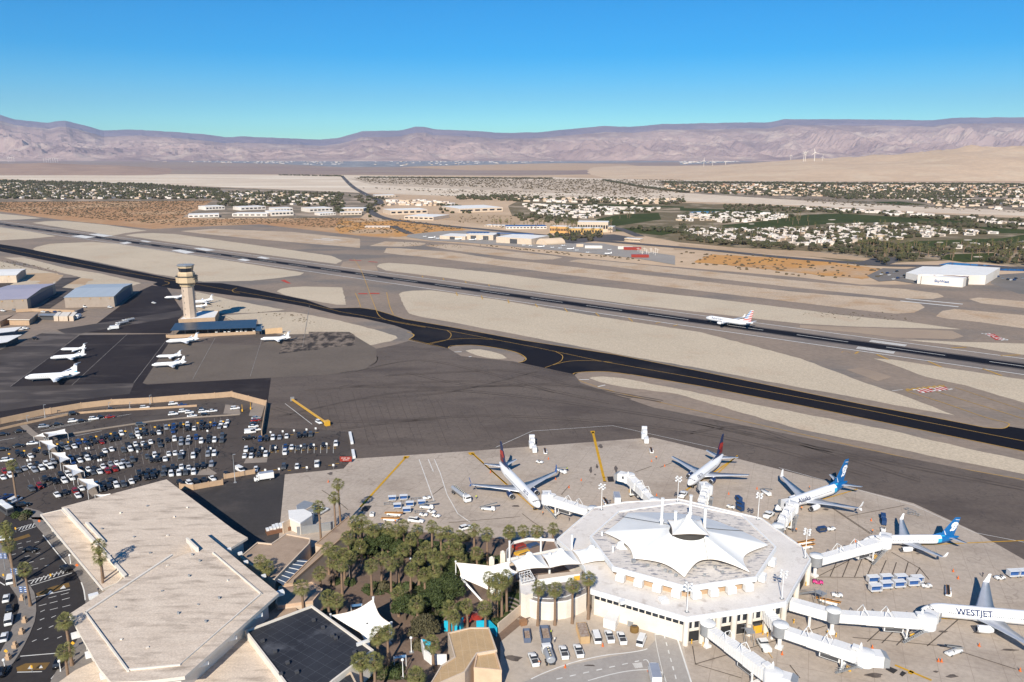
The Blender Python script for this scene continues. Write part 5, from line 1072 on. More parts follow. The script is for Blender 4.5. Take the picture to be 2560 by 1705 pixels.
put(boxtruck, 'Y', 1150, 910, (-20,10), 'white truck beside the beige storage containers')
for x, y, kk, cc_, lb in ((45,805,'suv','white','white car at the foot of the lavender-roofed hangar, left one'),(215,795,'suv','silver','silver car at the foot of the lavender-roofed hangar, right one'),(640,820,'sedan','white','white car by the bush left of the containers'),(705,825,'sedan','grey','grey car second from the bush left of the containers'),(815,820,'sedan','blue','dark blue car behind the storage containers'),(880,825,'sedan','black','black car behind the storage containers'),(985,815,'suv','white','white car at the wall behind the storage containers'),(1620,752,'suv','white','white car beside the pale blue roofed hangar corner'),(1240,745,'van','white','white van at the front wall of the pale blue roofed hangar'),(2265,688,'hatchback','white','white car alone on the dark apron behind the tower'),(520,1215,'suv','black','black car in the shade of the lower white canopy at left'),(300,1075,'pickup','white','white pickup under the upper canopy at left, inner one'),(370,1060,'pickup','white','white pickup at the upper canopy at left, outer one')):
    carpx('Y', x, y, (20,2), kk, cc_, lb)
for x, y, lb in ((535,1022,'small white propeller-less glider fuselage parked by the left canopies'),): pass
# ================================================================ terminal building lower left
def roofbox(par, name, k, pts, z0, z1, m):
    c = Vector(par.location); b = MB(); w = [Q(k, *p, z1) for p in pts]; b.prism(loc2(w, c), z0, z1); return b.build(name, m, par)
tA = bldg('terminal_building', 'large terminal wing with flat weathered white roof next to the car park', 'G', [(460,262),(1243,55),(1745,430),(1850,490),(1600,640),(935,775)], 9, STUCW, ROOFP, fascia=STUCW, over=1.2, slab_t=.7)
roofbox(tA, 'roof_vent_curb', 'G', [(635,372),(655,370),(785,512),(765,515)], 9.0, 9.8, STUCW)
roofbox(tA, 'roof_upstand', 'G', [(470,262),(500,270),(950,765),(930,778)], 9.0, 9.5, STUCW)
tC = bldg('entrance_canopy', 'lower white canopy strip along the forecourt side of the terminal', 'G', [(300,318),(462,280),(930,770),(880,830),(765,880)], 5.5, STUCW, ROOFP, fascia=STUCW, over=5.0, slab_t=.5, parapet=.15)
tB = bldg('terminal_building', 'nearest terminal hall with big kite-shaped white roof at lower left', 'G', [(515,1062),(935,788),(1440,590),(1390,485),(1525,452),(2082,905),(1380,1525),(1090,1560),(830,1568),(740,1460)], 11.5, STUCW, ROOFP, fascia=STUCW, over=2.6, slab_t=.9)
c = Vector(tB.location)
for nm, pts in (('roof_edge_beam', [(630,1045),(640,1040),(965,1480),(950,1484)]),('roof_edge_beam', [(960,1474),(1345,1437),(1350,1430),(1340,1430),(960,1466)]),('roof_edge_beam', [(1340,1434),(1350,1428),(1955,905),(1945,903)]),('roof_edge_beam', [(1585,598),(1592,595),(1958,905),(1948,908)]),('roof_edge_beam', [(632,1042),(1280,612),(1290,616),(640,1048)])):
    roofbox(tB, nm, 'G', pts, 11.5, 11.9, STUCW)
roofbox(tB, 'roof_upstand', 'G', [(1388,492),(1402,487),(1482,562),(1466,565)], 11.5, 13.0, STUCW)
for x, y in ((1490,658),(1435,612),(1635,935),(1535,1110),(1330,1048),(1410,770)): p = Q('G', x, y, 12); pbox(tB, 'roof_vent', (p.x, p.y, 11.8), (.5,.5,.7), GREYM, .3)
for i, (x, y) in enumerate(((1150,700),(1250,690),(860,1000),(905,1240),(1210,880),(1700,800),(1480,980),(1100,1300))): p = Q('G', x, y, 12); pbox(tB, 'roof_drain_box', (p.x, p.y, 11.65), (.6,.35,.35), STUCW if i % 2 else GREYM, i)
for i, (x, y) in enumerate(((900,300),(1100,250),(1300,330),(1000,480),(1250,470),(760,420),(1400,260),(1120,600),(820,620))): p = Q('G', x, y, 9.4); pbox(tA, 'roof_vent', (p.x, p.y, 9.2), (.6,.5,.5), GREYM if i % 2 else STUCW, i)
for i, (x, y) in enumerate(((575,1232),(680,1375),(790,1532),(1515,1440),(1728,1250),(1922,1080),(700,940),(2088,920))):
    p = Q('G', x, y, 9); b = MB(); b.box((0,0,0),(2.0,2.0,1.0)); pbox(tB, 'floodlight_box', (p.x, p.y, 9.6), (2.4,1.5,1.1), WHITE, .6)
for i, (x, y) in enumerate(((1712,600),(1795,630),(1838,695),(1970,800))):
    p = Q('G', x, y, 8.4); pbox(tB, 'floodlight_box', (p.x, p.y, 9.4), (1.2,.9,.7), WHITE, .6)
# low roofs around the kite roof
bldg('terminal_building', 'low beige roofed annex below the kite-shaped roof, bottom of the frame', 'G', [(440,1568),(560,1480),(740,1395),(860,1568),(900,1700),(300,1800)], 4.5, STUCCO, ROOFP, fascia=STUCW)
bldg('terminal_building', 'low annex with pinkish white roof between kite roof and black roof', 'G', [(1400,1545),(1830,1200),(2250,1568),(2420,1720),(1300,1750)], 5.5, STUCCO, ROOFP, fascia=STUCW)
bk = bldg('terminal_building', 'hall with flat black roof beside the small white tent', 'H', [(35,1195),(540,1005),(1000,1340),(700,1568),(560,1700),(420,1700)], 7, STUCW, ROOFB, fascia=STUCW, parapet=.5, pw=.5)
for i, (x, y) in enumerate(((170,1262),(262,1340),(355,1425),(425,1495),(305,1510),(550,1108),(620,1162),(690,1222),(715,1240),(855,1348))):
    p = Q('H', x, y, 7.5); pbox(bk, 'roof_fan', (p.x, p.y, 7.6), (.8,.8,.6), DGREY, .6)
p = Q('H', 920, 1278, 7.5); pbox(bk, 'roof_sign_beam', (p.x, p.y, 7.7), (3.5,.5,.8), WHITE2, .6)
bldg('terminal_building', 'small black roof annex at the bottom edge beside palm crowns', 'H', [(690,1568),(830,1500),(880,1600),(800,1700)], 6, STUCCO, ROOFB, parapet=.3)
# middle buildings between terminal and garden
bd = bldg('corridor_building', 'long narrow building with brown flat roof running diagonally beside the garden', 'H', [(330,843),(620,555),(560,540),(815,330),(835,430),(405,810),(395,838)], 5.5, STUCCO, ROOFT, fascia=TANW, parapet=.3, pw=.4)
be = bldg('low_building', 'brown-roofed building between the corridor and the terminal wing', 'H', [(0,640),(130,530),(235,540),(345,465),(530,500),(520,540),(260,810),(215,800)], 6, STUCCO, ROOFT, fascia=STUCCO, parapet=.4, pw=.4)
bldg('low_building', 'small peach-walled building at the right corner of the kite roof', 'H', [(290,860),(540,825),(620,880),(545,970),(280,1005),(265,985)], 5.5, STUCCO, ROOFT, fascia=mat('peach_stucco',(.60,.42,.29),None,.4,.85), parapet=.3)
bldg('low_building', 'lower pinkish roof tucked under the right corner of the kite roof', 'H', [(270,1010),(400,995),(440,1045),(250,1130),(120,1140)], 4.5, STUCCO, ROOFT, fascia=STUCCO)
c4_ = [Q('H',250,800,5.6),Q('H',440,645,5.6),Q('H',530,650,5.6),Q('H',330,838,5.6)]; cc = cen(c4_)
t = thing('solar_canopy', 'dark slatted shade roof between the corridor and brown-roofed building', 'canopy', (cc.x,cc.y,.5)); b = MB(); b.prism(loc2(c4_, cc), 4.6, 4.75); b.build('canopy_roof', METB, t)
b = MB()
for i in range(6):
    f = (i+.5)/6; a_ = c4_[0].lerp(c4_[1], f)-cc; d_ = c4_[3].lerp(c4_[2], f)-cc; b.tube((a_.x,a_.y,4.85),(d_.x,d_.y,4.85),.12,.12,4)
b.build('slats', WHITE2, t)
for p in c4_: b = MB(); b.tube((p.x-cc.x,p.y-cc.y,0),(p.x-cc.x,p.y-cc.y,4.6),.15); b.build('post', STUCW, t)
bldg('service_building', 'white loading dock block beside the pallets of boxes', 'H', [(360,285),(475,275),(530,300),(540,320),(450,380),(365,340)], 5, STUCW, PURE, fascia=WHITE)
bldg('service_building', 'grey-roofed trailer-like block behind the white loading dock', 'H', [(420,250),(480,212),(560,232),(545,300),(430,290)], 4, WHITE, MATS['grey_metal'], fascia=WHITE)
wallrun('block_wall', 'tan yard wall above the courtyard of the loading dock', 'H', [(325,460),(430,400),(540,330)], 4, STUCCO)
wallrun('block_wall', 'grey yard wall right of the loading dock courtyard', 'H', [(430,470),(700,430)], 3, MATS['grey_metal'])
for i, (x, y) in enumerate(((285,445),(330,420))):
    t = thing('crate_stack', 'brown pallet stack of white cartons by the loading dock, %s one' % ('nearer','farther')[i], 'pallet stack'); p = Q('H', x, y, .55); t.location = p; t.rotation_euler = (0,0,.5)
    b = MB(); b.box((0,0,.7),(8,2.6,1.4)); b.build('crate', paint('brown_crate', (.20,.10,.06)) if i == 0 else MATS['brown_crate'], t); b = MB()
    for q in range(7): b.box((-3.5+q*1.15, .3*(q%2), 1.7),(.95,1.6,.6))
    b.build('cartons', WHITE, t)
# bottom right of plaza: ochre roof restaurant
br = bldg('restaurant_building', 'building with ochre ribbed roof beside the cyan wall, bottom centre', 'H', [(1550,1205),(1720,1165),(1860,1165),(1920,1335),(1770,1360),(1680,1500),(1400,1620),(1500,1450),(1600,1385)], 6.5, STUCCO, ROOFO, fascia=STUCCO, parapet=.25)
bldg('restaurant_building', 'peach block with double doors at the bottom beside the ochre roof', 'H', [(1765,1368),(1910,1340),(1955,1490),(1745,1470)], 6, mat('peach_wall2', (.66,.47,.32), None, .4, .85), ROOFO, parapet=.4)
t = wallrun('garden_wall', 'curved white garden wall around the small playground', 'H', [(1358,1325),(1380,1400),(1430,1440),(1540,1440)], 3, WHITE)
cy = mat('pool_cyan', (.01,.42,.62), (.02,.46,.66), .6, .5)
wallrun('mural_wall', 'bright cyan wall beside the ochre-roofed building, upper one', 'H', [(1530,1190),(1645,1190),(1665,1165)], 3.2, cy)
wallrun('mural_wall', 'bright cyan wall panel in front of the small palm, lower one', 'H', [(1365,1325),(1425,1345)], 3, cy)
wallrun('mural_wall', 'cyan and white wall at the right of the ochre-roofed building', 'H', [(1770,1180),(1860,1175),(1915,1230)], 2.8, cy)
wallrun('retaining_wall', 'long beige sloping wall from the garden down to the service yard', 'J', [(180,920),(440,700)], 3.2, STUCCO)
# ================================================================ hexagonal concourse with tents
HR = 8.7
cw = [Q('I',980,1005,HR),Q('I',1290,738,HR),Q('I',1560,690,HR),Q('I',2010,665,HR),Q('K',800,965,HR),Q('K',1190,1240,HR),Q('L',897,135,HR),Q('L',728,428,HR),Q('L',490,470,HR),Q('J',2030,768,HR),Q('J',1080,490,HR),Q('J',1040,380,HR),Q('I',1210,1240,HR),Q('I',1100,1110,HR)]
ROOFC = mat('concourse_roof', (.74,.70,.66), (.68,.64,.60), .2, .8, world=True, c3=(.46,.41,.37), scale3=.3, lo3=.56, hi3=.75, fine=.08, fscale=2)
ROOFU = mat('patched_roof', (.70,.65,.60), (.62,.575,.53), .3, .8, world=True, st=(1,1.6,1), c3=(.26,.26,.29), scale3=.45, lo3=.52, hi3=.62, st3=(1,2.4,1), rot=.5, fine=.12, fscale=2)
con = bldg('concourse', 'big white hexagonal two-tier terminal carrying the large peaked tent roof', '', [], HR, STUCW, ROOFC, fascia=WHITE, over=1.4, slab_t=1.3, world=cw, z0=.5, parapet=.25, pw=.4)
HU = 12.6
uw = [Q('I',1260,985,HU),Q('I',1500,770,HU),Q('I',2010,695,HU),Q('Z',1850,440,HU),Q('Z',2265,830,HU),Q('Z',2020,1200,HU),Q('J',2030,470,HU),Q('J',1300,270,HU)]
bldg('', '', '', [], HU, TANW, ROOFU, fascia=WHITE, over=1.9, slab_t=1.2, world=uw, z0=HR, parapet=.3, pw=.5, par=con)
for o in con.children:
    if o.name.startswith('wall.') or o.name.startswith('roof.'): o.name = 'upper_'+o.name.split('.')[0]
cc = Vector(con.location)
# buttress blocks under the upper tier, glazing strips and columns under the lower roof edge
for (a, b_, n) in ((uw[6],uw[5],4),(uw[7],uw[6],4),(uw[5],uw[4],2)):
    d = b_-a; nn = Vector((d.y,-d.x,0)).normalized()
    for i in range(n): p = a+d*((i+.5)/n)+nn*.3; pbox(con, 'buttress', (p.x, p.y, 10.4), (2.4,1.8,2.0), WHITE, math.atan2(d.y,d.x))
il = inset([(p.x,p.y) for p in cw], 1.35); il = [Vector((x,y,0)) for x,y in il]
def edge(i): return il[i], il[(i+1)%len(il)]
area = sum(cw[i].x*cw[(i+1)%14].y-cw[(i+1)%14].x*cw[i].y for i in range(14))
def wnd(i, z0, z1, n, **kw):
    a, b_ = edge(i); 
    if area < 0: a, b_ = b_, a
    windows(con, a, b_, z0, z1, n, **kw)
wnd(7, 4.6, 6.8, 5, gap=.3, frame=WHITE); wnd(8, 4.6, 6.8, 9, gap=.3, frame=WHITE); wnd(9, 5.6, 6.8, 14, gap=.2); wnd(6, 4.6, 6.6, 7, frame=WHITE); wnd(5, 4.6, 6.6, 4, frame=WHITE)
wnd(8, .7, 3.7, 4, gap=.12, m=BLACK, name='undercroft_shade'); wnd(7, .7, 3.7, 2, gap=.2, m=BLACK, name='undercroft_shade'); wnd(6, .7, 3.7, 3, gap=.2, m=BLACK, name='undercroft_shade')  # flat black boxes paint in the shade of the open undercroft
ol = inset([(p.x,p.y) for p in cw], .5)
for i in (6,7,8,9):
    a = Vector((*ol[i],0)); b_ = Vector((*ol[(i+1)%14],0)); n = 4 if i == 8 else 3 if i == 9 else 2
    for j in range(n if i != 9 else 1):
        p = a.lerp(b_, j/n if i == 8 else j/max(n,1)); b = MB(); b.tube((p.x-cc.x,p.y-cc.y,0),(p.x-cc.x,p.y-cc.y,HR-1.2),.8,.8,12); b.build('column', STUCW, con)
for k, x, y, w_, d_ in (('J',1395,620,1.6,1.6),('J',1800,600,2.2,2.2),('Z',510,1010,1,1)): 
    z = HU if k == 'Z' else HR; p = Q(k, x, y, z); pbox(con, 'roof_hatch', (p.x,p.y,z+.5), (w_,d_,.9), GREYM if k == 'Z' else WHITE, .3)
# AC plant and pipes on upper roof
for x, y in ((900,1120),(960,1140),(1030,1180),(680,1060),(820,1060),(1260,1080),(1380,1180),(1600,1140),(1510,1080)): p = Q('Z',x,y,HU); pbox(con, 'roof_unit', (p.x,p.y,HU+.35), (.9,.7,.6), GREYM, x*.01)
def tent(name, label, corners, O, zr, rr, sag=.13, rise=.5, pw=1.7, valley=.6, m=FABW, nu=12, nv=12, cap=None, par=None):
    c = Vector((O.x,O.y,0)) if not par else Vector(par.location); t = par or thing(name, label, 'tent roof', (O.x,O.y,0)); mb = MB(); M = len(corners); cols = []
    def edge(i, u):
        A = corners[i]; B = corners[(i+1)%M]; E = A.lerp(B, u); L = (B-A).length; inw = Vector((O.x-E.x, O.y-E.y, 0)); k = 4*u*(1-u)
        sg_ = sag[i] if isinstance(sag, (list, tuple)) else sag; E = E+inw.normalized()*min(sg_*L, inw.length*.5)*k; E.z += rise*k; return E
    for i in range(M):
        for q in range(nu): cols.append((edge(i, q/nu), q/nu))
    vs = []; N = len(cols)
    for j in range(nv+1):
        v = j/nv
        for E, u in cols:
            d = Vector((E.x-O.x, E.y-O.y, 0)); r0 = d.normalized()*rr; p = Vector((O.x,O.y,0))+r0+(d-r0)*v
            p.z = E.z+(zr-E.z)*(1-v)**pw-valley*4*u*(1-u)*math.sin(math.pi*v)*.5; vs.append(tuple(p-Vector((c.x,c.y,c.z))))
    mb.add(vs, [(j*N+i, (j+1)*N+i, (j+1)*N+(i+1)%N, j*N+(i+1)%N) for j in range(nv) for i in range(N)], 0, True)
    mb.build('canopy_fabric', m, t)
    eb = MB(); 
    for i in range(N): a_, b_ = cols[i][0]-c, cols[(i+1)%N][0]-c; eb.tube(a_, b_, .07, .07, 4)
    eb.build('edge_cable', paint('edge_trim', (.45,.36,.28), .6) if 'edge_trim' not in MATS else MATS['edge_trim'], t)
    if cap: b = MB(); b.lathe(cap, (O.x-c.x,O.y-c.y,zr-c.z), 16); b.build('peak_cap', m, t)
    return t
ZT = 13.0
O = Q('Z',1170,640,20.5)
cor = [Q('Z',140,645,ZT),Q('Z',500,965,ZT),Q('Z',1135,1195,ZT),Q('Z',1420,975,ZT+1.2),Q('Z',1945,1140,ZT),Q('Z',2175,800,ZT),Q('Z',1680,560,ZT),Q('Z',1180,420,ZT),Q('Z',440,400,ZT)]
ov = Vector((O.x, O.y, 0))
main = tent('tent_roof', 'huge white fabric tent roof with scalloped edges on top of the hexagonal terminal', cor, ov, 20.5, 5.2, sag=[.12,.10,.08,.10,.22,.05,.05,.05,.08], rise=.9, pw=.95, valley=.5, nu=14, nv=14)
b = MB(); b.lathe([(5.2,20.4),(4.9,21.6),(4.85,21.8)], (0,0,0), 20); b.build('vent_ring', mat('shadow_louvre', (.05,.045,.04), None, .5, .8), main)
tp = [Vector((O.x+7.0*math.cos(a), O.y+7.0*math.sin(a), 21.9)) for a in (.75, 2.35, 3.85, 5.55)]
tent('', '', tp, ov, 25.2, .6, sag=.05, rise=.1, pw=1.5, valley=.3, nv=9, cap=[(.7,-.1),(.6,.5),(.2,.9)], par=main)
for v0, v1 in ((cor[1].lerp(cor[2],.0), 0),): pass
for i in (3.0,5.6,8.3):    # dark seam cables from the ring to the middle of the scallops
    k_ = int(i); f = i-k_; A = cor[k_ % 9]; B = cor[(k_+1) % 9]; E = A.lerp(B, f); inw = (ov-Vector((E.x,E.y,0))); L = (B-A).length; kk = 4*f*(1-f); E = E+inw.normalized()*(.05 if i > 4 else .08)*L*kk; E.z += .9*kk
    pts = []; d = Vector((E.x-ov.x,E.y-ov.y,0)); r0 = d.normalized()*5.2
    for q in range(13):
        v = q/12; p = r0+(d-r0)*v; p.z = E.z+(20.5-E.z)*(1-v)**.95-.5*kk*math.sin(math.pi*v)*.5+.12; pts.append(tuple(p))
    cb = MB(); cb.path(pts, .1, 4); cb.build('seam_cable', DGREY, main)
def mast(k, x, yb, yt, zb, label, r=.42, grp='white tent masts'):
    p = Q(k, x, yb, zb); h = height_at(k, x, yb, yt, zb)-zb; t = thing('mast', label, 'mast', p, 0, grp)
    b = MB(); b.tube((0,0,-3 if zb > 6 else 0), (0,0,h), r, r*.9, 10); b.build('mast_tube', WHITE, t); b = MB(); b.lathe([(r*1.15,h-.3),(r*1.15,h+.1)], (0,0,0), 10); b.build('mast_cap', WHITE2, t)
    b = MB(); b.lathe([(r*1.6,-.4),(r*1.6,0)], (0,0,0), 10); b.build('collar', WHITE2, t)
mast('Z',855,485,225,20.2,'white mast at the left corner of the tent peak, next to the dark opening',.5); mast('Z',1015,625,385,20.2,'white mast in front left of the small peak canopy',.5)
mast('Z',1205,400,190,20.2,'white mast behind the small peak canopy',.5); mast('Z',1378,600,345,20.2,'white mast in front right of the small peak canopy',.5)
nears = [(650,1330,1150),(920,1390,1115),(1188,1300,1090),(1452,1210,1060)]; fars = [(585,1190,1020),(848,1125,990),(1108,1095,965),(1360,1070,940)]
od = ['first','second','third','fourth']
for i, (x, yb, yt) in enumerate(nears): mast('I', x, yb, yt, .5 if i < 3 else HR, 'white mast on the near side of the tented walkway, %s from the left' % od[i], .38)
for i, (x, yb, yt) in enumerate(fars): mast('I', x, yb, yt, 4.0 if i < 2 else HR, 'white mast on the far side of the tented walkway, %s from the left' % od[i], .34)
zN = 8.6
nc = [Q('I',655,1275,zN),Q('I',922,1245,zN),Q('I',1190,1215,zN+.3),Q('I',1452,1185,zN+1),Q('I',1640,1140,zN+3)]
fc = [Q('I',590,1185,zN),Q('I',848,1130,zN),Q('I',1108,1095,zN+.3),Q('I',1362,1068,zN+1),Q('I',1560,1010,zN+3)]
pk = [(750,1140,12.0),(1015,1112,12.2),(1275,1085,12.6),(1530,1058,13.6)]
for i in range(4):
    p = Q('I',*pk[i]); m_ = (nc[i]+nc[i+1]+fc[i]+fc[i+1])/4; pc = Vector((p.x*.6+m_.x*.4, p.y*.6+m_.y*.4, 0))
    tent('walkway_tent', 'white cone tent over the walkway, %s from the left' % ['first','second','third','last'][i], [nc[i],nc[i+1],fc[i+1],fc[i]], pc, pk[i][2], 1.0, sag=.03, rise=.35, pw=1.6, valley=.2, nv=9, cap=[(1.05,-.05),(1.0,.35),(.55,.75),(.1,.85)])['group'] = 'cone tents over the walkway'
cr = [Q('I',655,1280,zN),Q('I',590,1187,zN),Q('I',132,1198,8.5),Q('I',165,1322,4.5),Q('I',478,1512,1.0)]; oc_ = Q('I',470,1300,6.2)
tent('walkway_tent', 'swooping white sail at the left end of the tented walkway reaching down to the ground', cr, Vector((oc_.x,oc_.y,0)), 6.0, .3, sag=.16, rise=-.4, pw=1.0, valley=.3, nv=8)
a_ = Q('I',180,1330,6.0); e_ = Q('I',350,1512,1.0); t = thing('strut', 'thick slanted white strut beside the swooping sail over the garden', 'strut', (e_.x,e_.y,.5)); b = MB(); b.tube((0,0,.2),(a_.x-e_.x,a_.y-e_.y,5.4),.32,.32,10); b.build('strut_tube', WHITE, t); b = MB(); b.box((0,0,.2),(1,1,.4)); b.build('footing', STUCCO, t)
a_ = Q('I',132,1198,8.5); t = thing('mast', 'thin white post holding the far left tip of the swooping sail', 'mast', (a_.x,a_.y,.5)); b = MB(); b.tube((0,0,0),(0,0,8.2),.2,.16,8); b.build('mast_tube', WHITE, t); b = MB(); b.sphere((0,0,8.3),.32); b.build('mast_cap', WHITE, t)
# small separate tent
tc4 = [Q('H',680,1070,5.0),Q('H',993,950,8.5),Q('H',1125,1130,5.0),Q('H',955,1285,2.5)]; oc_ = Q('H',950,1130,5.6)
tent('tent_roof', 'small white four-pointed tent beside the black roof', tc4, Vector((oc_.x,oc_.y,0)), 5.6, .3, sag=.12, rise=-.2, pw=1.0, valley=.2, nv=8)
for (k,x,y,z,lb) in (('H',675,1062,5.6,'left'),('H',995,935,9.5,'rear, tallest'),('H',1130,1122,5.8,'right'),('H',960,1285,3.2,'front')):
    p = Q(k,x,y,z); t = thing('mast', 'white mast at the %s corner of the small four-pointed tent' % lb, 'mast', (p.x,p.y,.5)); b = MB(); b.tube((0,0,0),(0,0,z-.5),.28,.24,8); b.build('mast_tube', WHITE, t); b = MB(); b.lathe([(.34,z-.8),(.34,z-.4)],(0,0,0),8); b.build('mast_cap', WHITE2, t)
# terrace building under the walkway tents
tw = [Q('J',400,470,6.2),Q('J',395,330,6.2),Q('J',560,290,6.2),Q('J',1040,230,6.2),Q('J',1060,500,6.2)]
ter = bldg('terrace_building', 'curved cream terrace block with glass railing under the cone tents', '', [], 6.2, STUCW, mat('terrace_paving',(.30,.26,.23),(.24,.21,.19),.6,.8), fascia=WHITE, world=[Q('J',468,610,5.0)]+[Q('J',x,y,5.0) for x,y in ((560,640),(700,650),(850,630),(960,595),(1045,555),(1040,330),(560,380),(400,470))], slab_t=.4)
rp = [Q('J',x,y,6.2) for x, y in ((470,545),(580,575),(700,580),(840,560),(940,520),(1025,475))]
cT = Vector(ter.location)
for a, b_ in zip(rp[:-1], rp[1:]):
    d = b_-a; mb = MB(); mb.box((0,0,0),(d.length,.08,1.3)); o = mb.build('glass_railing', mat('green_glass',(.05,.08,.06),None,.5,.1) if 'green_glass' not in MATS else MATS['green_glass'], ter, ((a+b_)/2-cT).to_3d()); o.location.z = 5.65; o.rotation_euler = (0,0,math.atan2(d.y,d.x))
    mb = MB(); mb.box((0,0,.68),(d.length+.2,.16,.14)); mb.box((0,0,-.68),(d.length+.2,.16,.14))
    for q in range(4): mb.box((-d.length/2+d.length*q/3,0,0),(.12,.16,1.4))
    o2 = mb.build('railing_frame', WHITE, o); 
bldg('stage_wall', 'white kitchen wall with yellow doors on the terrace under the cone tents', '', [], 8.2, WHITE, STUCCO, world=[Q('J',560,390,8.2),Q('J',980,330,8.2),Q('J',1000,300,8.2),Q('J',570,345,8.2)], slab_t=.3, cat='building')
w_ = bpy.data.objects['stage_wall']
for x, y in ((728,395),(935,385)): p = Q('J',x,y,6.4); pbox(w_, 'door', (p.x,p.y-.2,6.4), (2.6,.3,2.4), YEL, .2)
bldg('stair_tower', 'cream cylinder-like block with white lattice beside the terrace', '', [], 7.8, STUCW, ROOFC, world=[Q('J',x,y,7.8) for x,y in ((400,520),(385,390),(440,360),(520,380),(545,470),(520,520),(450,540))], slab_t=.3)
t = bpy.data.objects['stair_tower']; a = Vector(t.location); b = MB(); q0, q1, q2, q3 = [Q('J',x,y,8.6)-a for x,y in ((385,330),(490,300),(540,390),(410,420))]
for z in (-.6,.2): 
    for u_, v_ in ((q0,q1),(q1,q2),(q2,q3),(q3,q0)): b.tube((u_.x,u_.y,8.6+z),(v_.x,v_.y,8.6+z),.12,.12,4)
for f in (0,.25,.5,.75): u_ = q0.lerp(q1,f); v_ = q3.lerp(q2,min(1,f+.25)); b.tube((u_.x,u_.y,8.0),(v_.x,v_.y,8.8),.1,.1,4); u_ = q0.lerp(q1,min(1,f+.25)); v_ = q3.lerp(q2,f); b.tube((u_.x,u_.y,8.8),(v_.x,v_.y,8.0),.1,.1,4)
b.build('lattice', WHITE, t)
# courtyard on far side of the walkway: ramp, red structure
bldg('courtyard_building', 'low tan courtyard block behind the tented walkway', '', [], 4.2, STUCCO, mat('courtyard_paving',(.24,.17,.13),(.2,.14,.11),.5,.85), world=[Q('I',x,y,4.2) for x,y in ((560,1190),(560,1110),(620,1040),(740,1010),(960,1020),(1000,1100),(860,1130))], slab_t=.3, parapet=.9, pw=.2, fascia=WHITE)
NAVY2 = paint('tarpaulin_blue', (.03,.07,.16), .8)
for k, x, y, s_, m_, lb in (('I',665,1065,(4,2.4,1.1),RED,'orange-red covered play structure in the courtyard behind the walkway'),('I',780,1050,(4,2.4,.6),NAVY2,'blue folded tarpaulin stack in the courtyard behind the walkway'),('I',690,1115,(5,2,.8),YEL,'yellow scissor platform in the courtyard behind the walkway')):
    p = Q(k,x,y,4.4); t = thing('equipment_stack', lb, 'equipment', (p.x,p.y,4.2), .6); b = MB(); b.loft([ring(-s_[0]/2,s_[1]/2,0,s_[2],.7),ring(s_[0]/2,s_[1]/2,0,s_[2]*.7,.7)],0,False); b.build('cover', m_, t); b = MB(); b.box((0,0,s_[2]*.5),(s_[0]*.7,s_[1]*1.05,.3)); b.build('frame', DGREY, t)
for x in (435,528): 
    p = Q('I',x,1230 if x < 500 else 1180,3); t = thing('gate_pier', 'square cream gate pier with round cap, %s of the pair by the garden edge' % ('left' if x < 500 else 'right'), 'pier', (p.x,p.y,.5)); b = MB(); b.box((0,0,2.6),(1.6,1.6,5.2)); b.build('pier_shaft', STUCW, t); b = MB(); b.sphere((0,0,5.3),.6); b.build('cap', STUCW, t)
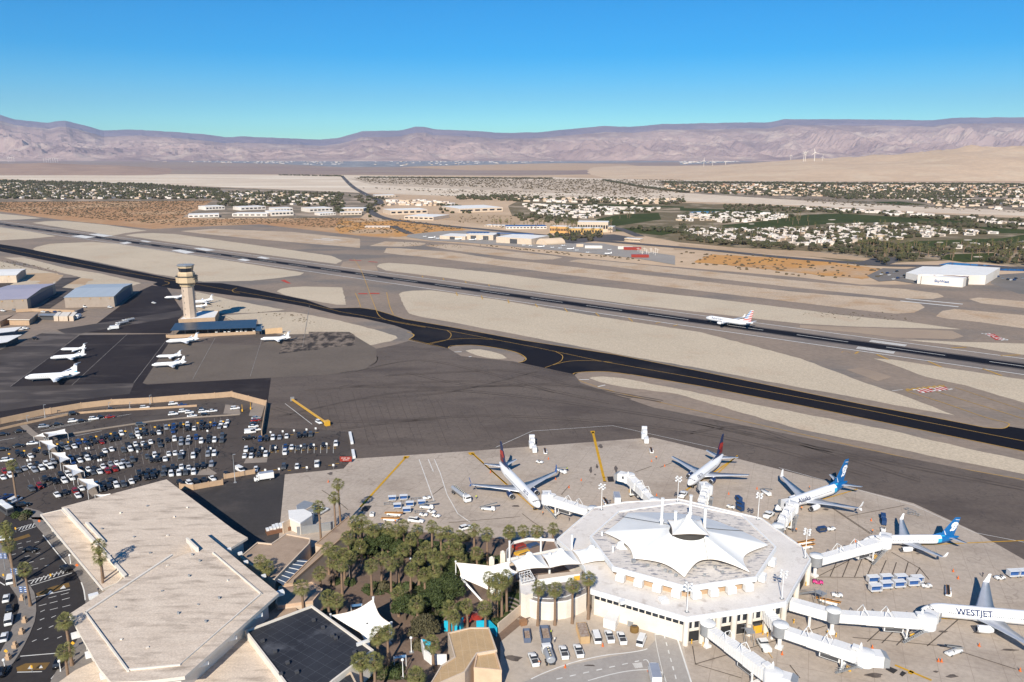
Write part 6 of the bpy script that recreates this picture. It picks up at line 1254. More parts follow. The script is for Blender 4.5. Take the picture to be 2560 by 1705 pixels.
# ================================================================ jet bridges
BRW = mat('bridge_white', (.78,.77,.75), (.73,.72,.70), .6, .5); RIB = mat('ribbed_panel', (.80,.79,.77), (.55,.55,.54), 1.2, .5, st=(6,.01,.01))
def bridge(label, rot, cab, fixed=None, base=.52, fl=4.0, cabturn=.6, stairs=1, ac=True, bogie=.82):
    rot = Vector((rot.x,rot.y,0)); cab = Vector((cab.x,cab.y,0)); d = cab-rot; L = d.length; ang = math.atan2(d.y,d.x)
    t = thing('passenger_bridge', label, 'jet bridge', (rot.x,rot.y,base), ang)
    b = MB(); b.lathe([(1.9,fl-.2),(1.9,fl+2.9)], (0,0,0), 16); b.build('rotunda', GREYM, t); b = MB(); b.lathe([(2.1,fl+2.9),(1.9,fl+3.2),(.4,fl+3.4)], (0,0,0), 16); b.build('rotunda_roof', WHITE2, t)
    b = MB(); b.tube((0,0,0),(0,0,fl-.2),.55,.55,12); b.box((0,0,.3),(1.8,1.8,.6)); b.build('support_column', BRW, t)
    segs = 3; x0 = 1.2; x1 = L-1.5; 
    for i in range(segs):
        w_ = 1.25+.18*i; h_ = 2.55+.22*i; sx = x0+(x1-x0)*i/segs; ex = x0+(x1-x0)*(i+1)/segs
        b = MB(); b.box(((sx+ex)/2,0,fl+h_/2-.15),(ex-sx+.3,w_*2,h_))
        n = int((ex-sx)/.8)
        for q in range(n+1): b.box((sx+q*(ex-sx)/n,0,fl+h_/2-.15),(.07,w_*2+.08,h_+.06))
        b.build('tunnel_section', BRW, t)
        b = MB()
        for s_ in (-1,1): b.box(((sx+ex)/2,s_*w_*.9,fl-.3),(ex-sx,.15,.25))
        b.build('underframe', DGREY, t)
    # service trusses standing on the roof joints
    for q in (.3,.58):
        X_ = x0+(x1-x0)*q; b = MB()
        for s_ in (-1,1): b.tube((X_-1.1,s_*1.5,fl+2.4),(X_,s_*.8,fl+4.7),.09,.09,5); b.tube((X_+1.1,s_*1.5,fl+2.4),(X_,s_*.8,fl+4.7),.09,.09,5)
        b.tube((X_,-.8,fl+4.7),(X_,.8,fl+4.7),.09,.09,5); b.build('roof_truss', BRW, t)
    b = MB(); b.lathe([(2.3,fl-.25),(2.3,fl+2.9),(2.0,fl+3.1),(.5,fl+3.2)], (L,0,0), 16); b.build('cab_rotunda', BRW, t)
    M = Matrix.Rotation(cabturn, 3, 'Z'); b = MB(); b.box((L+2.6*math.cos(cabturn), 2.6*math.sin(cabturn), fl+1.35), (3.2,3.2,3.1), cabturn); cb_ = b.build('cab', BRW, t)
    b = MB(); b.loft([[(L+(4.1+f)*math.cos(cabturn)-y*math.sin(cabturn), (4.1+f)*math.sin(cabturn)+y*math.cos(cabturn), z) for y, z in ((-1.75,fl),(-1.75,fl+3.0-f*.5),(1.75,fl+3.0-f*.5),(1.75,fl))] for f in (0,.5,1.0,1.4)], 0, False, False); b.build('bellows_canopy', GREYM, cb_)
    b = MB(); b.box((L+1.6*math.cos(cabturn)+1.65*math.sin(-cabturn), 1.6*math.sin(cabturn)+1.65*math.cos(cabturn), fl+1.7),(1.2,.08,1.0), cabturn); b.build('window', GLASS, cb_)
    xb = x0+(x1-x0)*bogie; b = MB()
    for s_ in (-1,1): b.box((xb,s_*1.5,fl*.5+.5),(.35,.35,fl-.5)); 
    b.box((xb,0,.95),(.9,3.6,.35)); b.box((xb,0,fl-.5),(.5,3.6,.3)); b.build('lift_column', BRW, t)
    wm = MB(); wheel(wm,0,0,.5,.35); me = wm.mesh('wheel',[BLACK])
    for s_ in (-1.4,-.9,.9,1.4): child('wheel', me, t, (xb,s_,0))
    if ac: b = MB(); b.box((xb-3.2,0,fl-1.15),(5.0,1.9,1.3)); u = b.build('air_conditioning_unit', BRW, t); g = MB(); g.box((xb-3.2,-.97,fl-1.2),(4.4,.06,.9)); g.box((xb-3.2,.97,fl-1.2),(4.4,.06,.9)); g.build('grille', DGREY, u)
    if stairs:
        s_ = stairs; b = MB()
        for q in range(12): b.box((xb+1.5-q*.42+2.2, s_*2.4, fl-.15-q*.32),(.45,1.0,.08))
        for o in (-.5,.5): b.tube((xb+3.9,s_*2.4+o,fl+.9),(xb-.9,s_*2.4+o,1.2),.05,.05,4); b.tube((xb+3.9,s_*2.4+o,fl-.1),(xb-.9,s_*2.4+o,.2),.08,.08,4)
        b.box((xb+4.3,s_*2.1,fl-.1),(1.4,1.6,.1)); b.build('service_stairs', GREYM, t)
    b = MB(); b.box((L-2.2,0,fl+3.5),(1.6,1.8,.5)); b.lathe([(.35,0),(.3,.9),(.12,1.5)], (L-1.2,.9,fl+3.1), 8); b.build('roof_equipment', BRW, t)
    b = MB(); b.box((xb+1.6,s_*1.0 if stairs else 1,1.6),(1.2,.5,1.2)); b.build('control_box', YEL, t)
    if fixed is not None:
        f = Vector((fixed.x,fixed.y,0))-rot; Mi = Matrix.Rotation(-ang,3,'Z'); f = Mi @ f; Lf = f.length; a2 = math.atan2(f.y,f.x); b = MB(); b.box((f.x/2,f.y/2,fl+1.2),(Lf-1,2.7,2.8),a2)
        n = int(Lf/.9)
        for q in range(n+1): b.box((f.x*q/n,f.y*q/n,fl+1.2),(.1,2.85,2.9),a2)
        b.build('fixed_walkway', BRW, t)
        for q in (.5,): b = MB(); b.tube((f.x*q,f.y*q,0),(f.x*q,f.y*q,fl),.4,.4,10); b.build('support_column', BRW, t)
    return t
bridge('white bridge joining the hexagonal terminal to the nose of the airliner by the fuel truck', Q('I',1285,762,6.5), Q('I',905,650,6.5), cabturn=-.9, stairs=1)
bridge('idle white bridge with no aircraft at its head, left of the terminal top', Q('I',1805,690,6.5), Q('I',1590,475,6.5), cabturn=.8, stairs=0)
bridge('short white bridge at the airliner parked above the terminal top', Q('K',195,860,6.5), Q('K',262,668,6.5), cabturn=.5, stairs=-1, bogie=.6)
bridge('white bridge at the larger airliner with the face emblem beside the terminal corner', Q('K',960,1060,6.5), Q('K',1100,840,6.5), cabturn=.9, stairs=-1, bogie=.7)
bridge('white bridge with roof trusses reaching the smaller regional jet', Q('M',315,925,6.5), Q('M',985,745,6.5), cabturn=.6, stairs=-1)
bridge('long white bridge reaching the WESTJET airliner', Q('L',1050,500,6.5), Q('L',1695,545,6.5), fixed=Q('L',745,415,6.5), cabturn=.9, stairs=-1)
bridge('white bridge with fixed walkway standing idle below the long one, lower middle right', Q('L',690,600,6.5), Q('L',1265,790,6.5), fixed=Q('L',590,480,6.5), cabturn=.5, stairs=-1)
bridge('white ribbed bridge running to the bottom edge below the terminal corner', Q('L',190,590,6.5), Q('L',640,925,6.5), cabturn=.6, stairs=1)
# ================================================================ vehicles
ORD = ['first','second','third','fourth','fifth','sixth','seventh','eighth','ninth','tenth','eleventh','twelfth','thirteenth','fourteenth','fifteenth','sixteenth','seventeenth','eighteenth','nineteenth','twentieth']
def ordn(i): return ORD[i] if i < 20 else 'number %d' % (i+1)
SL = [(0,1.0),(150,.9),(330,.55),(450,.1),(560,-.3),(700,-.1),(850,0)]
CN = {'w':'white','s':'silver','k':'black','g':'grey','b':'blue','r':'red','t':'tan'}
KN = {'e':'sedan','u':'suv','h':'hatchback','v':'van','p':'pickup'}
def row(k, rowname, items, slope=None, flip=1):
    cnt = {}; items = sorted(items)
    for it in items:
        x, y, c_ = it[:3]; kd = KN[it[3]] if len(it) > 3 else rnd.choice(['sedan','suv','suv','sedan','hatchback'])
        if c_ == 'k' and rnd.random() < .2: c_ = rnd.choice('sgwg')
        key = (CN[c_[0]], kd); cnt.setdefault(key, 0); i = cnt[key]; cnt[key] += 1
        xf = px(k, x, y)[0]; s = interp(SL, xf) if slope is None else slope
        v = (s*20*flip, 20*flip) if slope != 'h' else (20, -2)
        carpx(k, x, y, v, kd, key[0], '%s %s %s from the left, %s' % (ordn(i), key[0], kd, rowname), 'cars in the terminal car park')
row('E', 'top car park row', [(180,680,'k'),(225,700,'k'),(300,705,'w','e'),(345,655,'k'),(445,675,'k'),(570,640,'k'),(610,605,'k'),(660,625,'k'),(730,610,'w','e'),(700,585,'k'),(770,572,'b','u'),(835,560,'b'),(870,590,'k'),(895,535,'k'),(935,565,'k'),(1000,568,'r','e'),(1000,530,'k'),(1045,510,'k'),(1090,545,'k'),(1130,505,'k'),(1150,535,'k'),(1192,485,'w','u'),(1290,515,'k'),(1345,460,'k'),(1350,495,'w','u'),(1410,450,'k'),(1420,485,'k'),(1495,480,'k'),(1560,430,'k'),(1560,475,'w'),(1632,430,'s','u'),(1705,415,'b','u'),(1698,462,'b','u'),(1775,410,'k'),(1840,400,'k'),(1838,440,'k'),(1905,435,'w','e'),(1980,385,'k'),(1975,430,'k'),(2035,425,'k'),(2105,395,'b','e'),(2170,382,'w'),(2152,420,'s'),(2232,370,'w'),(2213,410,'w')])
row('E', 'second car park row', [(30,915,'w','e'),(105,895,'w','u'),(50,860,'r'),(175,850,'k'),(240,828,'k'),(300,808,'w'),(340,845,'s','u'),(370,790,'k'),(410,825,'w','u'),(455,785,'w'),(495,810,'w'),(525,765,'s'),(640,765,'k'),(690,720,'k'),(710,765,'b'),(760,720,'k'),(785,750,'k'),(835,700,'k','p'),(860,730,'w','u'),(935,720,'k'),(1000,695,'k'),(1030,655,'w','e'),(1095,640,'w','e'),(1212,652,'k'),(1258,605,'k','p'),(1280,640,'w','u'),(1330,592,'w'),(1350,630,'g'),(1405,585,'k'),(1430,620,'k'),(1478,568,'w'),(1560,555,'k'),(1572,600,'k'),(1642,550,'k'),(1712,540,'w'),(1778,540,'s'),(1775,580,'s','u'),(1850,530,'w'),(1842,575,'s','u'),(1925,525,'b'),(1975,560,'w','u'),(2045,520,'k'),(2045,560,'k'),(2105,550,'w','u'),(2180,510,'k','u'),(2178,555,'k','u')])
row('E', 'third car park row', [(310,1030,'k','u'),(392,1000,'r','u'),(445,935,'k'),(545,955,'k'),(600,895,'k'),(632,948,'w'),(668,885,'w'),(705,922,'w','u'),(800,840,'k'),(835,885,'k'),(868,840,'w'),(915,868,'g'),(925,830,'k'),(978,858,'w'),(1012,808,'w'),(1058,855,'r','u'),(1085,785,'k'),(1130,835,'r'),(1145,775,'k'),(1192,808,'w','u'),(1210,765,'k'),(1262,795,'k'),(1300,745,'g'),(1445,715,'k'),(1490,745,'k'),(1520,700,'w'),(1545,740,'k'),(1620,735,'w','e'),(1655,685,'w'),(1718,678,'w'),(1770,715,'k','u'),(1785,672,'w'),(1895,705,'w','u'),(1930,655,'k'),(2040,690,'k','u'),(2055,650,'k'),(2102,682,'w','u')])
row('E', 'car park row nearest the terminal roof', [(560,1085,'w','e'),(640,1062,'k'),(740,1055,'r'),(765,1092,'w','e'),(800,1022,'w','e'),(950,985,'k'),(1000,1030,'k'),(1025,975,'k'),(1075,1005,'k'),(1090,945,'k'),(1142,992,'w','u'),(1212,985,'g'),(1290,955,'w','e'),(1340,930,'k'),(1370,880,'k'),(1440,915,'k'),(1455,858,'k'),(1500,905,'k'),(1520,870,'k'),(1600,880,'g'),(1612,840,'k'),(1680,882,'w','u'),(1698,825,'k'),(1755,875,'w','u'),(1780,812,'w'),(1820,870,'g'),(1850,822,'w'),(1900,865,'k'),(1930,805,'k'),(1995,805,'k'),(2075,788,'k')])
row('E', 'short row behind the terminal roof', [(1770,975,'k'),(1860,975,'w'),(1930,962,'k'),(2008,945,'k'),(2085,925,'w','e')], slope=1.2)
row('E', 'entry lanes above the car park', [(430,415,'s','u'),(560,395,'k','e'),(720,362,'k','u'),(800,362,'k'),(920,340,'w','u'),(985,322,'k'),(1080,320,'r','e'),(30,492,'k'),(190,462,'k'),(1380,397,'k','u'),(720,290,'k'),(1085,245,'k'),(1700,293,'w','u'),(1800,266,'w'),(1860,276,'w'),(1885,310,'w','e'),(1975,248,'k'),(1995,270,'w'),(2085,262,'w'),(2005,298,'k'),(1790,202,'b'),(1700,193,'w','u'),(1420,230,'w','u'),(320,580,'w','e'),(180,605,'k','e'),(30,640,'k','e'),(70,745,'w','u')], slope='h')
row('F', 'short row by the airside gate', [(590,620,'b'),(652,615,'k'),(715,606,'w'),(780,602,'k'),(850,592,'w'),(970,586,'k'),(1030,578,'k'),(1085,575,'k')])
row('F', 'yellow-marked row right of the car park', [(452,722,'w'),(437,782,'w','e'),(510,735,'k','u'),(502,785,'w'),(595,725,'k','u'),(575,775,'k'),(645,768,'k'),(720,712,'k','u'),(838,695,'b'),(833,750,'w','u'),(900,700,'w'),(965,706,'g'),(1025,692,'k'),(1090,690,'k'),(1212,676,'k'),(1333,665,'w','u')])
row('F', 'last row beside the concrete apron', [(822,890,'k'),(952,888,'w'),(1147,865,'w','p'),(548,915,'w','h'),(250,962,'k','e')])
row('F', 'column of cars by the dark end wall', [(550,408,'s','e'),(545,432,'r','e'),(530,465,'k','e'),(525,492,'w','e'),(548,525,'w','e'),(492,550,'w','v'),(482,608,'k','p'),(345,315,'w','u')], slope='h')
carpx('F', 395, 922, (20,10), 'van', 'white', 'white passenger van beside the tan wall right of the car park')
carpx('E', 150, 1142, (20,-10), 'van', 'white', 'long white van at the left edge below the car park'); carpx('E', 55, 1110, (20,-8), 'pickup', 'blue', 'dark blue pickup beside the long white van at the left edge')
carpx('E', 225, 1185, (20,-3), 'suv', 'black', 'black suv in shade right of the long white van')
put(boxtruck, 'F', 625, 1010, (-20,3), 'white delivery box truck standing in the dark delivery yard')
carpx('F', 1165, 452, (15,8), 'suv', 'white', 'white suv at the foot of the long yellow boom')
for x, y, v, kd, c_, lb in ((60,755,(4,-20),'sedan','white','white taxi with orange roof light, uppermost in the queue on the forecourt'),(95,855,(4,-20),'suv','black','black suv second in the forecourt queue'),(85,970,(3,-20),'van','white','white minivan third in the forecourt queue'),(40,1130,(5,-20),'sedan','white','white taxi with red roof light lowest in the forecourt queue'),(295,285,(20,2),'sedan','black','black sedan driving in the middle of the forecourt road'),(630,465,(-14,-10),'suv','black','dark suv at the striped crossing on the terminal side'),(565,1385,(8,-20),'suv','black','black and white patrol suv on the bottom crossing'),(20,180,(20,-3),'sedan','white','white car cut by the left edge near the top crossing'),(100,580,(3,-16),'van','white','white shuttle van under the blue flags'),(10,1470,(8,-20),'suv','black','black suv at the bottom left edge')):
    carpx('V', x, y, v, kd, c_, lb, z=.65)
for x, y, lb in ((565,1345,'patrol roof'),): pass
# shuttle bus
def b_bus():
    t = thing('shuttle_bus', '', 'bus'); b = MB(); b.loft([ring(-5.5,1.2,.35,2.9,.95), ring(5.2,1.2,.35,2.9,.95), ring(5.5,1.1,.4,2.5,.95)], 0, False); b.build('body', DGREY, t)
    b = MB(); b.box((0,0,2.97),(10.4,2.2,.14)); b.box((-1,0,3.15),(2.5,1.6,.25)); b.build('roof', WHITE, t); b = MB(); b.box((0,0,1.9),(9.6,2.44,.9)); b.box((5.42,0,1.9),(.2,2.0,1.1)); b.build('windows', GLASS, t); wheels4(t, (-3.4,3.6), 1.08, .48, .3); return t
put(proto('bus', b_bus), 'E', 50, 1240, (20,14), 'dark shuttle bus with white roof at the left edge below the car park', z=.6)
# ---------------------------------------------------------------- ground support equipment
G1 = 'baggage carts beside the garden palms'; G2 = 'baggage carts on the right apron'
for i, (x, y, lb) in enumerate(((1137,205,'rear row, first'),(1222,198,'rear row, second'),(1175,262,'middle row, first'),(1268,248,'middle row, second'),(1357,238,'middle row, third'),(1245,293,'front, alone'))): put(cart, 'H', x, y, (20,-1), 'white roofed baggage cart near the garden palms, %s from the left' % lb, group=G1)
for x, y, lb in ((1110,232,'leftmost'),(1310,197,'rear row right'),(1235,222,'hidden between roofed ones'),(1340,292,'front right')): put(dolly, 'H', x, y, (20,-1), 'white flat cart among the roofed baggage carts, %s' % lb, group='flat carts beside the garden palms')
for x, y, up, lb in ((1395,262,1,'orange railed belt loader right of the carts, rear one'),(1150,315,0,'orange railed belt loader below the carts, left middle'),(1125,355,0,'orange railed belt loader nearest the palms'),(1855,275,1,'belt loader standing alone between fuel truck and palms')): put(belt, 'H', x, y, (20,2), lb, up=up)
for x, y, v, lb in ((1395,192,(20,-3),'white tug at the right end of the rear cart row'),(1370,318,(20,2),'dark seated white tug below the carts, left one'),(1430,295,(20,4),'white tug below the carts, upper right one'),(1465,325,(20,4),'white tug below the carts, lower right one'),(985,315,(3,-20),'small white tug beside the palm shadow')): put(tug, 'H', x, y, v, lb)
carpx('H', 1315, 362, (20,2), 'pickup', 'white', 'white pickup parked in front of the garden palms next to the loaders')
carpx('H', 1685, 415, (20,-6), 'suv', 'white', 'white suv driving along the top edge of the garden')
carpx('H', 615, 292, (14,-8), 'pickup', 'white', 'white pickup beside the loading dock')
put(fuel, 'I', 175, 640, (20,15), 'silver tanker truck beside the left wing of the airliner', L=12.5)
put(belt, 'I', 1022, 430, (20,9), 'belt loader off the right wingtip of the first airliner', up=1); put(tug, 'I', 838, 352, (20,4), 'white tug behind the tail of the first airliner, alone')
for x, y, v, lb in ((885,265,(3,20),'dark belt loader beside the folded white ramp'),(1778,258,(4,20),'dark belt loader below the pair of white ramps'),(1395,690,(10,20),'dark belt loader by the terminal top left corner')): put(belt, 'I', x, y, v, lb)
put(boxtruck, 'I', 1485, 675, (-5,-20), 'small white truck by the terminal top left corner')
put(tractor, 'K', 30, 735, (-20,22), 'white pushback tractor below the nose of the airliner above the terminal'); put(tractor, 'K', 870, 935, (-20,14), 'white pushback tractor at the nose of the larger face-emblem airliner')
put(tractor, 'L', 575, 725, (-14,-20), 'white pushback tractor between the two lower bridges')
def ramp(loc, rz, label, group=None, sc=1): pass
def b_ramp():
    t = thing('boarding_ramp', '', 'boarding ramp')
    for i in range(3): b = MB(); b.box((-4+i*4, (i%2)*.9, 1.4+i*.5),(4.2,1.9,2.2)); b.build('ramp_section', WHITE, t)
    b = MB()
    for i in range(3):
        for s_ in (-1,1): b.tube((-4+i*4,s_*.8,0),(-4+i*4,s_*.8,.6+i*.5),.12,.12,6)
    b.build('legs', DGREY, t); b = MB(); b.box((6.3,0,2.9),(1.2,2.4,2.4)); b.build('ramp_head', WHITE2, t); wheels4(t, (-4.5,4.5), .95, .35, .2); return t
rampf = proto('ramp', b_ramp)
put(rampf, 'I', 785, 230, (-6,-20), 'folded white boarding ramp on the apron behind the first airliner'); put(rampf, 'I', 1727, 155, (-5,-20), 'folded white boarding ramp at the upper edge of the concrete, with round ends')
for i, (x, y, lb) in enumerate(((575,785,'upper'),(590,835,'middle'),(588,875,'lower'))): put(cart, 'K', x, y, (20,10 if i else 16), 'dark blue baggage cart left of the face-emblem airliner, %s one' % lb, col='blue', group='dark blue carts')
put(tug, 'K', 498, 850, (-20,-6), 'white tug at the three dark blue carts')
for x, y, v, lb in ((1390,1085,(20,-3),'dark blue baggage cart with a tug below the larger face-emblem airliner'),(1990,960,(3,20),'dark blue baggage cart beside the regional jet wing, upper'),(1998,1010,(2,20),'dark blue baggage cart beside the regional jet wing, lower')): put(cart, 'K', x, y, v, lb, col='blue', group='dark blue carts')
put(tug, 'K', 1480, 1065, (20,-3), 'white tug coupled to the lone dark blue cart'); put(tug, 'K', 1992, 1075, (2,20), 'white tug below the dark blue carts by the regional jet')
put(belt, 'K', 845, 712, (20,14), 'belt loader with red parts between the two upper airliners', up=1); put(dolly, 'K', 2260, 880, (20,9), 'grey empty dolly frame at the upper right concrete edge'); put(dolly, 'K', 2290, 915, (20,4), 'grey empty dolly frame nearer one at the upper right concrete edge')
for y in (1205, 1245): put(belt, 'K', 1220, y, (20,-2), 'orange and white loader beside the right terminal corner, %s one' % ('upper' if y < 1220 else 'lower'))
for x, y, lb in ((870,1150,'upper row, first'),(998,1140,'upper row, second'),(1142,1140,'upper row, third'),(1000,1205,'lower row, second'),(1125,1195,'lower row, third'),(1262,1180,'lower row, fourth'),(893,1235,'lower row, first'),(2245,1090,'right edge pair, left'),(2345,1085,'right edge pair, right')): put(cart, 'M', x, y, (20,-1), 'white baggage cart on the right apron, %s' % lb, group=G2, sc=1.2)
put(cart, 'M', 1300, 1150, (20,-1), 'white baggage cart on the right apron, last of the upper row', group=G2, sc=1.2)
put(tug, 'M', 1395, 1190, (20,0), 'white tug at the right end of the cart rows'); put(tug, 'M', 520, 1282, (20,2), 'white tug alone right of the terminal wall'); put(tug, 'M', 332, 1155, (20,3), 'magenta pink tug beside the right terminal wall', col='pink'); put(tug, 'M', 2115, 1112, (-20,2), 'white tug next to the winglet of the WESTJET airliner')
put(belt, 'M', 1610, 1250, (1,20), 'dark belt loader standing above the WESTJET nose'); put(belt, 'M', 430, 1350, (20,6), 'orange loader under the stairs of the long bridge')
put(belt, 'L', 1875, 765, (-20,7), 'orange and white loader on the lower right apron', up=1)
# yard vehicles
YV = [(525,1170,(-8,-20),'pickup','white','white utility pickup with an open loaded bed, leftmost of the front yard row'),(820,1100,(-6,-20),'pickup','white','white pickup with black bed cover, third of the front yard row'),(965,1085,(-7,-20),'pickup','white','white pickup with dark bed, rightmost of the front yard row'),(1140,955,(-7,-20),'van','white','white cargo van next to the tan container in the yard'),(1268,945,(-7,-20),'pickup','white','white utility truck with racks second in the rear yard row'),(1390,960,(-7,-20),'pickup','white','white utility truck with racks third in the rear yard row'),(1585,985,(8,-20),'van','white','white minivan near the tunnel entrance in the yard')]
for x, y, v, kd, c_, lb in YV: carpx('J', x, y, v, kd, c_, lb, z=.62)
put(boxtruck, 'J', 1710, 1345, (-5,-20), 'white truck at the bottom edge beside the service road')
t = put(fuel, 'J', 670, 1150, (-7,-20), 'white service truck with orange equipment between the pickups in the yard', L=7.5)
def b_skip(m='tan'):
    t = thing('dumpster', '', 'dumpster'); mm = {'tan':paint('dumpster_tan',(.50,.34,.18),.6),'blue':paint('dumpster_blue',(.10,.13,.20),.6)}[m]
    b = MB()
    for s_ in (-1,1): b.box((0,s_*1.15,1.0),(6.2,.1,1.9)); b.box((s_*3.05,0,1.0),(.1,2.3,1.9))
    b.box((0,0,.15),(6.1,2.2,.15)); b.build('container', mm, t); b = MB()
    for i in range(7):
        for s_ in (-1,1): b.box((-2.7+i*.9,s_*1.24,1.0),(.12,.1,1.8))
    b.build('ribs', mm, t); b = MB(); b.box((0,0,.9 if m == 'blue' else 1.85),(6.0,2.15,.1)); b.build('load', MATS['dirt_load'] if 'dirt_load' in MATS else mat('dirt_load',(.25,.17,.12),(.4,.33,.28),1.5,.9), t); return t
skip_ = proto('skip', b_skip)
put(skip_, 'J', 1010, 930, (-6,-20), 'tan container with ochre top between palms and vans', m='tan', sc=1.1); put(skip_, 'J', 640, 945, (-4,-20), 'blue grey open dumpster full of soil', m='blue'); put(skip_, 'J', 460, 945, (-3,-20), 'black open trailer loaded with rubble', m='blue', sc=.75)
for x, y, lb in ((425,812,'brown wooden crate below the retaining wall'),): 
    p = Q('J',x,y,1.2); t = thing('crate', lb, 'crate', (p.x,p.y,.55), .4); b = MB(); b.box((0,0,.7),(1.8,1.3,1.3)); b.build('box', mat('wood',(.30,.16,.08),None,2,.8), t); b = MB(); b.box((0,0,1.4),(2.0,1.5,.12)); b.build('lid', MATS['wood'], t)
bldg('shed', 'white walled open stall against the terminal wall by the vans', '', [], 3.2, WHITE, PURE, world=[Q('J',x,y,3.2) for x,y in ((1210,770),(1265,690),(1370,725),(1330,810))], slab_t=.2, cat='shed')
for x, y, lb in ((1490,820,'wire cage rack'),(1515,880,'orange tank')): 
    p = Q('J',x,y,1.0); t = thing('storage_rack', lb+' against the terminal wall in the yard', 'rack', (p.x,p.y,.55)); b = MB(); b.box((0,0,.7),(2.4,1.4,1.3)) if 'wire' in lb else b.lathe([(1.2,0),(1.2,1.2),(.9,1.5)],(0,0,0),12); b.build('body', GREYM if 'wire' in lb else MATS['ochre_crossing'], t); b = MB(); b.box((0,0,1.6),(1.4,.2,.5)); b.build('handle', DGREY, t)
# cones, people
CP = [('J',1655,1270,'beside the truck at the bottom road'),('J',835,1235,'on the white road line'),('J',1205,1025,'behind the white cargo van'),('I',912,320,'below the small dark loader near the first airliner'),('I',972,490,'off the right wing of the first airliner'),('I',1085,560,'left of the idle bridge'),('I',1188,500,'yellowish, left of the yellow stand line'),('I',1780,340,'left of the two workers by the upper ramps'),('I',1890,380,'near the wingtip of the second airliner'),('I',1822,625,'right of the idle bridge'),('K',478,715,'above the dark blue carts'),('K',755,665,'right of the second airliner wingtip'),('K',1875,975,'left of the dark blue carts by the regional jet'),('K',1720,1180,'left of the regional jet nose'),('M',1660,1040,'upper of the two between the right apron carts'),('M',1708,1110,'lower of the two between the right apron carts'),('L',1318,728,'above the idle lower bridge head'),('L',1770,820,'left of the pair at the lower right'),('L',1792,822,'right of the pair at the lower right'),('L',2050,715,'under the WESTJET engine'),('L',2330,885,'at the right frame edge'),('L',700,772,'at the foot of the lower bridge'),('I',425,432,'on the yellow line of the first airliner'),('F',1258,1030,'on the concrete above the tall palms')]
for k, x, y, lb in CP: put(cone, k, x, y, (20,0), 'orange traffic cone '+lb, group='traffic cones', sc=1.3)
for k, x, y, kd, lb in (('I',305,665,'yellow','worker in yellow vest walking behind the tanker truck'),('I',865,800,'orange','worker in orange bending near the first airliner nose'),('I',1085,850,'dark','person walking on the apron below the first bridge'),('I',1818,332,'orange','worker in orange standing below the upper ramps'),('I',1068,428,'yellow','worker in yellow at the belt loader off the wing'),('K',1105,1100,'dark','person in dark clothes left of the pair below the stairs'),('K',1138,1098,'orange','worker in orange right of the pair below the stairs'),('K',1885,1110,'orange','worker in orange at the regional jet nose'),('K',1190,885,'orange','worker in orange under the face-emblem airliner bridge'),('K',1268,680,'orange','worker in orange behind the wing of the larger face-emblem airliner'),('M',1945,1105,'dark','person between the shadow and winglet at right'),('J',580,1235,'orange','worker in orange behind the utility pickup'),('J',733,1003,'white','person in white beside the blue grey dumpster'),('J',697,930,'yellow','person with yellow vest at the open dumpster'),('H',1125,975,'dark','person standing in the plaza by the small tent'),('H',1620,1080,'white','person in white near the umbrellas at the garden bottom'),('H',1645,1080,'dark','person in dark near the umbrellas at the garden bottom'),('H',1160,385,'orange','worker in orange between the loaders near the palms'),('V',955,700,'dark','traveller in dark at the kerb beside the terminal palm'),('V',920,610,'white','traveller in light clothes at the canopy edge'),('H',1300,715,'white','person in white on the plaza between palms')):
    person(k, x, y, kd, lb, rz=rnd.random()*6, group=None, z=.8 if k == 'V' else .6)
for x, y, lb in ((155,115,'topmost crossing'),(495,570,'striped crossing'),(312,1465,'bottom crossing'),(38,570,'island beside the shuttle van')):
    p = Q('V',x,y,.8); t = thing('crossing_post', 'yellow pedestrian sign post on the %s' % lb, 'sign', (p.x,p.y,.6)); b = MB(); b.tube((0,0,0),(0,0,1.4),.06); b.build('post', GREYM, t); b = MB(); b.box((0,0,1.5),(.5,.1,.8)); b.build('sign_panel', YEL, t)
for x, y, c_, lb in ((745,440,ORG,'orange'),(705,1195,YEL,'yellow diamond'),(57,1272,YEL,'yellow diamond lower left'),(667,1298,ORG,'small orange'),(380,12,ORG,'orange at the top corner')):
    p = Q('V',x,y,2.5); t = thing('road_sign', '%s warning sign on a post along the forecourt' % lb, 'sign', (p.x,p.y,.6)); b = MB(); b.tube((0,0,0),(0,0,1.7),.05); b.build('post', GREYM, t); b = MB(); b.box((0,0,2.0),(.8,.06,.8), 0, 0, Matrix.Rotation(math.pi/4,3,'Y')); b.build('sign_panel', c_, t)
for x, y, lb in ((215,755,'upper'),(240,970,'second'),(210,1080,'third'),(145,1215,'fourth'),(78,1328,'lowest')):
    p = Q('V',x,y,1.3); t = thing('planter', 'tan box planter on the forecourt island, %s from the top' % lb, 'planter', (p.x,p.y,.75)); b = MB(); b.box((0,0,.45),(1.2,1.2,.9)); b.build('planter_box', MATS['tan_block'], t); b = MB(); b.box((0,0,1.3),(.7,.7,.8)); b.build('cap', MATS['tan_block'], t)
for x, y, lb in ((30,355,'top'),(140,505,'middle'),(225,680,'lower')):
    p = Q('V',x,y,5.5); t = thing('banner_pole', '%s pair of blue and white banners on the forecourt island' % lb, 'banner', (p.x,p.y,.75)); b = MB(); b.tube((0,0,0),(0,0,6.2),.09); b.path([(-1.2,0,6),(1.2,0,6)],.05); b.build('pole', GREYM, t)
    for s_ in (-1,1):
        b = MB(); b.box((s_*.65,0,5.0),(.95,.05,1.9)); o = b.build('banner', BLUE, t); b = MB()
        for q in range(3): b.box((s_*.65,-.04,4.4+q*.6),(.6,.03,.22)); 
        b.build('banner_pattern', WHITE2, o)
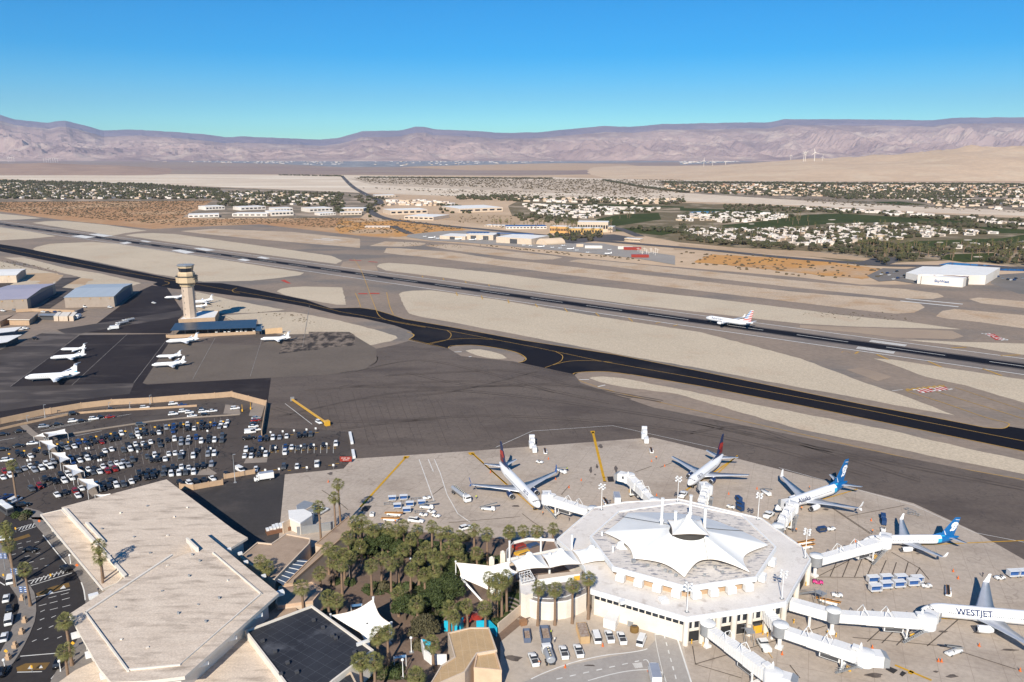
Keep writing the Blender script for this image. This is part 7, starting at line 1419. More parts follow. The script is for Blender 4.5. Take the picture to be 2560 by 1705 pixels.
# shade sails over the car park walkway
SAILS = [[(330,515),(425,478),(450,520)],[(425,478),(640,440),(665,485),(470,522)],[(385,555),(510,550),(560,610),(480,655)],[(500,670),(640,668),(690,735),(590,775)],[(620,795),(750,790),(825,858),(715,905)],[(760,925),(915,930),(975,995),(860,1045)],[(930,1085),(1080,1075),(1150,1100),(1000,1160)]]
for i, sp in enumerate(SAILS):
    pts = [Q('E', x, y, 4.2 if j % 2 else 3.4) for j, (x, y) in enumerate(sp)]; c = cen(pts); O2 = Vector((c.x,c.y,0)); 
    t = tent('shade_sail', 'white shade sail over the car park walkway, %s from the top' % ordn(i), pts, O2, 3.5, .2, sag=.10, rise=0, pw=1, valley=.15, nu=6, nv=5); t['group'] = 'shade sails over the car park walkway'; t['category'] = 'shade sail'
    for p in pts: b = MB(); b.tube((p.x-c.x,p.y-c.y,.5),(p.x-c.x,p.y-c.y,p.z),.1,.1,6); b.build('post', WHITE2, t)
struct('walkway', (lambda mb: (strip(mb, smoothline(QQ('E', [(230,415),(340,510),(480,600),(600,730),(720,860),(850,1000),(950,1110)]), 3), 3.0, .64), mb)[1])(MB()), ccp)
for i, (x, y) in enumerate([(1230,465),(1088,490),(945,518),(808,545),(668,572),(562,592),(388,630),(238,658),(90,688),(1380,443),(1520,425),(1660,407),(1800,397),(1940,385),(2065,378),(2190,370)]):
    p = Q('E', x, y, 3.2); t = thing('bay_marker', 'yellow marker on a post above the top car park row, %s' % ordn(i), 'sign', (p.x,p.y,.55), 0, 'yellow row markers'); b = MB(); b.tube((0,0,0),(0,0,2.6),.06); b.build('post', GREYM, t); b = MB(); b.box((0,0,2.8),(.9,.12,.6)); b.build('sign_panel', YEL, t)
for i, (k, x, y) in enumerate([('E',843,635),('E',872,630),('E',1358,530),('E',1384,528),('E',965,752),('E',990,748),('E',268,752),('E',298,746),('E',1348,665),('E',2035,462),('F',692,553),('F',812,545),('F',922,537),('F',1045,527),('F',1135,517),('F',740,705),('F',990,688),('F',1117,678),('F',1242,668),('F',775,915),('F',640,925),('F',1308,877),('F',1048,900),('F',105,712),('F',612,712)]):
    p = Q(k, x, y, 2.2); t = thing('parking_sign', 'white parking sign on a thin post among the cars, %s' % ordn(i), 'sign', (p.x,p.y,.55), 0, 'white parking signs'); b = MB(); b.tube((0,0,0),(0,0,1.6),.05); b.build('post', GREYM, t); b = MB(); b.box((0,0,1.8),(.8,.08,.9)); b.build('sign_panel', WHITE, t)
# yellow boom, jersey barriers, gate booth, red sign
t = put(lambda l, r, lb: thing('boom_barrier', lb, 'boom barrier', l, r), 'F', 1240, 462, (-20,-14), 'long yellow boom lying diagonally on the dark apron'); a_ = Q('F',1235,455,1.6); e_ = Q('F',905,228,1.6); L_ = (a_-e_).length; d = e_-a_; t.location = (a_.x,a_.y,.52); t.rotation_euler = (0,0,math.atan2(d.y,d.x))
b = MB(); b.box((L_/2,0,1.0),(L_,.95,.6)); b.build('boom', YEL, t); b = MB(); b.box((-1.5,0,1.2),(2.4,2.2,2.4)); b.build('gearbox', YEL, t); b = MB(); b.box((L_,0,1.2),(.5,2,2.2)); b.build('end_post', GREYM, t)
for (x0,y0,x1,y1,lb) in ((1472,570,1492,665,'longer white barrier block row at the car park corner'),(1500,745,1512,805,'shorter white barrier block row at the car park corner')): wallrun('jersey_barrier', lb, 'F', [(x0,y0),(x1,y1)], 1.1, WHITE, thick=1.2, cat='barrier')
p = Q('F',1430,818,2.0); t = thing('warning_sign', 'red sign with white lettering at the car park corner fence', 'sign', (p.x,p.y,.55)); b = MB(); b.box((0,0,1.6),(5.0,.15,2.2)); o = b.build('sign_panel', RED, t); me = text_mesh('STOP  NO\nENTRY',.8); me.materials.append(WHITE2); q = child('lettering', me, o, (0,-.1,1.6)); q.rotation_euler = (math.pi/2,0,0)
b = MB(); b.tube((-2,0,0),(-2,0,.6),.08); b.tube((2,0,0),(2,0,.6),.08); b.build('post', GREYM, t)
for x, y, c_, lb in ((415,330,YEL,'left'),(497,310,YEL,'right')):
    p = Q('F',x,y,1.5); t = thing('gate_barrier', 'yellow upright car park barrier, %s one at the exit booth' % lb, 'barrier', (p.x,p.y,.55)); b = MB(); b.box((0,0,.6),(.6,.6,1.2)); b.build('cabinet', c_, t); b = MB(); b.box((0,0,2.4),(.15,.12,2.6)); b.build('arm', c_, t)
# pole lights
def poleat(k, x, yb, yt, zb, label, kind, grp=None):
    p = Q(k, x, yb, zb); h = height_at(k, x, yb, yt, zb)-zb; return lamp((p.x,p.y,zb), .3, label, group=grp, kind=kind, h=round(h,1))
for k, x, yb, yt, z, lb in (('I',1358,755,545,HR,'left terminal roof corner near the first bridge'),('I',1998,685,480,HR,'top terminal roof corner'),('K',762,975,720,HR,'upper right edge of the terminal roof'),('K',1225,1350,1075,HR,'right terminal roof corner by the regional jet bridge'),('L',697,402,215,HR,'lower right of the terminal roof'),('J',2030,705,430,HR,'lower front corner of the terminal roof')): poleat(k, x, yb, yt, z, 'white multi-head floodlight pole standing at the '+lb, 'apron', 'floodlight poles on the terminal roof')
for k, x, yb, yt, lb in (('V',685,425,350,'beside the terminal canopy'),('V',50,1450,1365,'at the bottom of the forecourt island'),('V',588,1468,1375,'at the lower palm near the patrol car'),('H',905,690,575,'left in the garden'),('H',1275,735,655,'middle of the garden'),('H',1370,790,735,'by the plaza seats'),('H',820,795,700,'beside the corridor building'),('H',1280,1345,1245,'at the plaza exit'),('H',1218,1535,1410,'at the bottom of the plaza'),('H',1120,1280,1140,'at the right of the small tent')): poleat(k, x, yb, yt, .6, 'slim white globe lamp post '+lb, 'sphere', 'white globe lamp posts')
for k, x, yb, yt, lb in (('E',1475,195,110,'right one on the tan perimeter wall'),('E',1275,235,180,'second on the tan perimeter wall'),('E',1070,235,180,'third on the tan perimeter wall'),('E',443,330,205,'left one on the tan perimeter wall'),('E',270,380,310,'leftmost on the perimeter wall'),('F',345,1045,770,'by the gate beside the white van'),('N',1500,1140,910,'right of the car shade')): poleat(k, x, yb, yt, .6, 'thin grey street light '+lb, 'dark', 'grey street lights')
p = Q('L',435,600,4)   # apron stair by terminal wall
for k, x, y, v, lb in (('L',440,640,(10,20),'grey metal stair tower between the two lower bridges'),('L',870,395,(20,10),'grey metal stair beside the long bridge')):
    q = put(lambda l, r, lb: thing('metal_stairs', lb, 'stairs', l, r), k, x, y, v, lb); b = MB()
    for i in range(14): b.box((-3+i*.45,0,.3+i*.28),(.45,1.6,.08))
    b.build('steps', GREYM, q); b = MB()
    for s_ in (-.8,.8): b.tube((-3,s_,1.2),(3,s_,5.1),.06,.06,4); b.tube((-3,s_,.2),(3,s_,4.1),.1,.1,4)
    b.build('handrails', ALUM, q); b = MB(); b.box((4.2,0,4.1),(2.6,2.2,.15))
    for s_ in (-1,1):
        for s2 in (3.2,5.3): b.tube((s2,s_,0),(s2,s_,5.2),.08,.08,4)
    b.build('landing', GREYM, q)
p = Q('L',520,615,1.2); t = thing('generator', 'yellow generator box in the shade beside the metal stair tower', 'generator', (p.x,p.y,.55), .3); b = MB(); b.box((0,0,1.3),(2.6,1.8,2.2)); b.build('housing', YEL, t); b = MB(); b.box((0,0,2.45),(2.2,1.4,.12)); b.build('top_vent', DGREY, t)
for i, (k, x, y) in enumerate([('L',80,700),('L',158,720),('L',780,560),('L',1008,640),('L',1068,655),('L',568,640),('L',625,655),('L',600,650),('M',215,1180),('M',235,1175),('J',850,0)][:10]):
    p = Q(k,x,y,.9); t = thing('bollard', 'yellow bollard guarding the bridge and terminal columns, %s' % ordn(i), 'bollard', (p.x,p.y,.5), 0, 'yellow bollards'); b = MB(); b.lathe([(.16,0),(.16,1.2),(.1,1.3)],(0,0,0),8); b.build('post', YEL, t); b = MB(); b.lathe([(.165,.8),(.165,.95)],(0,0,0),8); b.build('band', BLACK, t)
# ================================================================ vegetation near the terminal
FOL = mat('palm_frond', (.165,.16,.038), (.10,.108,.027), 1.2, .7, c3=(.24,.20,.08), scale3=1.6, lo3=.5, hi3=.7); DEADF = mat('dead_fronds', (.16,.11,.06), (.11,.08,.045), 3, .9); TRK = mat('palm_trunk', (.26,.17,.11), (.18,.12,.08), 2.5, .95, st=(1,1,4)); BARK = mat('bark', (.10,.075,.055), None, 3, .95)
LEAF = mat('broad_leaf', (.034,.055,.011), (.062,.080,.019), .7, .75, fine=.25, fscale=2); LEAF2 = mat('olive_leaf', (.11,.095,.045), (.07,.065,.03), .7, .8, fine=.25, fscale=2)
def palm_meshes(h, seed, R=2.7, nf=38, dead=1.0):
    r = random.Random(seed); b = MB(); n = 6; lean = (r.uniform(-.25,.25), r.uniform(-.25,.25)); rings = []
    for i in range(n+1):
        f = i/n; rr = (.42-.14*f)*(1.25 if i == 0 else 1); rings.append([(lean[0]*f*f+rr*math.cos(a), lean[1]*f*f+rr*math.sin(a), h*f) for a in [q*math.pi/4 for q in range(8)]])
    b.loft(rings, 0); tr = b.mesh('trunk', TRK)
    c = Vector((lean[0], lean[1], h)); f_ = MB(); d_ = MB()
    for i in range(nf):
        az = i*2.399+r.uniform(-.2,.2); el = math.radians(78-128*(i/nf)**.8+r.uniform(-8,8)); L = R*r.uniform(.85,1.1); dv = Vector((math.cos(az)*math.cos(el), math.sin(az)*math.cos(el), math.sin(el)))
        side = Vector((-math.sin(az), math.cos(az), 0)); up = dv.cross(side)
        p0 = c+dv*.25; p1 = c+dv*L*.55+Vector((0,0,-.04*L)); f_.add([p0-side*.03,p0+side*.03,p1+side*.03,p1-side*.03], [(0,1,2,3)])
        for q in range(-4,5):
            a = q*.30; dd = (dv*math.cos(a)+side*math.sin(a)).normalized(); tip = p1+dd*L*.48*(1-.05*abs(q))+Vector((0,0,-.16*L-.03*abs(q))); mid = p1+dd*L*.28; wv = side*math.cos(a)-dv*math.sin(a); wv = wv*.062*L/2.2
            f_.add([p1, mid-wv+up*.02, tip, mid+wv+up*.02], [(0,1,2,3)])
    nd_ = int(26*dead)
    for i in range(nd_):
        az = r.uniform(0,6.28); z = h-.5-1.9*r.random()*dead; rr = .35+.75*(1-(h-z)/2.8); d_.add([(c.x+.25*math.cos(az),c.y+.25*math.sin(az),z+.5),(c.x+rr*math.cos(az+.35),c.y+rr*math.sin(az+.35),z-.35),(c.x+rr*.8*math.cos(az),c.y+rr*.8*math.sin(az),z-.9),(c.x+rr*math.cos(az-.35),c.y+rr*math.sin(az-.35),z-.35)], [(0,1,2,3)])
    return tr, f_.mesh('crown', FOL), (d_.mesh('dead_frond_skirt', DEADF) if nd_ else None)
PALM = {}
def palm(k, x, y, h, label, base=.5, R=2.5, group='fan palms around the garden'):
    hh = round(h); key = (hh, rnd.randrange(3))
    if key not in PALM: PALM[key] = palm_meshes(hh, hh*7+key[1], R)
    p = Q(k, x, y, h+base); t = thing('palm_tree', label, 'palm tree', (p.x, p.y, base), rnd.uniform(0,6.28), group, h/hh)
    for nme, me in zip(('trunk','crown','dead_frond_skirt'), PALM[key]):
        if me: child(nme, me, t)
    return t
PL = [('H',735,85,17,'tallest palm of the pair on the concrete beside the corridor end'),('H',702,190,15.5,'shorter palm of the pair on the concrete beside the corridor end'),('H',590,255,13,'thin palm in the loading dock courtyard'),('H',150,668,9,'left palm of two against the kite roof edge'),('H',205,705,9,'right palm of two against the kite roof edge'),('H',463,852,10.5,'palm standing alone above the peach-walled block'),('H',600,748,8,'palm left of the corridor on the plaza'),('H',655,568,9,'palm at the corridor wall, left of a close group'),('H',715,592,9,'second palm of the close group at the corridor wall'),('H',772,608,9,'third palm of the close group at the corridor wall'),('H',752,690,10,'large palm below the close group at the corridor wall'),('H',848,370,9.5,'first palm at the upper left garden corner'),('H',905,352,9.5,'second palm at the upper left garden corner'),('H',880,415,9,'third palm at the upper left garden corner'),('H',955,405,9,'fourth palm at the upper left garden corner'),('H',905,550,6.5,'small palm in front of the big round tree'),('H',1220,398,9,'palm left of the pickup along the garden top'),('H',1325,432,9,'palm below the pickup along the garden top'),('H',1430,402,11,'tall palm in the middle of the garden top'),('H',1500,452,10,'palm right of the tall middle palm'),('H',1558,448,10,'second palm right of the tall middle palm'),('H',1600,505,9.5,'palm leading the dense right cluster'),('H',1620,575,9,'lowest palm of the dense right cluster'),('H',1222,572,9,'palm to the right of the big round tree'),('H',1332,640,9,'palm behind the plaza lamp'),('H',1440,620,10,'palm above the dark broad tree'),('H',1050,640,9.5,'middle palm of three on the round lawn'),('H',975,692,10,'left palm of three on the round lawn'),('H',1122,682,9.5,'right palm of three on the round lawn'),('H',1455,730,9,'palm touching the dark broad tree'),('H',1747,432,10,'palm left of two near the white suv'),('H',1845,455,11,'palm right of two near the white suv'),('H',1770,598,8,'short palm below the two near the suv'),('H',2010,442,8.5,'palm at the courtyard left corner'),('H',658,925,8.5,'left palm of two above the small tent'),('H',722,955,8,'right palm of two above the small tent'),('H',1325,975,8.5,'palm in front of the dark broad tree'),('H',1560,1005,8,'palm below right of the dark broad tree'),('H',1697,995,7.5,'left palm of two by the cyan wall'),('H',1832,1015,8,'right palm of two by the cyan wall'),('H',1440,1270,8,'palm between playground wall and small olive tree'),('H',1855,790,11,'leftmost palm of the tall cluster by the swooping sail'),('H',1918,805,12,'second palm of the tall cluster by the swooping sail'),('H',1955,815,12,'third palm of the tall cluster by the swooping sail'),('H',1992,782,12,'rightmost palm of the tall cluster by the swooping sail'),('H',1100,1195,9.5,'right palm of two in front of the small tent'),('H',1022,1215,8.5,'left palm of two in front of the small tent'),('H',900,1410,10,'left palm of two at the black roof corner'),('H',1000,1402,10.5,'right palm of two at the black roof corner'),('H',1320,1515,7,'palm at the bottom edge of the plaza'),
 ('I',580,932,7,'first palm of the row of four behind the courtyard'),('I',702,928,7,'second palm of the row of four behind the courtyard'),('I',817,932,6.5,'third palm of the row of four behind the courtyard'),('I',948,908,7.5,'fourth palm of the row of four behind the courtyard'),('J',570,462,11.8,'first palm from the left before the curved terrace'),('J',740,472,11.3,'second palm from the left before the curved terrace'),('J',912,442,11.8,'third palm from the left before the curved terrace'),('J',1072,378,12.6,'palm right of the curved terrace against the roof'),
 ('G',740,545,16,'upper of two crowns rising over the terminal canopy'),('G',742,630,13.5,'lower of two crowns rising over the terminal canopy'),('G',185,722,12,'palm on the island below the blue banners'),('G',490,1108,13,'palm at the left corner of the kite roof'),('G',480,1335,10,'palm above the patrol car on the forecourt'),('G',48,440,14,'uppermost palm on the left island'),('G',66,540,14,'second palm on the left island'),('E',110,790,15,'thin tall palm at the left of the car park'),('E',55,1400,12,'palm at the left edge above the forecourt'),('W',955,1552,9,'palm crown cut by the bottom edge in the middle'),('W',830,1518,9,'palm crown at the bottom left of the plaza')]
EXP = [('H',1270,500,8,'upper lawn left'),('H',1180,650,8,'below the round tree'),('H',1385,560,9,'between the upper lawn palms'),('H',1545,570,9,'dense right cluster inner'),('H',1650,650,8,'dense right cluster outer'),('H',805,480,8.5,'corridor end lower'),('H',1005,430,9,'behind the round tree left'),('H',1100,415,9,'behind the round tree middle'),('H',1165,440,8.5,'behind the round tree right'),('H',1500,640,9,'above the broad tree'),('H',1380,760,8,'left of the broad tree'),('H',1640,470,9.5,'right end of the garden top'),('H',1270,720,8,'plaza centre'),('H',1180,900,7.5,'plaza lower'),('H',1590,1080,7.5,'by the parasols left'),('H',1900,900,9,'by the sail strut'),('H',690,660,8.5,'corridor wall inner'),('H',820,640,8.5,'corridor wall outer')]
PL += [(k,x,y,h,'palm filling the garden grove, '+lb) for k,x,y,h,lb in EXP]
for k, x, y, h, lb in PL: palm(k, x, y, h, 'fan '+lb)
def broadleaf(k, x, y, ztop, rx, label, m=LEAF, n=5200, seed=1, aspect=.62):
    r = random.Random(seed); p = Q(k, x, y, ztop*.6+.5); t = thing('broadleaf_tree', label, 'tree', (p.x,p.y,.5)); b = MB()
    b.loft([[(rr*math.cos(a), rr*math.sin(a), z) for a in [q*math.pi/4 for q in range(8)]] for rr, z in ((.5,0),(.36,1.0),(.3,ztop*.35))], 0); tr = b.build('trunk', BARK, t)
    b = MB(); cl = []
    for i in range(15):
        a = i*2.399; q = math.sqrt((i+.5)/15); cx, cy = rx*.72*q*math.cos(a), rx*.72*q*math.sin(a); cz_ = ztop*(.42+.38*(1-q*q))+r.uniform(-.5,.6); rr = rx*r.uniform(.26,.42); cl.append((cx,cy,cz_,rr)); b.tube((0,0,ztop*.3),(cx*.8,cy*.8,cz_-rr*.3),.16,.05,5)
    b.build('limbs', BARK, tr); lf = MB()
    for i in range(n):
        cx,cy,cz_,rr = cl[r.randrange(15)]; d = Vector((r.gauss(0,1),r.gauss(0,1),r.gauss(0,1)*aspect)).normalized(); q = rr*(r.random()**.33)*r.uniform(.85,1.12); c = Vector((cx,cy,cz_))+Vector((d.x,d.y,d.z*aspect*1.15))*q; s = r.uniform(.16,.36)
        u = Vector((r.gauss(0,1),r.gauss(0,1),r.gauss(0,1))).normalized(); v = u.cross(d+Vector((.01,.02,.3))).normalized(); u2 = v.cross(u).normalized() if r.random() < .5 else u
        lf.add([c-u2*s, c-v*s*.7, c+u2*s, c+v*s*.7], [(0,1,2,3)])
    lf.build('crown', m, t); return t
broadleaf('H', 1060, 500, 8.5, 6.6, 'large round dark green tree at the top left of the garden', seed=3, n=7500)
broadleaf('H', 1520, 850, 8.5, 6.4, 'large dark green broad tree in the middle right of the garden', seed=4, n=7500)
broadleaf('H', 1440, 930, 8, 4.8, 'dark green tree just below the large broad tree', seed=8)
broadleaf('H', 1230, 990, 8, 4.4, 'dark green rounded tree right of the small tent', seed=5)
broadleaf('H', 1375, 1140, 7, 4.6, 'olive brown tree above the playground wall', m=LEAF2, seed=6)
broadleaf('H', 1190, 570, 7, 4.0, 'dark green tree right of the big round tree', seed=11, n=4200)
broadleaf('H', 1600, 700, 7.5, 4.2, 'dark tree between the right palm cluster and the broad tree', seed=12, n=4200)
broadleaf('H', 1340, 690, 6, 3.2, 'small leafy tree beside the plaza lamp', seed=13, n=3000)
broadleaf('H', 950, 560, 6.5, 3.6, 'leafy tree left of the big round tree', seed=14, n=3500)
broadleaf('H', 860, 560, 5, 2.8, 'small dark tree behind the corridor building end', seed=7, n=2500)
def shrub(k, x, y, r_, label, seed, m=LEAF):
    r = random.Random(seed); p = Q(k, x, y, .8); t = thing('shrub', label, 'shrub', (p.x,p.y,.55)); b = MB(); b.tube((0,0,0),(0,0,r_*.5),.08,.05,5); b.build('stem', BARK, t); lf = MB()
    for i in range(420): d = Vector((r.gauss(0,1),r.gauss(0,1),abs(r.gauss(0,.8)))).normalized()*r_*r.uniform(.7,1.1); u = Vector((r.gauss(0,1),r.gauss(0,1),r.gauss(0,1))).normalized(); v = u.cross(d).normalized(); s = r_*.16; c = d+Vector((0,0,.2)); lf.add([c-u*s,c-v*s,c+u*s,c+v*s],[(0,1,2,3)])
    lf.build('foliage', m, t)
SHL = [('H',870,600,'left edge of the upper lawn'),('H',930,610,'below the round tree'),('H',1000,600,'below the round tree, second'),('H',1420,560,'middle of the upper lawn'),('H',1290,540,'under the palms of the upper lawn'),('H',1380,540,'between the upper lawn palms'),('H',1180,620,'by the plaza edge'),('H',1260,860,'round lawn right side'),('H',950,890,'round lawn left side'),('H',1070,860,'round lawn middle'),('H',1150,1500,'bottom planting, left'),('H',1190,1470,'bottom planting, right'),('H',1330,1300,'beside the plaza exit'),('H',820,830,'beside the plaza lamp'),('H',715,825,'at the corridor wall foot'),('H',1730,680,'under the short palm'),('H',1800,690,'below the palms near the suv'),('H',1890,690,'beside the swooping sail, left'),('H',1960,680,'beside the swooping sail, right'),('H',2000,1090,'terrace planting low'),('H',1960,1120,'terrace planting lowest'),('H',2070,880,'terrace planting top'),('I',500,1190,'left of the courtyard'),('I',240,1220,'below the leftmost sail mast'),('H',1560,640,'dense right cluster, upper'),('H',1640,660,'dense right cluster, lower'),('H',1500,700,'beside the dark broad tree top'),('J',380,470,'beside the stair block'),('J',150,830,'at the retaining wall top'),('H',1210,470,'behind the upper lawn'),('H',1680,500,'beside the courtyard shade'),('H',1560,1120,'below the dark broad tree'),('H',1650,1010,'near the umbrellas'),('H',1880,1100,'right of the umbrellas'),('G',120,330,'forecourt planting, left'),('G',200,320,'forecourt planting, right'),('G',180,345,'forecourt planting, lower')]
for i, (k, x, y, lb) in enumerate(SHL): shrub(k, x, y, rnd.uniform(1.1,1.9), 'low green shrub, '+lb, 50+i, LEAF if i % 3 else LEAF2)
mb = MB()
for i in range(5): 
    pts = smoothline(QQ('J', [(280+i*4,585+i*42),(340,600+i*44),(410,640+i*44)]), 4); strip(mb, pts, .8, .72+i*.002)
struct('terrace_kerbs', mb, ccp)
for i, (k,x,y) in enumerate([('H',1735,1060),('H',1770,1085),('H',1690,1100)]):
    p = Q(k,x,y,2.6); t = thing('parasol', 'dark red parasol at the garden cafe, %s of three' % ordn(i), 'parasol', (p.x,p.y,.55)); b = MB(); b.lathe([(1.7,2.0),(.1,2.7)],(0,0,0),8,smooth=False); b.build('canopy', RED, t); b = MB(); b.tube((0,0,0),(0,0,2.7),.05); b.build('pole', WHITE2, t)
for k,x,y,lb in (('H',870,1003,'blue sign board on posts above the small tent'),('H',1195,1388,'blue sign board on posts at the plaza bottom')):
    p = Q(k,x,y,3.2); t = thing('sign_board', lb, 'sign', (p.x,p.y,.55), .2); b = MB(); b.box((0,0,3.0),(3.2,.12,.7)); o = b.build('sign_panel', mat('sign_blue',(.10,.22,.42),None,1,.5) if 'sign_blue' not in MATS else MATS['sign_blue'], t)
    for s_ in (-1.5,1.5): b = MB(); b.tube((s_,0,0),(s_,0,3.3),.09); b.build('post', WHITE, t)
# ================================================================ far field
def wpoly(k, pts): return [Q(k, *p) for p in pts]
def inside(p, poly):
    c = False; n = len(poly)
    for i in range(n):
        a, b_ = poly[i], poly[i-1]
        if (a.y > p[1]) != (b_.y > p[1]) and p[0] < (b_.x-a.x)*(p[1]-a.y)/(b_.y-a.y)+a.x: c = not c
    return c
def scatter(poly, n, r, avoid=()):
    xs = [p.x for p in poly]; ys = [p.y for p in poly]; out = []; tr = 0
    while len(out) < n and tr < n*30:
        tr += 1; p = (r.uniform(min(xs),max(xs)), r.uniform(min(ys),max(ys)))
        if inside(p, poly) and not any(inside(p, a) for a in avoid): out.append(p)
    return out
GREEN = [wpoly('C', [(280,830),(600,800),(850,760),(1100,750),(1700,785),(1930,800),(1950,830),(1500,810),(1100,815),(640,850),(380,860)]), wpoly('C', [(1400,975),(1600,940),(2200,920),(2355,895),(2700,900),(2700,960),(2355,950),(1950,960),(1700,985)]), wpoly('C', [(1830,1030),(2150,1020),(2230,1075),(1950,1085),(1780,1062)]), wpoly('B', [(1750,790),(1900,760),(2180,745),(2200,790),(1900,835),(1780,830)])]
r9 = random.Random(99)
HW = mat('house_white', (.76,.71,.65), (.62,.55,.48), .02, .8, world=True); HC = mat('house_cream', (.62,.50,.38), (.5,.38,.27), .02, .8, world=True); HT = mat('house_tile', (.42,.22,.13), (.5,.36,.25), .02, .8, world=True); TREED = mat('distant_tree', (.070,.068,.026), (.045,.046,.02), .15, .9, fine=.3, fscale=1.5); TREEB = mat('distant_brown_tree', (.095,.078,.042), (.06,.05,.03), .15, .9, fine=.3, fscale=1.5); SCR = mat('desert_shrub', (.115,.085,.045), (.085,.065,.035), .5, .95)
HRF = mat('pale_house_roof', (.76,.71,.66), (.55,.47,.40), .03, .85, world=True)
def house_mesh(v):
    w = MB(); r = MB(); g = MB(); L, W, h = ((13,9,3.2),(11,9,3.2),(16,8,3.3),(9,8,4.6))[v]
    w.box((0,0,h/2),(L,W,h)); w.box((L*.25,W*.5+2,h*.45),(L*.45,5,h*.9)); 
    r.box((0,0,h+.2),(L+1,W+1,.4)); r.box((L*.25,W*.5+2.3,h*.9+.15),(L*.45+.8,5.4,.3)); r.box((-L*.2,0,h+.9),(L*.3,W*.5,.9))
    g.box((0,-W/2-.03,h*.5),(L*.6,.1,h*.4)); return w.mesh('wall', [HRF if v != 1 else HC]), r.mesh('roof', [HRF]), g.mesh('window_band', [GLASS])
HM = [house_mesh(v) for v in range(4)]
def blob(mb, x, y, z, rx, rz, r, mi=0):
    n = 6; rings = [(.55,.0),(.95,.3),(1.0,.6),(.6,.92)]; vs = []
    for rr, zz in rings:
        for i in range(n): a = i*math.pi/3+r.uniform(-.3,.3); q = rx*rr*r.uniform(.65,1.25); vs.append((x+q*math.cos(a), y+q*math.sin(a), z+zz*rz*r.uniform(.85,1.15)))
    vs.append((x, y, z+rz*r.uniform(.95,1.1))); mb.add(vs, [(j*n+i, j*n+(i+1)%n, (j+1)*n+(i+1)%n, (j+1)*n+i) for j in range(3) for i in range(n)]+[(3*n+i, 3*n+(i+1)%n, 4*n) for i in range(n)], mi)
def ftree_mesh(seed, m):
    r = random.Random(seed); mb = MB(); 
    for i in range(7): blob(mb, r.uniform(-2.2,2.2), r.uniform(-2.2,2.2), 1.4+r.uniform(0,2.2), r.uniform(1.2,2.2), r.uniform(2,3.2), r)
    tr = MB(); tr.tube((0,0,0),(0,0,2.6),.3,.2,6); return mb.mesh('crown', m), tr.mesh('trunk', BARK)
FT = [ftree_mesh(s, TREED if s % 3 else TREEB) for s in range(6)]
zones = [wpoly('C', [(0,830),(150,862),(400,862),(700,857),(1150,832),(1500,822),(1900,862),(2170,890),(1700,915),(1200,950),(1000,992),(850,985),(600,960),(350,950),(60,900)]), wpoly('C', [(0,760),(250,748),(450,742),(850,770),(600,798),(300,818),(250,795),(0,805)]),
 wpoly('B', [(1260,690),(1750,700),(2200,715),(2120,745),(1850,758),(1650,790),(1400,770),(1300,730)]), wpoly('C', [(700,712),(1100,720),(1500,738),(2000,785),(2355,828),(2355,850),(2000,805),(1600,772),(1100,742)]), wpoly('C', [(1900,975),(2355,960),(2600,980),(2600,1010),(2355,1010),(1900,1000)])]
hs_ = []
for z_, n in zip(zones, (200,120,150,70,14)): hs_ += scatter(z_, n, r9)
hs_.sort(key=lambda p: p[1]); near, rest = hs_[:290], hs_[290:]
rowd = math.atan2(-.35, 1)
for p in near:
    v = r9.randrange(4); t = thing('house', 'low white flat-roofed house in the green estate beyond the airfield', 'house', (p[0],p[1],.1), rowd+r9.choice((0,0,1.57,.1)), 'white houses in the estate beyond the airfield', 1.0)
    for nme, me in zip(('wall','roof','window_band'), HM[v]): child(nme, me, t)
mb = MB(); mats_ = [HRF, HC, HT]
def sh_(p, s=1, mi=0): 
    L, W, h = r9.uniform(11,18)*s, r9.uniform(9,13)*s, r9.uniform(3.2,4.5)*min(s,1.4); mb.box((p[0],p[1],h/2+.1),(L,W,h), rowd+r9.choice((0,1.57,.2)), mi)
for p in rest: sh_(p)
for z_, n, mx in ((wpoly('C', [(-100,548),(2400,556),(2900,560),(2900,650),(2355,640),(1600,640),(1100,640),(600,625),(0,602),(-100,590)]), 1100, (0,1,2,1)), (wpoly('A', [(-200,545),(0,540),(700,560),(1500,600),(2355,625),(2355,690),(1600,690),(1450,652),(0,652),(-200,650)]), 700, (0,0,1,1)), (wpoly('B', [(320,660),(640,660),(800,690),(600,700),(340,700)]), 60, (0,1)), (wpoly('C', [(1500,650),(2355,655),(2600,720),(2355,735),(1800,705)]), 90, (0,1)), (wpoly('B',[(1200,640),(2355,650),(2355,690),(1700,680),(1260,672)]), 140, (0,1))):
    for p in scatter(z_, n, r9, GREEN): sh_(p, 1, r9.choice(mx))
town_poly = [P(900,411), P(1000,394.5), P(1330,394), P(1480,397), P(1380,405), P(1250,409), P(1000,415)]
for p in scatter(town_poly, 700, r9): sh_(p, r9.uniform(2,4.5), r9.choice((0,0,1)))
for zz in ([P(380,404), P(640,400), P(860,400), P(860,414), P(700,409)], [P(1700,402),P(1850,399),P(1880,403),P(1700,410)]):
    for p in scatter(zz, 220, r9): sh_(p, r9.uniform(2,4), r9.choice((0,0,1)))
o = mb.build('far_houses', mats_); tag(o, 'distant suburbs of small pale and tan houses across the valley', 'houses', kind='stuff')
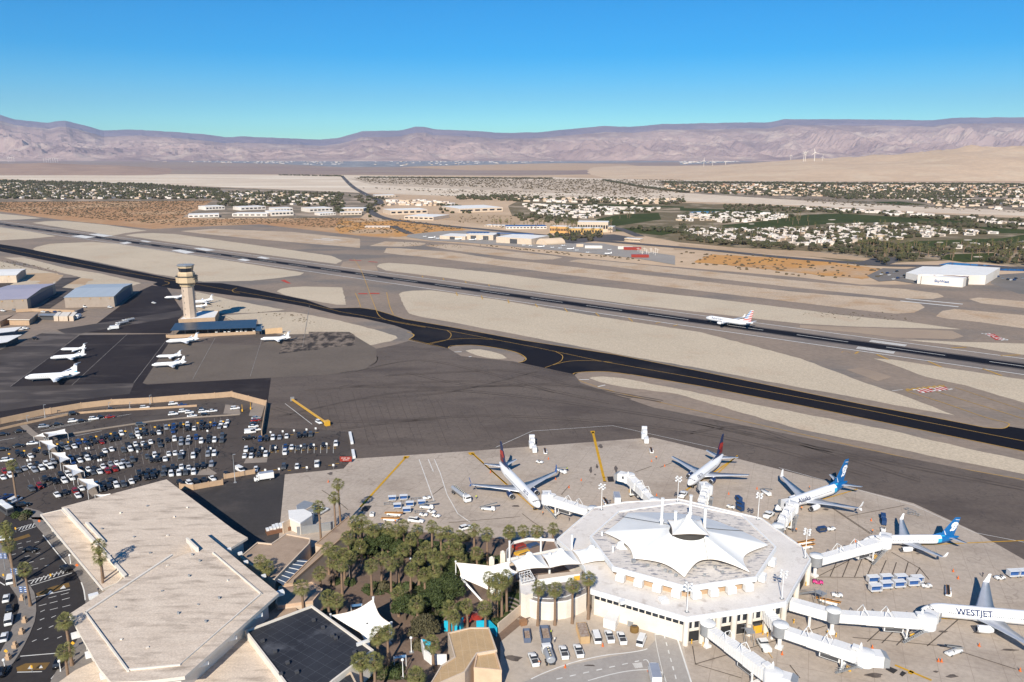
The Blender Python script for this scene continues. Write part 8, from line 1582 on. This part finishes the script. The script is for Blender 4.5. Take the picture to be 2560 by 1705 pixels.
# trees beyond: nearest as things, the rest as stuff
tz = [(zones[0],330),(zones[1],130),(zones[2],150),(wpoly('C',[(1250,930),(1700,990),(2355,960),(2600,960),(2600,1120),(2355,1110),(1850,1080),(1700,1060),(1400,1110),(1250,1040),(1180,990)]),230),(wpoly('C',[(0,850),(100,900),(350,955),(600,965),(1000,1000),(1200,985),(1250,1060),(900,1010),(400,985),(0,930)]),120),(wpoly('T',[(1100,70),(1300,60),(1700,90),(1800,150),(1640,160),(1200,130)]),60),(wpoly('T',[(1440,260),(1960,260),(1960,320),(1560,330),(1460,300)]),40),(wpoly('B',[(1900,840),(2355,860),(2355,890),(2100,880)]),40),(wpoly('C',[(300,690),(700,700),(1100,720),(1500,745),(1500,760),(900,745),(300,740)]),150),(wpoly('C',[(1300,760),(1980,790),(2000,850),(1700,840),(1500,800)]),90),(wpoly('B',[(0,620),(320,650),(330,690),(200,780),(180,700),(100,640)]),60),(wpoly('B',[(650,690),(880,700),(1000,730),(900,750),(700,750)]),60),(wpoly('C',[(1980,760),(2355,800),(2355,860),(2000,850)]),50)]
tp_ = []
for z_, n in tz: tp_ += scatter(z_, n, r9, GREEN)
tp_.sort(key=lambda p: p[1]); 
for i, p in enumerate(tp_[:290]):
    j = r9.randrange(6); t = thing('tree', '%s rounded tree among the houses and lawns beyond the airfield' % ('dark green' if j % 3 else 'brownish olive'), 'tree', (p[0],p[1],.1), r9.uniform(0,6), 'trees beyond the airfield', r9.uniform(.8,1.5)); child('crown', FT[j][0], t); child('trunk', FT[j][1], t)
mb = MB()
for p in tp_[290:]: blob(mb, p[0], p[1], 0, r9.uniform(3,6), r9.uniform(4,7), r9, r9.choice((0,0,1)))
for z_, n in ((wpoly('A', [(-300,520),(0,522),(500,535),(1000,548),(1500,585),(1600,690),(1450,652),(600,655),(0,650),(-300,650)]), 3000), (wpoly('A',[(1450,600),(2355,610),(2355,760),(2200,700),(1500,700)]), 520), (wpoly('C', [(-100,545),(2400,548),(2900,552),(2900,655),(2355,645),(1600,640),(1100,642),(600,632),(0,605)]), 1900), (wpoly('C',[(850,600),(1900,600),(2000,650),(1100,655)]), 500), (wpoly('B',[(800,630),(1180,630),(1500,660),(1180,668),(800,655)]), 160), (wpoly('C',[(1580,655),(2355,670),(2355,700),(1800,700)]), 130), (wpoly('B',[(1250,640),(2355,655),(2355,690),(1700,685)]), 150)):
    for p in scatter(z_, n, r9, GREEN): blob(mb, p[0], p[1], 0, r9.uniform(3,6.5), r9.uniform(4,8.5), r9, r9.choice((0,0,1)))
for a_, b_, n in (((1510,451),(1617,470),120),((1617,470),(1712,481),120),((1660,456),(2560,462),700),((900,444),(1379,447),400),((700,438),(860,441),60)):
    A, B = P(*a_), P(*b_)
    for i in range(n): p = A.lerp(B, (i+r9.random())/n); blob(mb, p.x+r9.uniform(-8,8), p.y+r9.uniform(-25,25), 0, r9.uniform(6,12), r9.uniform(4,8), r9, r9.choice((0,1)))
tag(mb.build('distant_woods', [TREED, TREEB]), 'dark mass of distant trees around the suburbs', 'trees', kind='stuff')
# desert scrub
mb = MB()
for z_, n, s_ in ((wpoly('A', [(-300,668),(0,672),(1450,660),(1300,740),(1200,830),(700,790),(0,730),(-300,700)]), 2600, 2.2), (wpoly('A',[(1250,790),(2355,775),(2355,860),(1900,820),(1200,835)]), 700, 1.8), (wpoly('B',[(0,790),(420,790),(880,850),(500,890),(0,880)]), 420, 2.0), (wpoly('B', [(90,505),(2355,520),(2355,610),(1900,615),(1200,580),(200,540)]), 2600, 4.0), (wpoly('C', [(0,1010),(600,1040),(1350,1110),(1450,1190),(900,1190),(0,1090)]), 130, 2.2), (wpoly('T',[(560,345),(1100,390),(1500,430),(2355,500),(2355,520),(1600,455),(1000,390)]), 60, 1.8), (wpoly('T',[(600,70),(1100,75),(1100,150),(500,150)]), 60, 2), (wpoly('B',[(620,620),(1200,610),(1300,640),(800,640)]),90,3), (wpoly('Y',[(0,60),(900,200),(900,240),(0,180)]),60,.8), (wpoly('N',[(650,680),(800,760),(2100,860),(2300,1000),(1900,1000),(1500,850)]),50,.7), (wpoly('Q',[(0,580),(1100,600),(1200,700),(0,640)]),60,.6), (wpoly('T',[(0,335),(600,360),(600,400),(0,380)]),60,.8), (wpoly('B', [(0,570),(2355,620),(2355,660),(900,620)]), 300, 3.5), (wpoly('C',[(700,640),(2355,720),(2355,745),(1000,690)]),200,3)):
    for p in scatter(z_, n, r9): blob(mb, p[0], p[1], -.1 if s_ > 1 else .25, s_*r9.uniform(.5,1.2), s_*r9.uniform(.45,.9), r9, 0)
tag(mb.build('desert_scrub', SCR), 'scattered low desert bushes on the sand', 'bushes', kind='stuff')
FP = palm_meshes(9, 5, R=2.6, nf=16, dead=.5); pz = [(wpoly('T',[(1480,190),(2080,170),(2100,250),(1990,270),(1480,270)]),70),(wpoly('C',[(1200,930),(1650,990),(1650,1060),(1300,1090),(1230,1040)]),70),(wpoly('C',[(1640,990),(2355,950),(2500,1000),(2500,1100),(1900,1090),(1700,1060)]),60),(zones[0],40),(wpoly('C',[(630,770),(900,770),(900,830),(630,830)]),16),(wpoly('B',[(1900,750),(2000,750),(2000,800),(1900,800)]),10),(wpoly('T',[(900,160),(1440,170),(1440,220),(900,200)]),26)]
i = 0
for z_, n in pz:
    for p in scatter(z_, n, r9):
        t = thing('palm_tree', 'distant slender palm among the hotels and lawns beyond the airfield', 'palm tree', (p[0],p[1],.1), r9.uniform(0,6), 'palms beyond the airfield', r9.uniform(.8,1.3))
        for nme, me in zip(('trunk','crown','dead_frond_skirt'), FP): child(nme, me, t)
# commercial and airport buildings beyond the runway
def farb(label, k, xa, ya, xb, yb, ytop, depth, wall=HW, roof=PURE, name='commercial_building', grp='commercial buildings beyond the airfield', doors=0, win=0):
    A, B = Q(k, xa, ya), Q(k, xb, yb); h = max(3, height_at(k, (xa+xb)/2, (ya+yb)/2, ytop)); d = (B-A).normalized(); n = Vector((-d.y, d.x, 0))
    if n.y < 0: n = -n
    t = bldg(name, label, '', [], h, wall, roof, world=[A, B, B+n*depth, A+n*depth], z0=.3, slab_t=.5, group=grp)
    if win: windows(t, A, B, h*.35, h*.7, win, gap=.35, off=.1, one=True, name='window_band')
    for i in range(doors): f = (i+.6)/(doors+.2); p = A.lerp(B, f)-n*.2; pbox(t, 'hangar_opening', (p.x,p.y,h*.38+.3), ((B-A).length*.2,.6,h*.76), DGREY, math.atan2(d.y,d.x))
    return t, h
CB = (('A',1290,780,1500,775,757,45),('A',1410,728,1540,722,700,45),('A',1590,770,1830,770,750,40),('A',1650,730,1820,722,703,45),('A',1860,768,2010,762,735,50),('A',1880,740,2005,735,712,40),('A',2120,742,2280,735,712,50),('A',2190,765,2300,760,745,30),('B',0,735,160,735,716,50),('B',0,762,150,760,742,30),('B',345,760,600,752,725,60),('B',440,790,640,797,770,70),('B',815,745,1115,735,712,110),('B',240,640,380,638,625,60),('B',990,840,1130,845,832,20),('B',170,850,340,850,838,14))
for a in CB:
    farb('%s%s pale commercial building from the left, %s' % (ordn(sorted(q[1] for q in CB if q[0] == a[0] and (q[2] > 755) == (a[2] > 755)).index(a[1])), ' front-row' if a[2] > 755 else ' back-row', 'by the left desert' if a[0] == 'A' else 'in the middle distance'), a[0], a[1], a[2], a[3], a[4], a[5], a[6], wall=HW if a[0] == 'A' else STUCCO, win=6)
for lb, k, xa, ya, xb, yb, yt, dp, wl, rf, drs in (('left cream museum hangar with a dark door','T',390,305,640,315,275,40,STUCCO,PURE,1),('middle cream museum hangar with two dark openings and solar panels','T',648,310,915,318,262,38,STUCCO,PURE,2),('right cream museum hangar with one dark opening','T',943,340,1290,362,292,55,STUCCO,PURE,1)):
    t, h = farb(lb, k, xa, ya, xb, yb, yt, dp, wl, rf, name='museum_hangar', grp=None, doors=drs)
    if 'solar' in lb:
        for i in range(7): p = Q(k, 670+i*32, 240, h+.5); pbox(t, 'solar_panel', (p.x,p.y,h+.9), (4.5,14,.2), BLUE, -.2)
    if 'right' in lb: p = Q(k, 1130, 252, h); pbox(t, 'solar_panel', (p.x,p.y,h+.3), (60,10,.2), BLUE, -.3)
qa, qb = Q('T',1335,355), Q('T',1440,365); t = thing('quonset_hut', 'sand-coloured arched shed right of the museum hangars', 'shed', qa); b = MB(); dd = Vector((28,14,0)); d = qb-qa
b.loft([[tuple(dd*j+d*(.5-.5*math.cos(a))+Vector((0,0,9*math.sin(a)))) for a in [q*math.pi/10 for q in range(11)]] for j in (0,1)], 0); b.build('arched_roof', HC, t); b = MB(); b.box((d.x/2,d.y/2-.4,3),(7,.3,6),math.atan2(d.y,d.x)); b.build('door', STUCCO, t)
for lb, k, xa, ya, xb, yb, yt, dp, wl, rf in (('long white office with blue roofs behind the museum hangars','T',1040,208,1440,205,180,30,HW,BLUE),('orange three-storey hotel wing, left one','T',1470,245,1650,250,182,22,paint('hotel_orange',(.62,.34,.12),.8),PURE),('orange hotel front with palms before it','T',1660,262,1990,262,200,25,mat('hotel_yellow',(.66,.42,.16),None,.05,.8,world=True),PURE),('tall cream hotel block behind the orange front','T',1740,235,2040,240,138,30,STUCCO,PURE),('cream hotel side block right of the orange front','T',1990,235,2085,238,185,25,STUCCO,PURE),('low peach wall building right of the hotel','T',2200,325,2355,335,300,12,HC,PURE)):
    farb(lb, k, xa, ya, xb, yb, yt, dp, wl, rf, name='hotel_building' if 'hotel' in lb else 'office_building', grp=None, win=12)
# museum aircraft, red containers
for i, (x, y) in enumerate(((700,310),(800,308),(845,300),(1130,335),(1220,362),(1290,368),(1370,378),(1500,385),(1580,390),(1660,400),(1740,412),(1850,432),(2030,445),(2060,408),(1610,365),(560,305),(480,292),(380,295),(300,290),(250,278))):
    airplane('museum_aircraft', 'old aircraft displayed on the museum apron, %s from the left' % ordn(sorted([700,800,845,1130,1220,1290,1370,1500,1580,1660,1740,1850,2030,2060,1610,560,480,380,300,250]).index(x)), ('T',x-26,y), ('T',x+26,y-6+(i%3)*6), 0, L=None, jet='mid' if i % 2 else True, winglet=None, engine=SILV if i % 3 else WHITE, wing_s=.42, base=.3, group='museum aircraft', cat='aircraft')
for k, x, y, L_, lb, m_ in (('T',2280,402,24,'upper red container by the museum apron',RED),('T',2355,475,22,'lower red container by the museum apron',RED),('T',1900,387,24,'long white container on the museum apron',HW),('T',1765,372,10,'tan container on the museum apron',HC),('T',2210,395,20,'white container left of the upper red one',HW)):
    p = Q(k,x,y,1.5); t = thing('shipping_container', lb, 'container', (p.x,p.y,.3), -.1); b = MB(); b.box((0,0,2),(L_,5,3.6)); b.build('container_body', m_, t); b = MB(); b.box((0,-2.6,2),(L_*.96,.12,.5)); b.build('rail', m_, t)
for i in range(26): pass
t = thing('antenna_field', 'field of small white antennas right of the lower red container', 'antennas', Q('T',2355,460)); 
for i in range(14): p = Q('B', 2040+i*10+(i%3)*4, 1010+(i%4)*9); b = MB(); b.tube((0,0,0),(0,0,6),.35,.1,5); b.box((0,0,4),(4,.3,.3)); o = b.build('antenna', HW, t, p-Vector(t.location))
# white airline hangar on the right
zS = 9.6
sk = bldg('airline_hangar', 'large white hangar complex at the right beyond the runway', '', [], zS, HW, PURE, fascia=HW, world=[Q('Q',1240,195,zS),Q('Q',1540,88,zS),Q('Q',2105,122,zS),Q('Q',1957,205,zS)], slab_t=.6)
an = bldg('airline_hangar', 'lower white annex with blue lettering in front of the white hangar', '', [], 9, HW, PURE, fascia=HW, world=[Q('Q',1280,205,9),Q('Q',1330,185,9),Q('Q',1775,212,9),Q('Q',1720,238,9)], slab_t=.6)
bldg('airline_hangar', 'low white office wing at the left of the white hangar', '', [], 6.5, HW, PURE, fascia=HW, world=[Q('Q',1115,175,6.5),Q('Q',1290,108,6.5),Q('Q',1470,112,6.5),Q('Q',1240,200,6.5)], slab_t=.4)
a_, b_ = Q('Q',1283,298,.3), Q('Q',1718,325,.3); d = (b_-a_).normalized(); me = text_mesh('SkyWest', 3.7, 'lettering', True); me.materials.append(BLUE); ca = Vector(an.location)
A9, B9 = Q('Q',1280,205,9), Q('Q',1720,238,9); d = (B9-A9); d.z = 0; ang = math.atan2(d.y,d.x); mid = A9.lerp(B9,.5); nn = Vector((d.y,-d.x,0)).normalized(); q = child('sign_lettering', me, an, (mid.x-ca.x+nn.x*.3, mid.y-ca.y+nn.y*.3, 4.6)); q.rotation_euler = (math.pi/2,0,ang)
p = Q('Q',1745,300,4)+Vector((0,0,0)); pbox(an, 'hangar_opening', (Q('Q',1745,310).x, Q('Q',1745,310).y, 3.5), (3.0,9,6.5), DGREY, ang)
for f in (.12,.75): p = Q('Q',1320+f*400,195+f*20,9); pbox(an, 'roof_panel', (p.x,p.y,9.1), (10 if f < .5 else 26,5,.3), MATS['brown_crate'], ang)
Gm('hangar_lot', [('Q', [(700,210),(870,130),(1120,140),(1290,105),(1240,300),(1000,260),(830,270)]), ('Q', [(2050,200),(2355,180),(2800,180),(2800,420),(2300,400),(2000,290)])], 15, mat('far_lot', (.20,.18,.165), (.17,.155,.14), .03, .9, world=True))
LOTC = [(855,190),(920,178),(990,172),(1020,160),(940,198),(1030,230),(1070,215),(1100,205),(985,240),(2080,215),(2130,235),(2190,245),(2220,250),(2255,250),(2340,235),(2270,235)]
for i, (x, y) in enumerate(LOTC): carpx('Q', x, y, (20,-3), 'suv' if i % 2 else 'sedan', ('white','blue','silver','black')[i % 4], 'car parked by the white airline hangar, %s' % ('left lot, ' if x < 1500 else 'right lot, ')+ordn(i), 'cars by the white airline hangar', z=.35)
# roads beyond with traffic
rdm = mat('far_road', (.115,.105,.105), (.09,.085,.085), .02, .9, world=True)
RD = [('X',855,441),('B',20,500),('B',80,560),('B',170,615),('B',270,665),('B',250,690),('B',195,700),('B',215,740),('B',330,787),('B',700,832),('B',1100,870),('B',1700,930),('B',2355,985),('C',300,1010),('C',700,1050),('C',1200,1090),('C',1400,1105),('C',1700,1110),('C',2700,1130)]
mb = MB(); rp_ = smoothline([Q(*a) for a in RD], 6); strip(mb, rp_, 20, .34); strip(mb, smoothline([Q('C',1200,1092),Q('C',1330,1090),Q('C',1450,1050)], 4), 34, .35); strip(mb, smoothline([Q('T',1640,190),Q('T',2080,190),Q('T',2300,260),Q('T',2355,280)], 4), 16, .33); strip(mb, smoothline([Q('B',480,890),Q('B',380,845),Q('B',370,835)],2), 14, .35); struct('far_roads', mb, rdm)
Gm('museum_apron', [('T', [(60,285),(80,262),(400,228),(700,222),(1430,262),(1500,300),(1560,330),(2000,350),(2355,420),(2700,470),(2700,560),(2355,500),(1900,450),(1600,425),(1100,378),(620,338),(300,320)])], 15, mat('museum_concrete', (.34,.31,.28), (.30,.275,.25), .03, .9, world=True, fine=.1, fscale=.3))
Gm('hotel_lot', [('T', [(1450,290),(1560,270),(2100,260),(2355,300),(2355,330),(1980,320),(1700,350),(1560,340)])], 15.5, rdm)
i = 0
for a, b_ in zip(rp_[:-1], rp_[1:]):
    A, B = Vector((*a,0)), Vector((*b_,0)); L_ = (B-A).length; n = int(L_/ (45 if A.y > 1500 else 110))
    for q in range(n):
        if i >= 110: break
        p = A.lerp(B, r9.random()); d = (B-A).normalized(); s_ = r9.choice((-1,1)); p += Vector((-d.y,d.x,0))*s_*5
        car((p.x,p.y,.36), math.atan2(d.y,d.x), r9.choice(['sedan','suv']), r9.choice(['white','black','silver','grey','red','white']), 'small distant car on the road beyond the airfield', 'cars on the far road', 'distant_car'); i += 1
# wind turbines
def turbine(k, x, yb, yt, dist, label, grp):
    X, Yb = px(k, x, yb); Yt = px(k, x, yt)[1]; p = ray_at(X, Yb, dist); h = (Yb-Yt)*dist/2045*.74; t = thing('wind_turbine', label, 'wind turbine', p, rnd.uniform(-.3,.3), grp)
    b = MB(); b.tube((0,0,-6),(0,0,h),h*.035,h*.022,8); b.build('tower', HW, t); b = MB(); b.box((0,-h*.02,h),(h*.05,h*.12,h*.05)); b.build('nacelle', HW, t); rt = rnd.uniform(0,2)
    for i in range(3): a = rt+i*2.094; M = Matrix.Rotation(a, 3, 'Y'); v = M @ Vector((0,0,h*.45)); w_ = M @ Vector((h*.03,0,0)); b = MB(); o_ = Vector((0,-h*.09,h)); b.loft([[o_-w_, o_-w_*.5+Vector((0,.8,0)), o_+w_], [o_+v*.95-w_*.2, o_+v, o_+v*.95+w_*.2]], 0, False); b.build('blade', HW, t)
for i, (x, yb, yt, ds) in enumerate(((162,440,370,8000),(222,438,382,8200),(310,436,383,8400),(757,390,340,7600),(846,390,318,7000),(857,390,315,7000),(918,406,308,6500),(972,408,348,6500))): turbine('C', x, yb, yt, ds, 'white wind turbine on the right, %s from the left' % ordn(i), 'wind turbines at right')
for i, (x, yb, yt) in enumerate([(57,396,355),(70,396,358),(83,396,356),(97,395,357),(302,405,368),(318,405,366),(333,404,368),(348,404,364),(365,404,362),(380,403,362),(396,403,364)]): turbine('A', x, yb, yt, 14500, 'tiny white wind turbine on the left horizon, %s from the left' % ordn(i), 'wind turbines at left')
# ground cover planting between the garden palms
mb = MB(); rg = random.Random(21)
for k, pts, n in (('H',[(820,520),(1680,560),(1690,700),(1480,720),(1300,640),(900,660)],900),('H',[(1480,640),(1680,660),(1640,900),(1500,1150),(1350,1100),(1200,1050),(1180,900),(1330,880)],900),('H',[(915,905),(930,870),(1000,830),(1180,850),(1300,835),(1160,925),(960,940)],180),('H',[(590,1190),(700,1120),(760,1010),(640,1000)],60),('H',[(830,1568),(1000,1500),(1180,1440),(1260,1568)],200),('H',[(1680,600),(1950,640),(1960,720),(1700,720)],120),('H',[(1900,1050),(2000,1080),(1950,1180),(1860,1120)],80)):
    for p in scatter(wpoly(k, pts), n, rg):
        s = rg.uniform(.3,.75); h = .6
        for q in range(5): a = rg.uniform(0,6.28); t_ = rg.uniform(.5,1); mb.add([(p[0],p[1],h),(p[0]+s*math.cos(a),p[1]+s*math.sin(a),h+s*t_),(p[0]+s*1.3*math.cos(a+.5),p[1]+s*1.3*math.sin(a+.5),h+s*.7*t_),(p[0]+s*.9*math.cos(a+1),p[1]+s*.9*math.sin(a+1),h+s*.2)], [(0,1,2,3)], rg.choice((0,0,1)))
tag(mb.build('ground_cover', [LEAF, LEAF2]), 'low mixed planting under the garden palms', 'plants', kind='stuff')
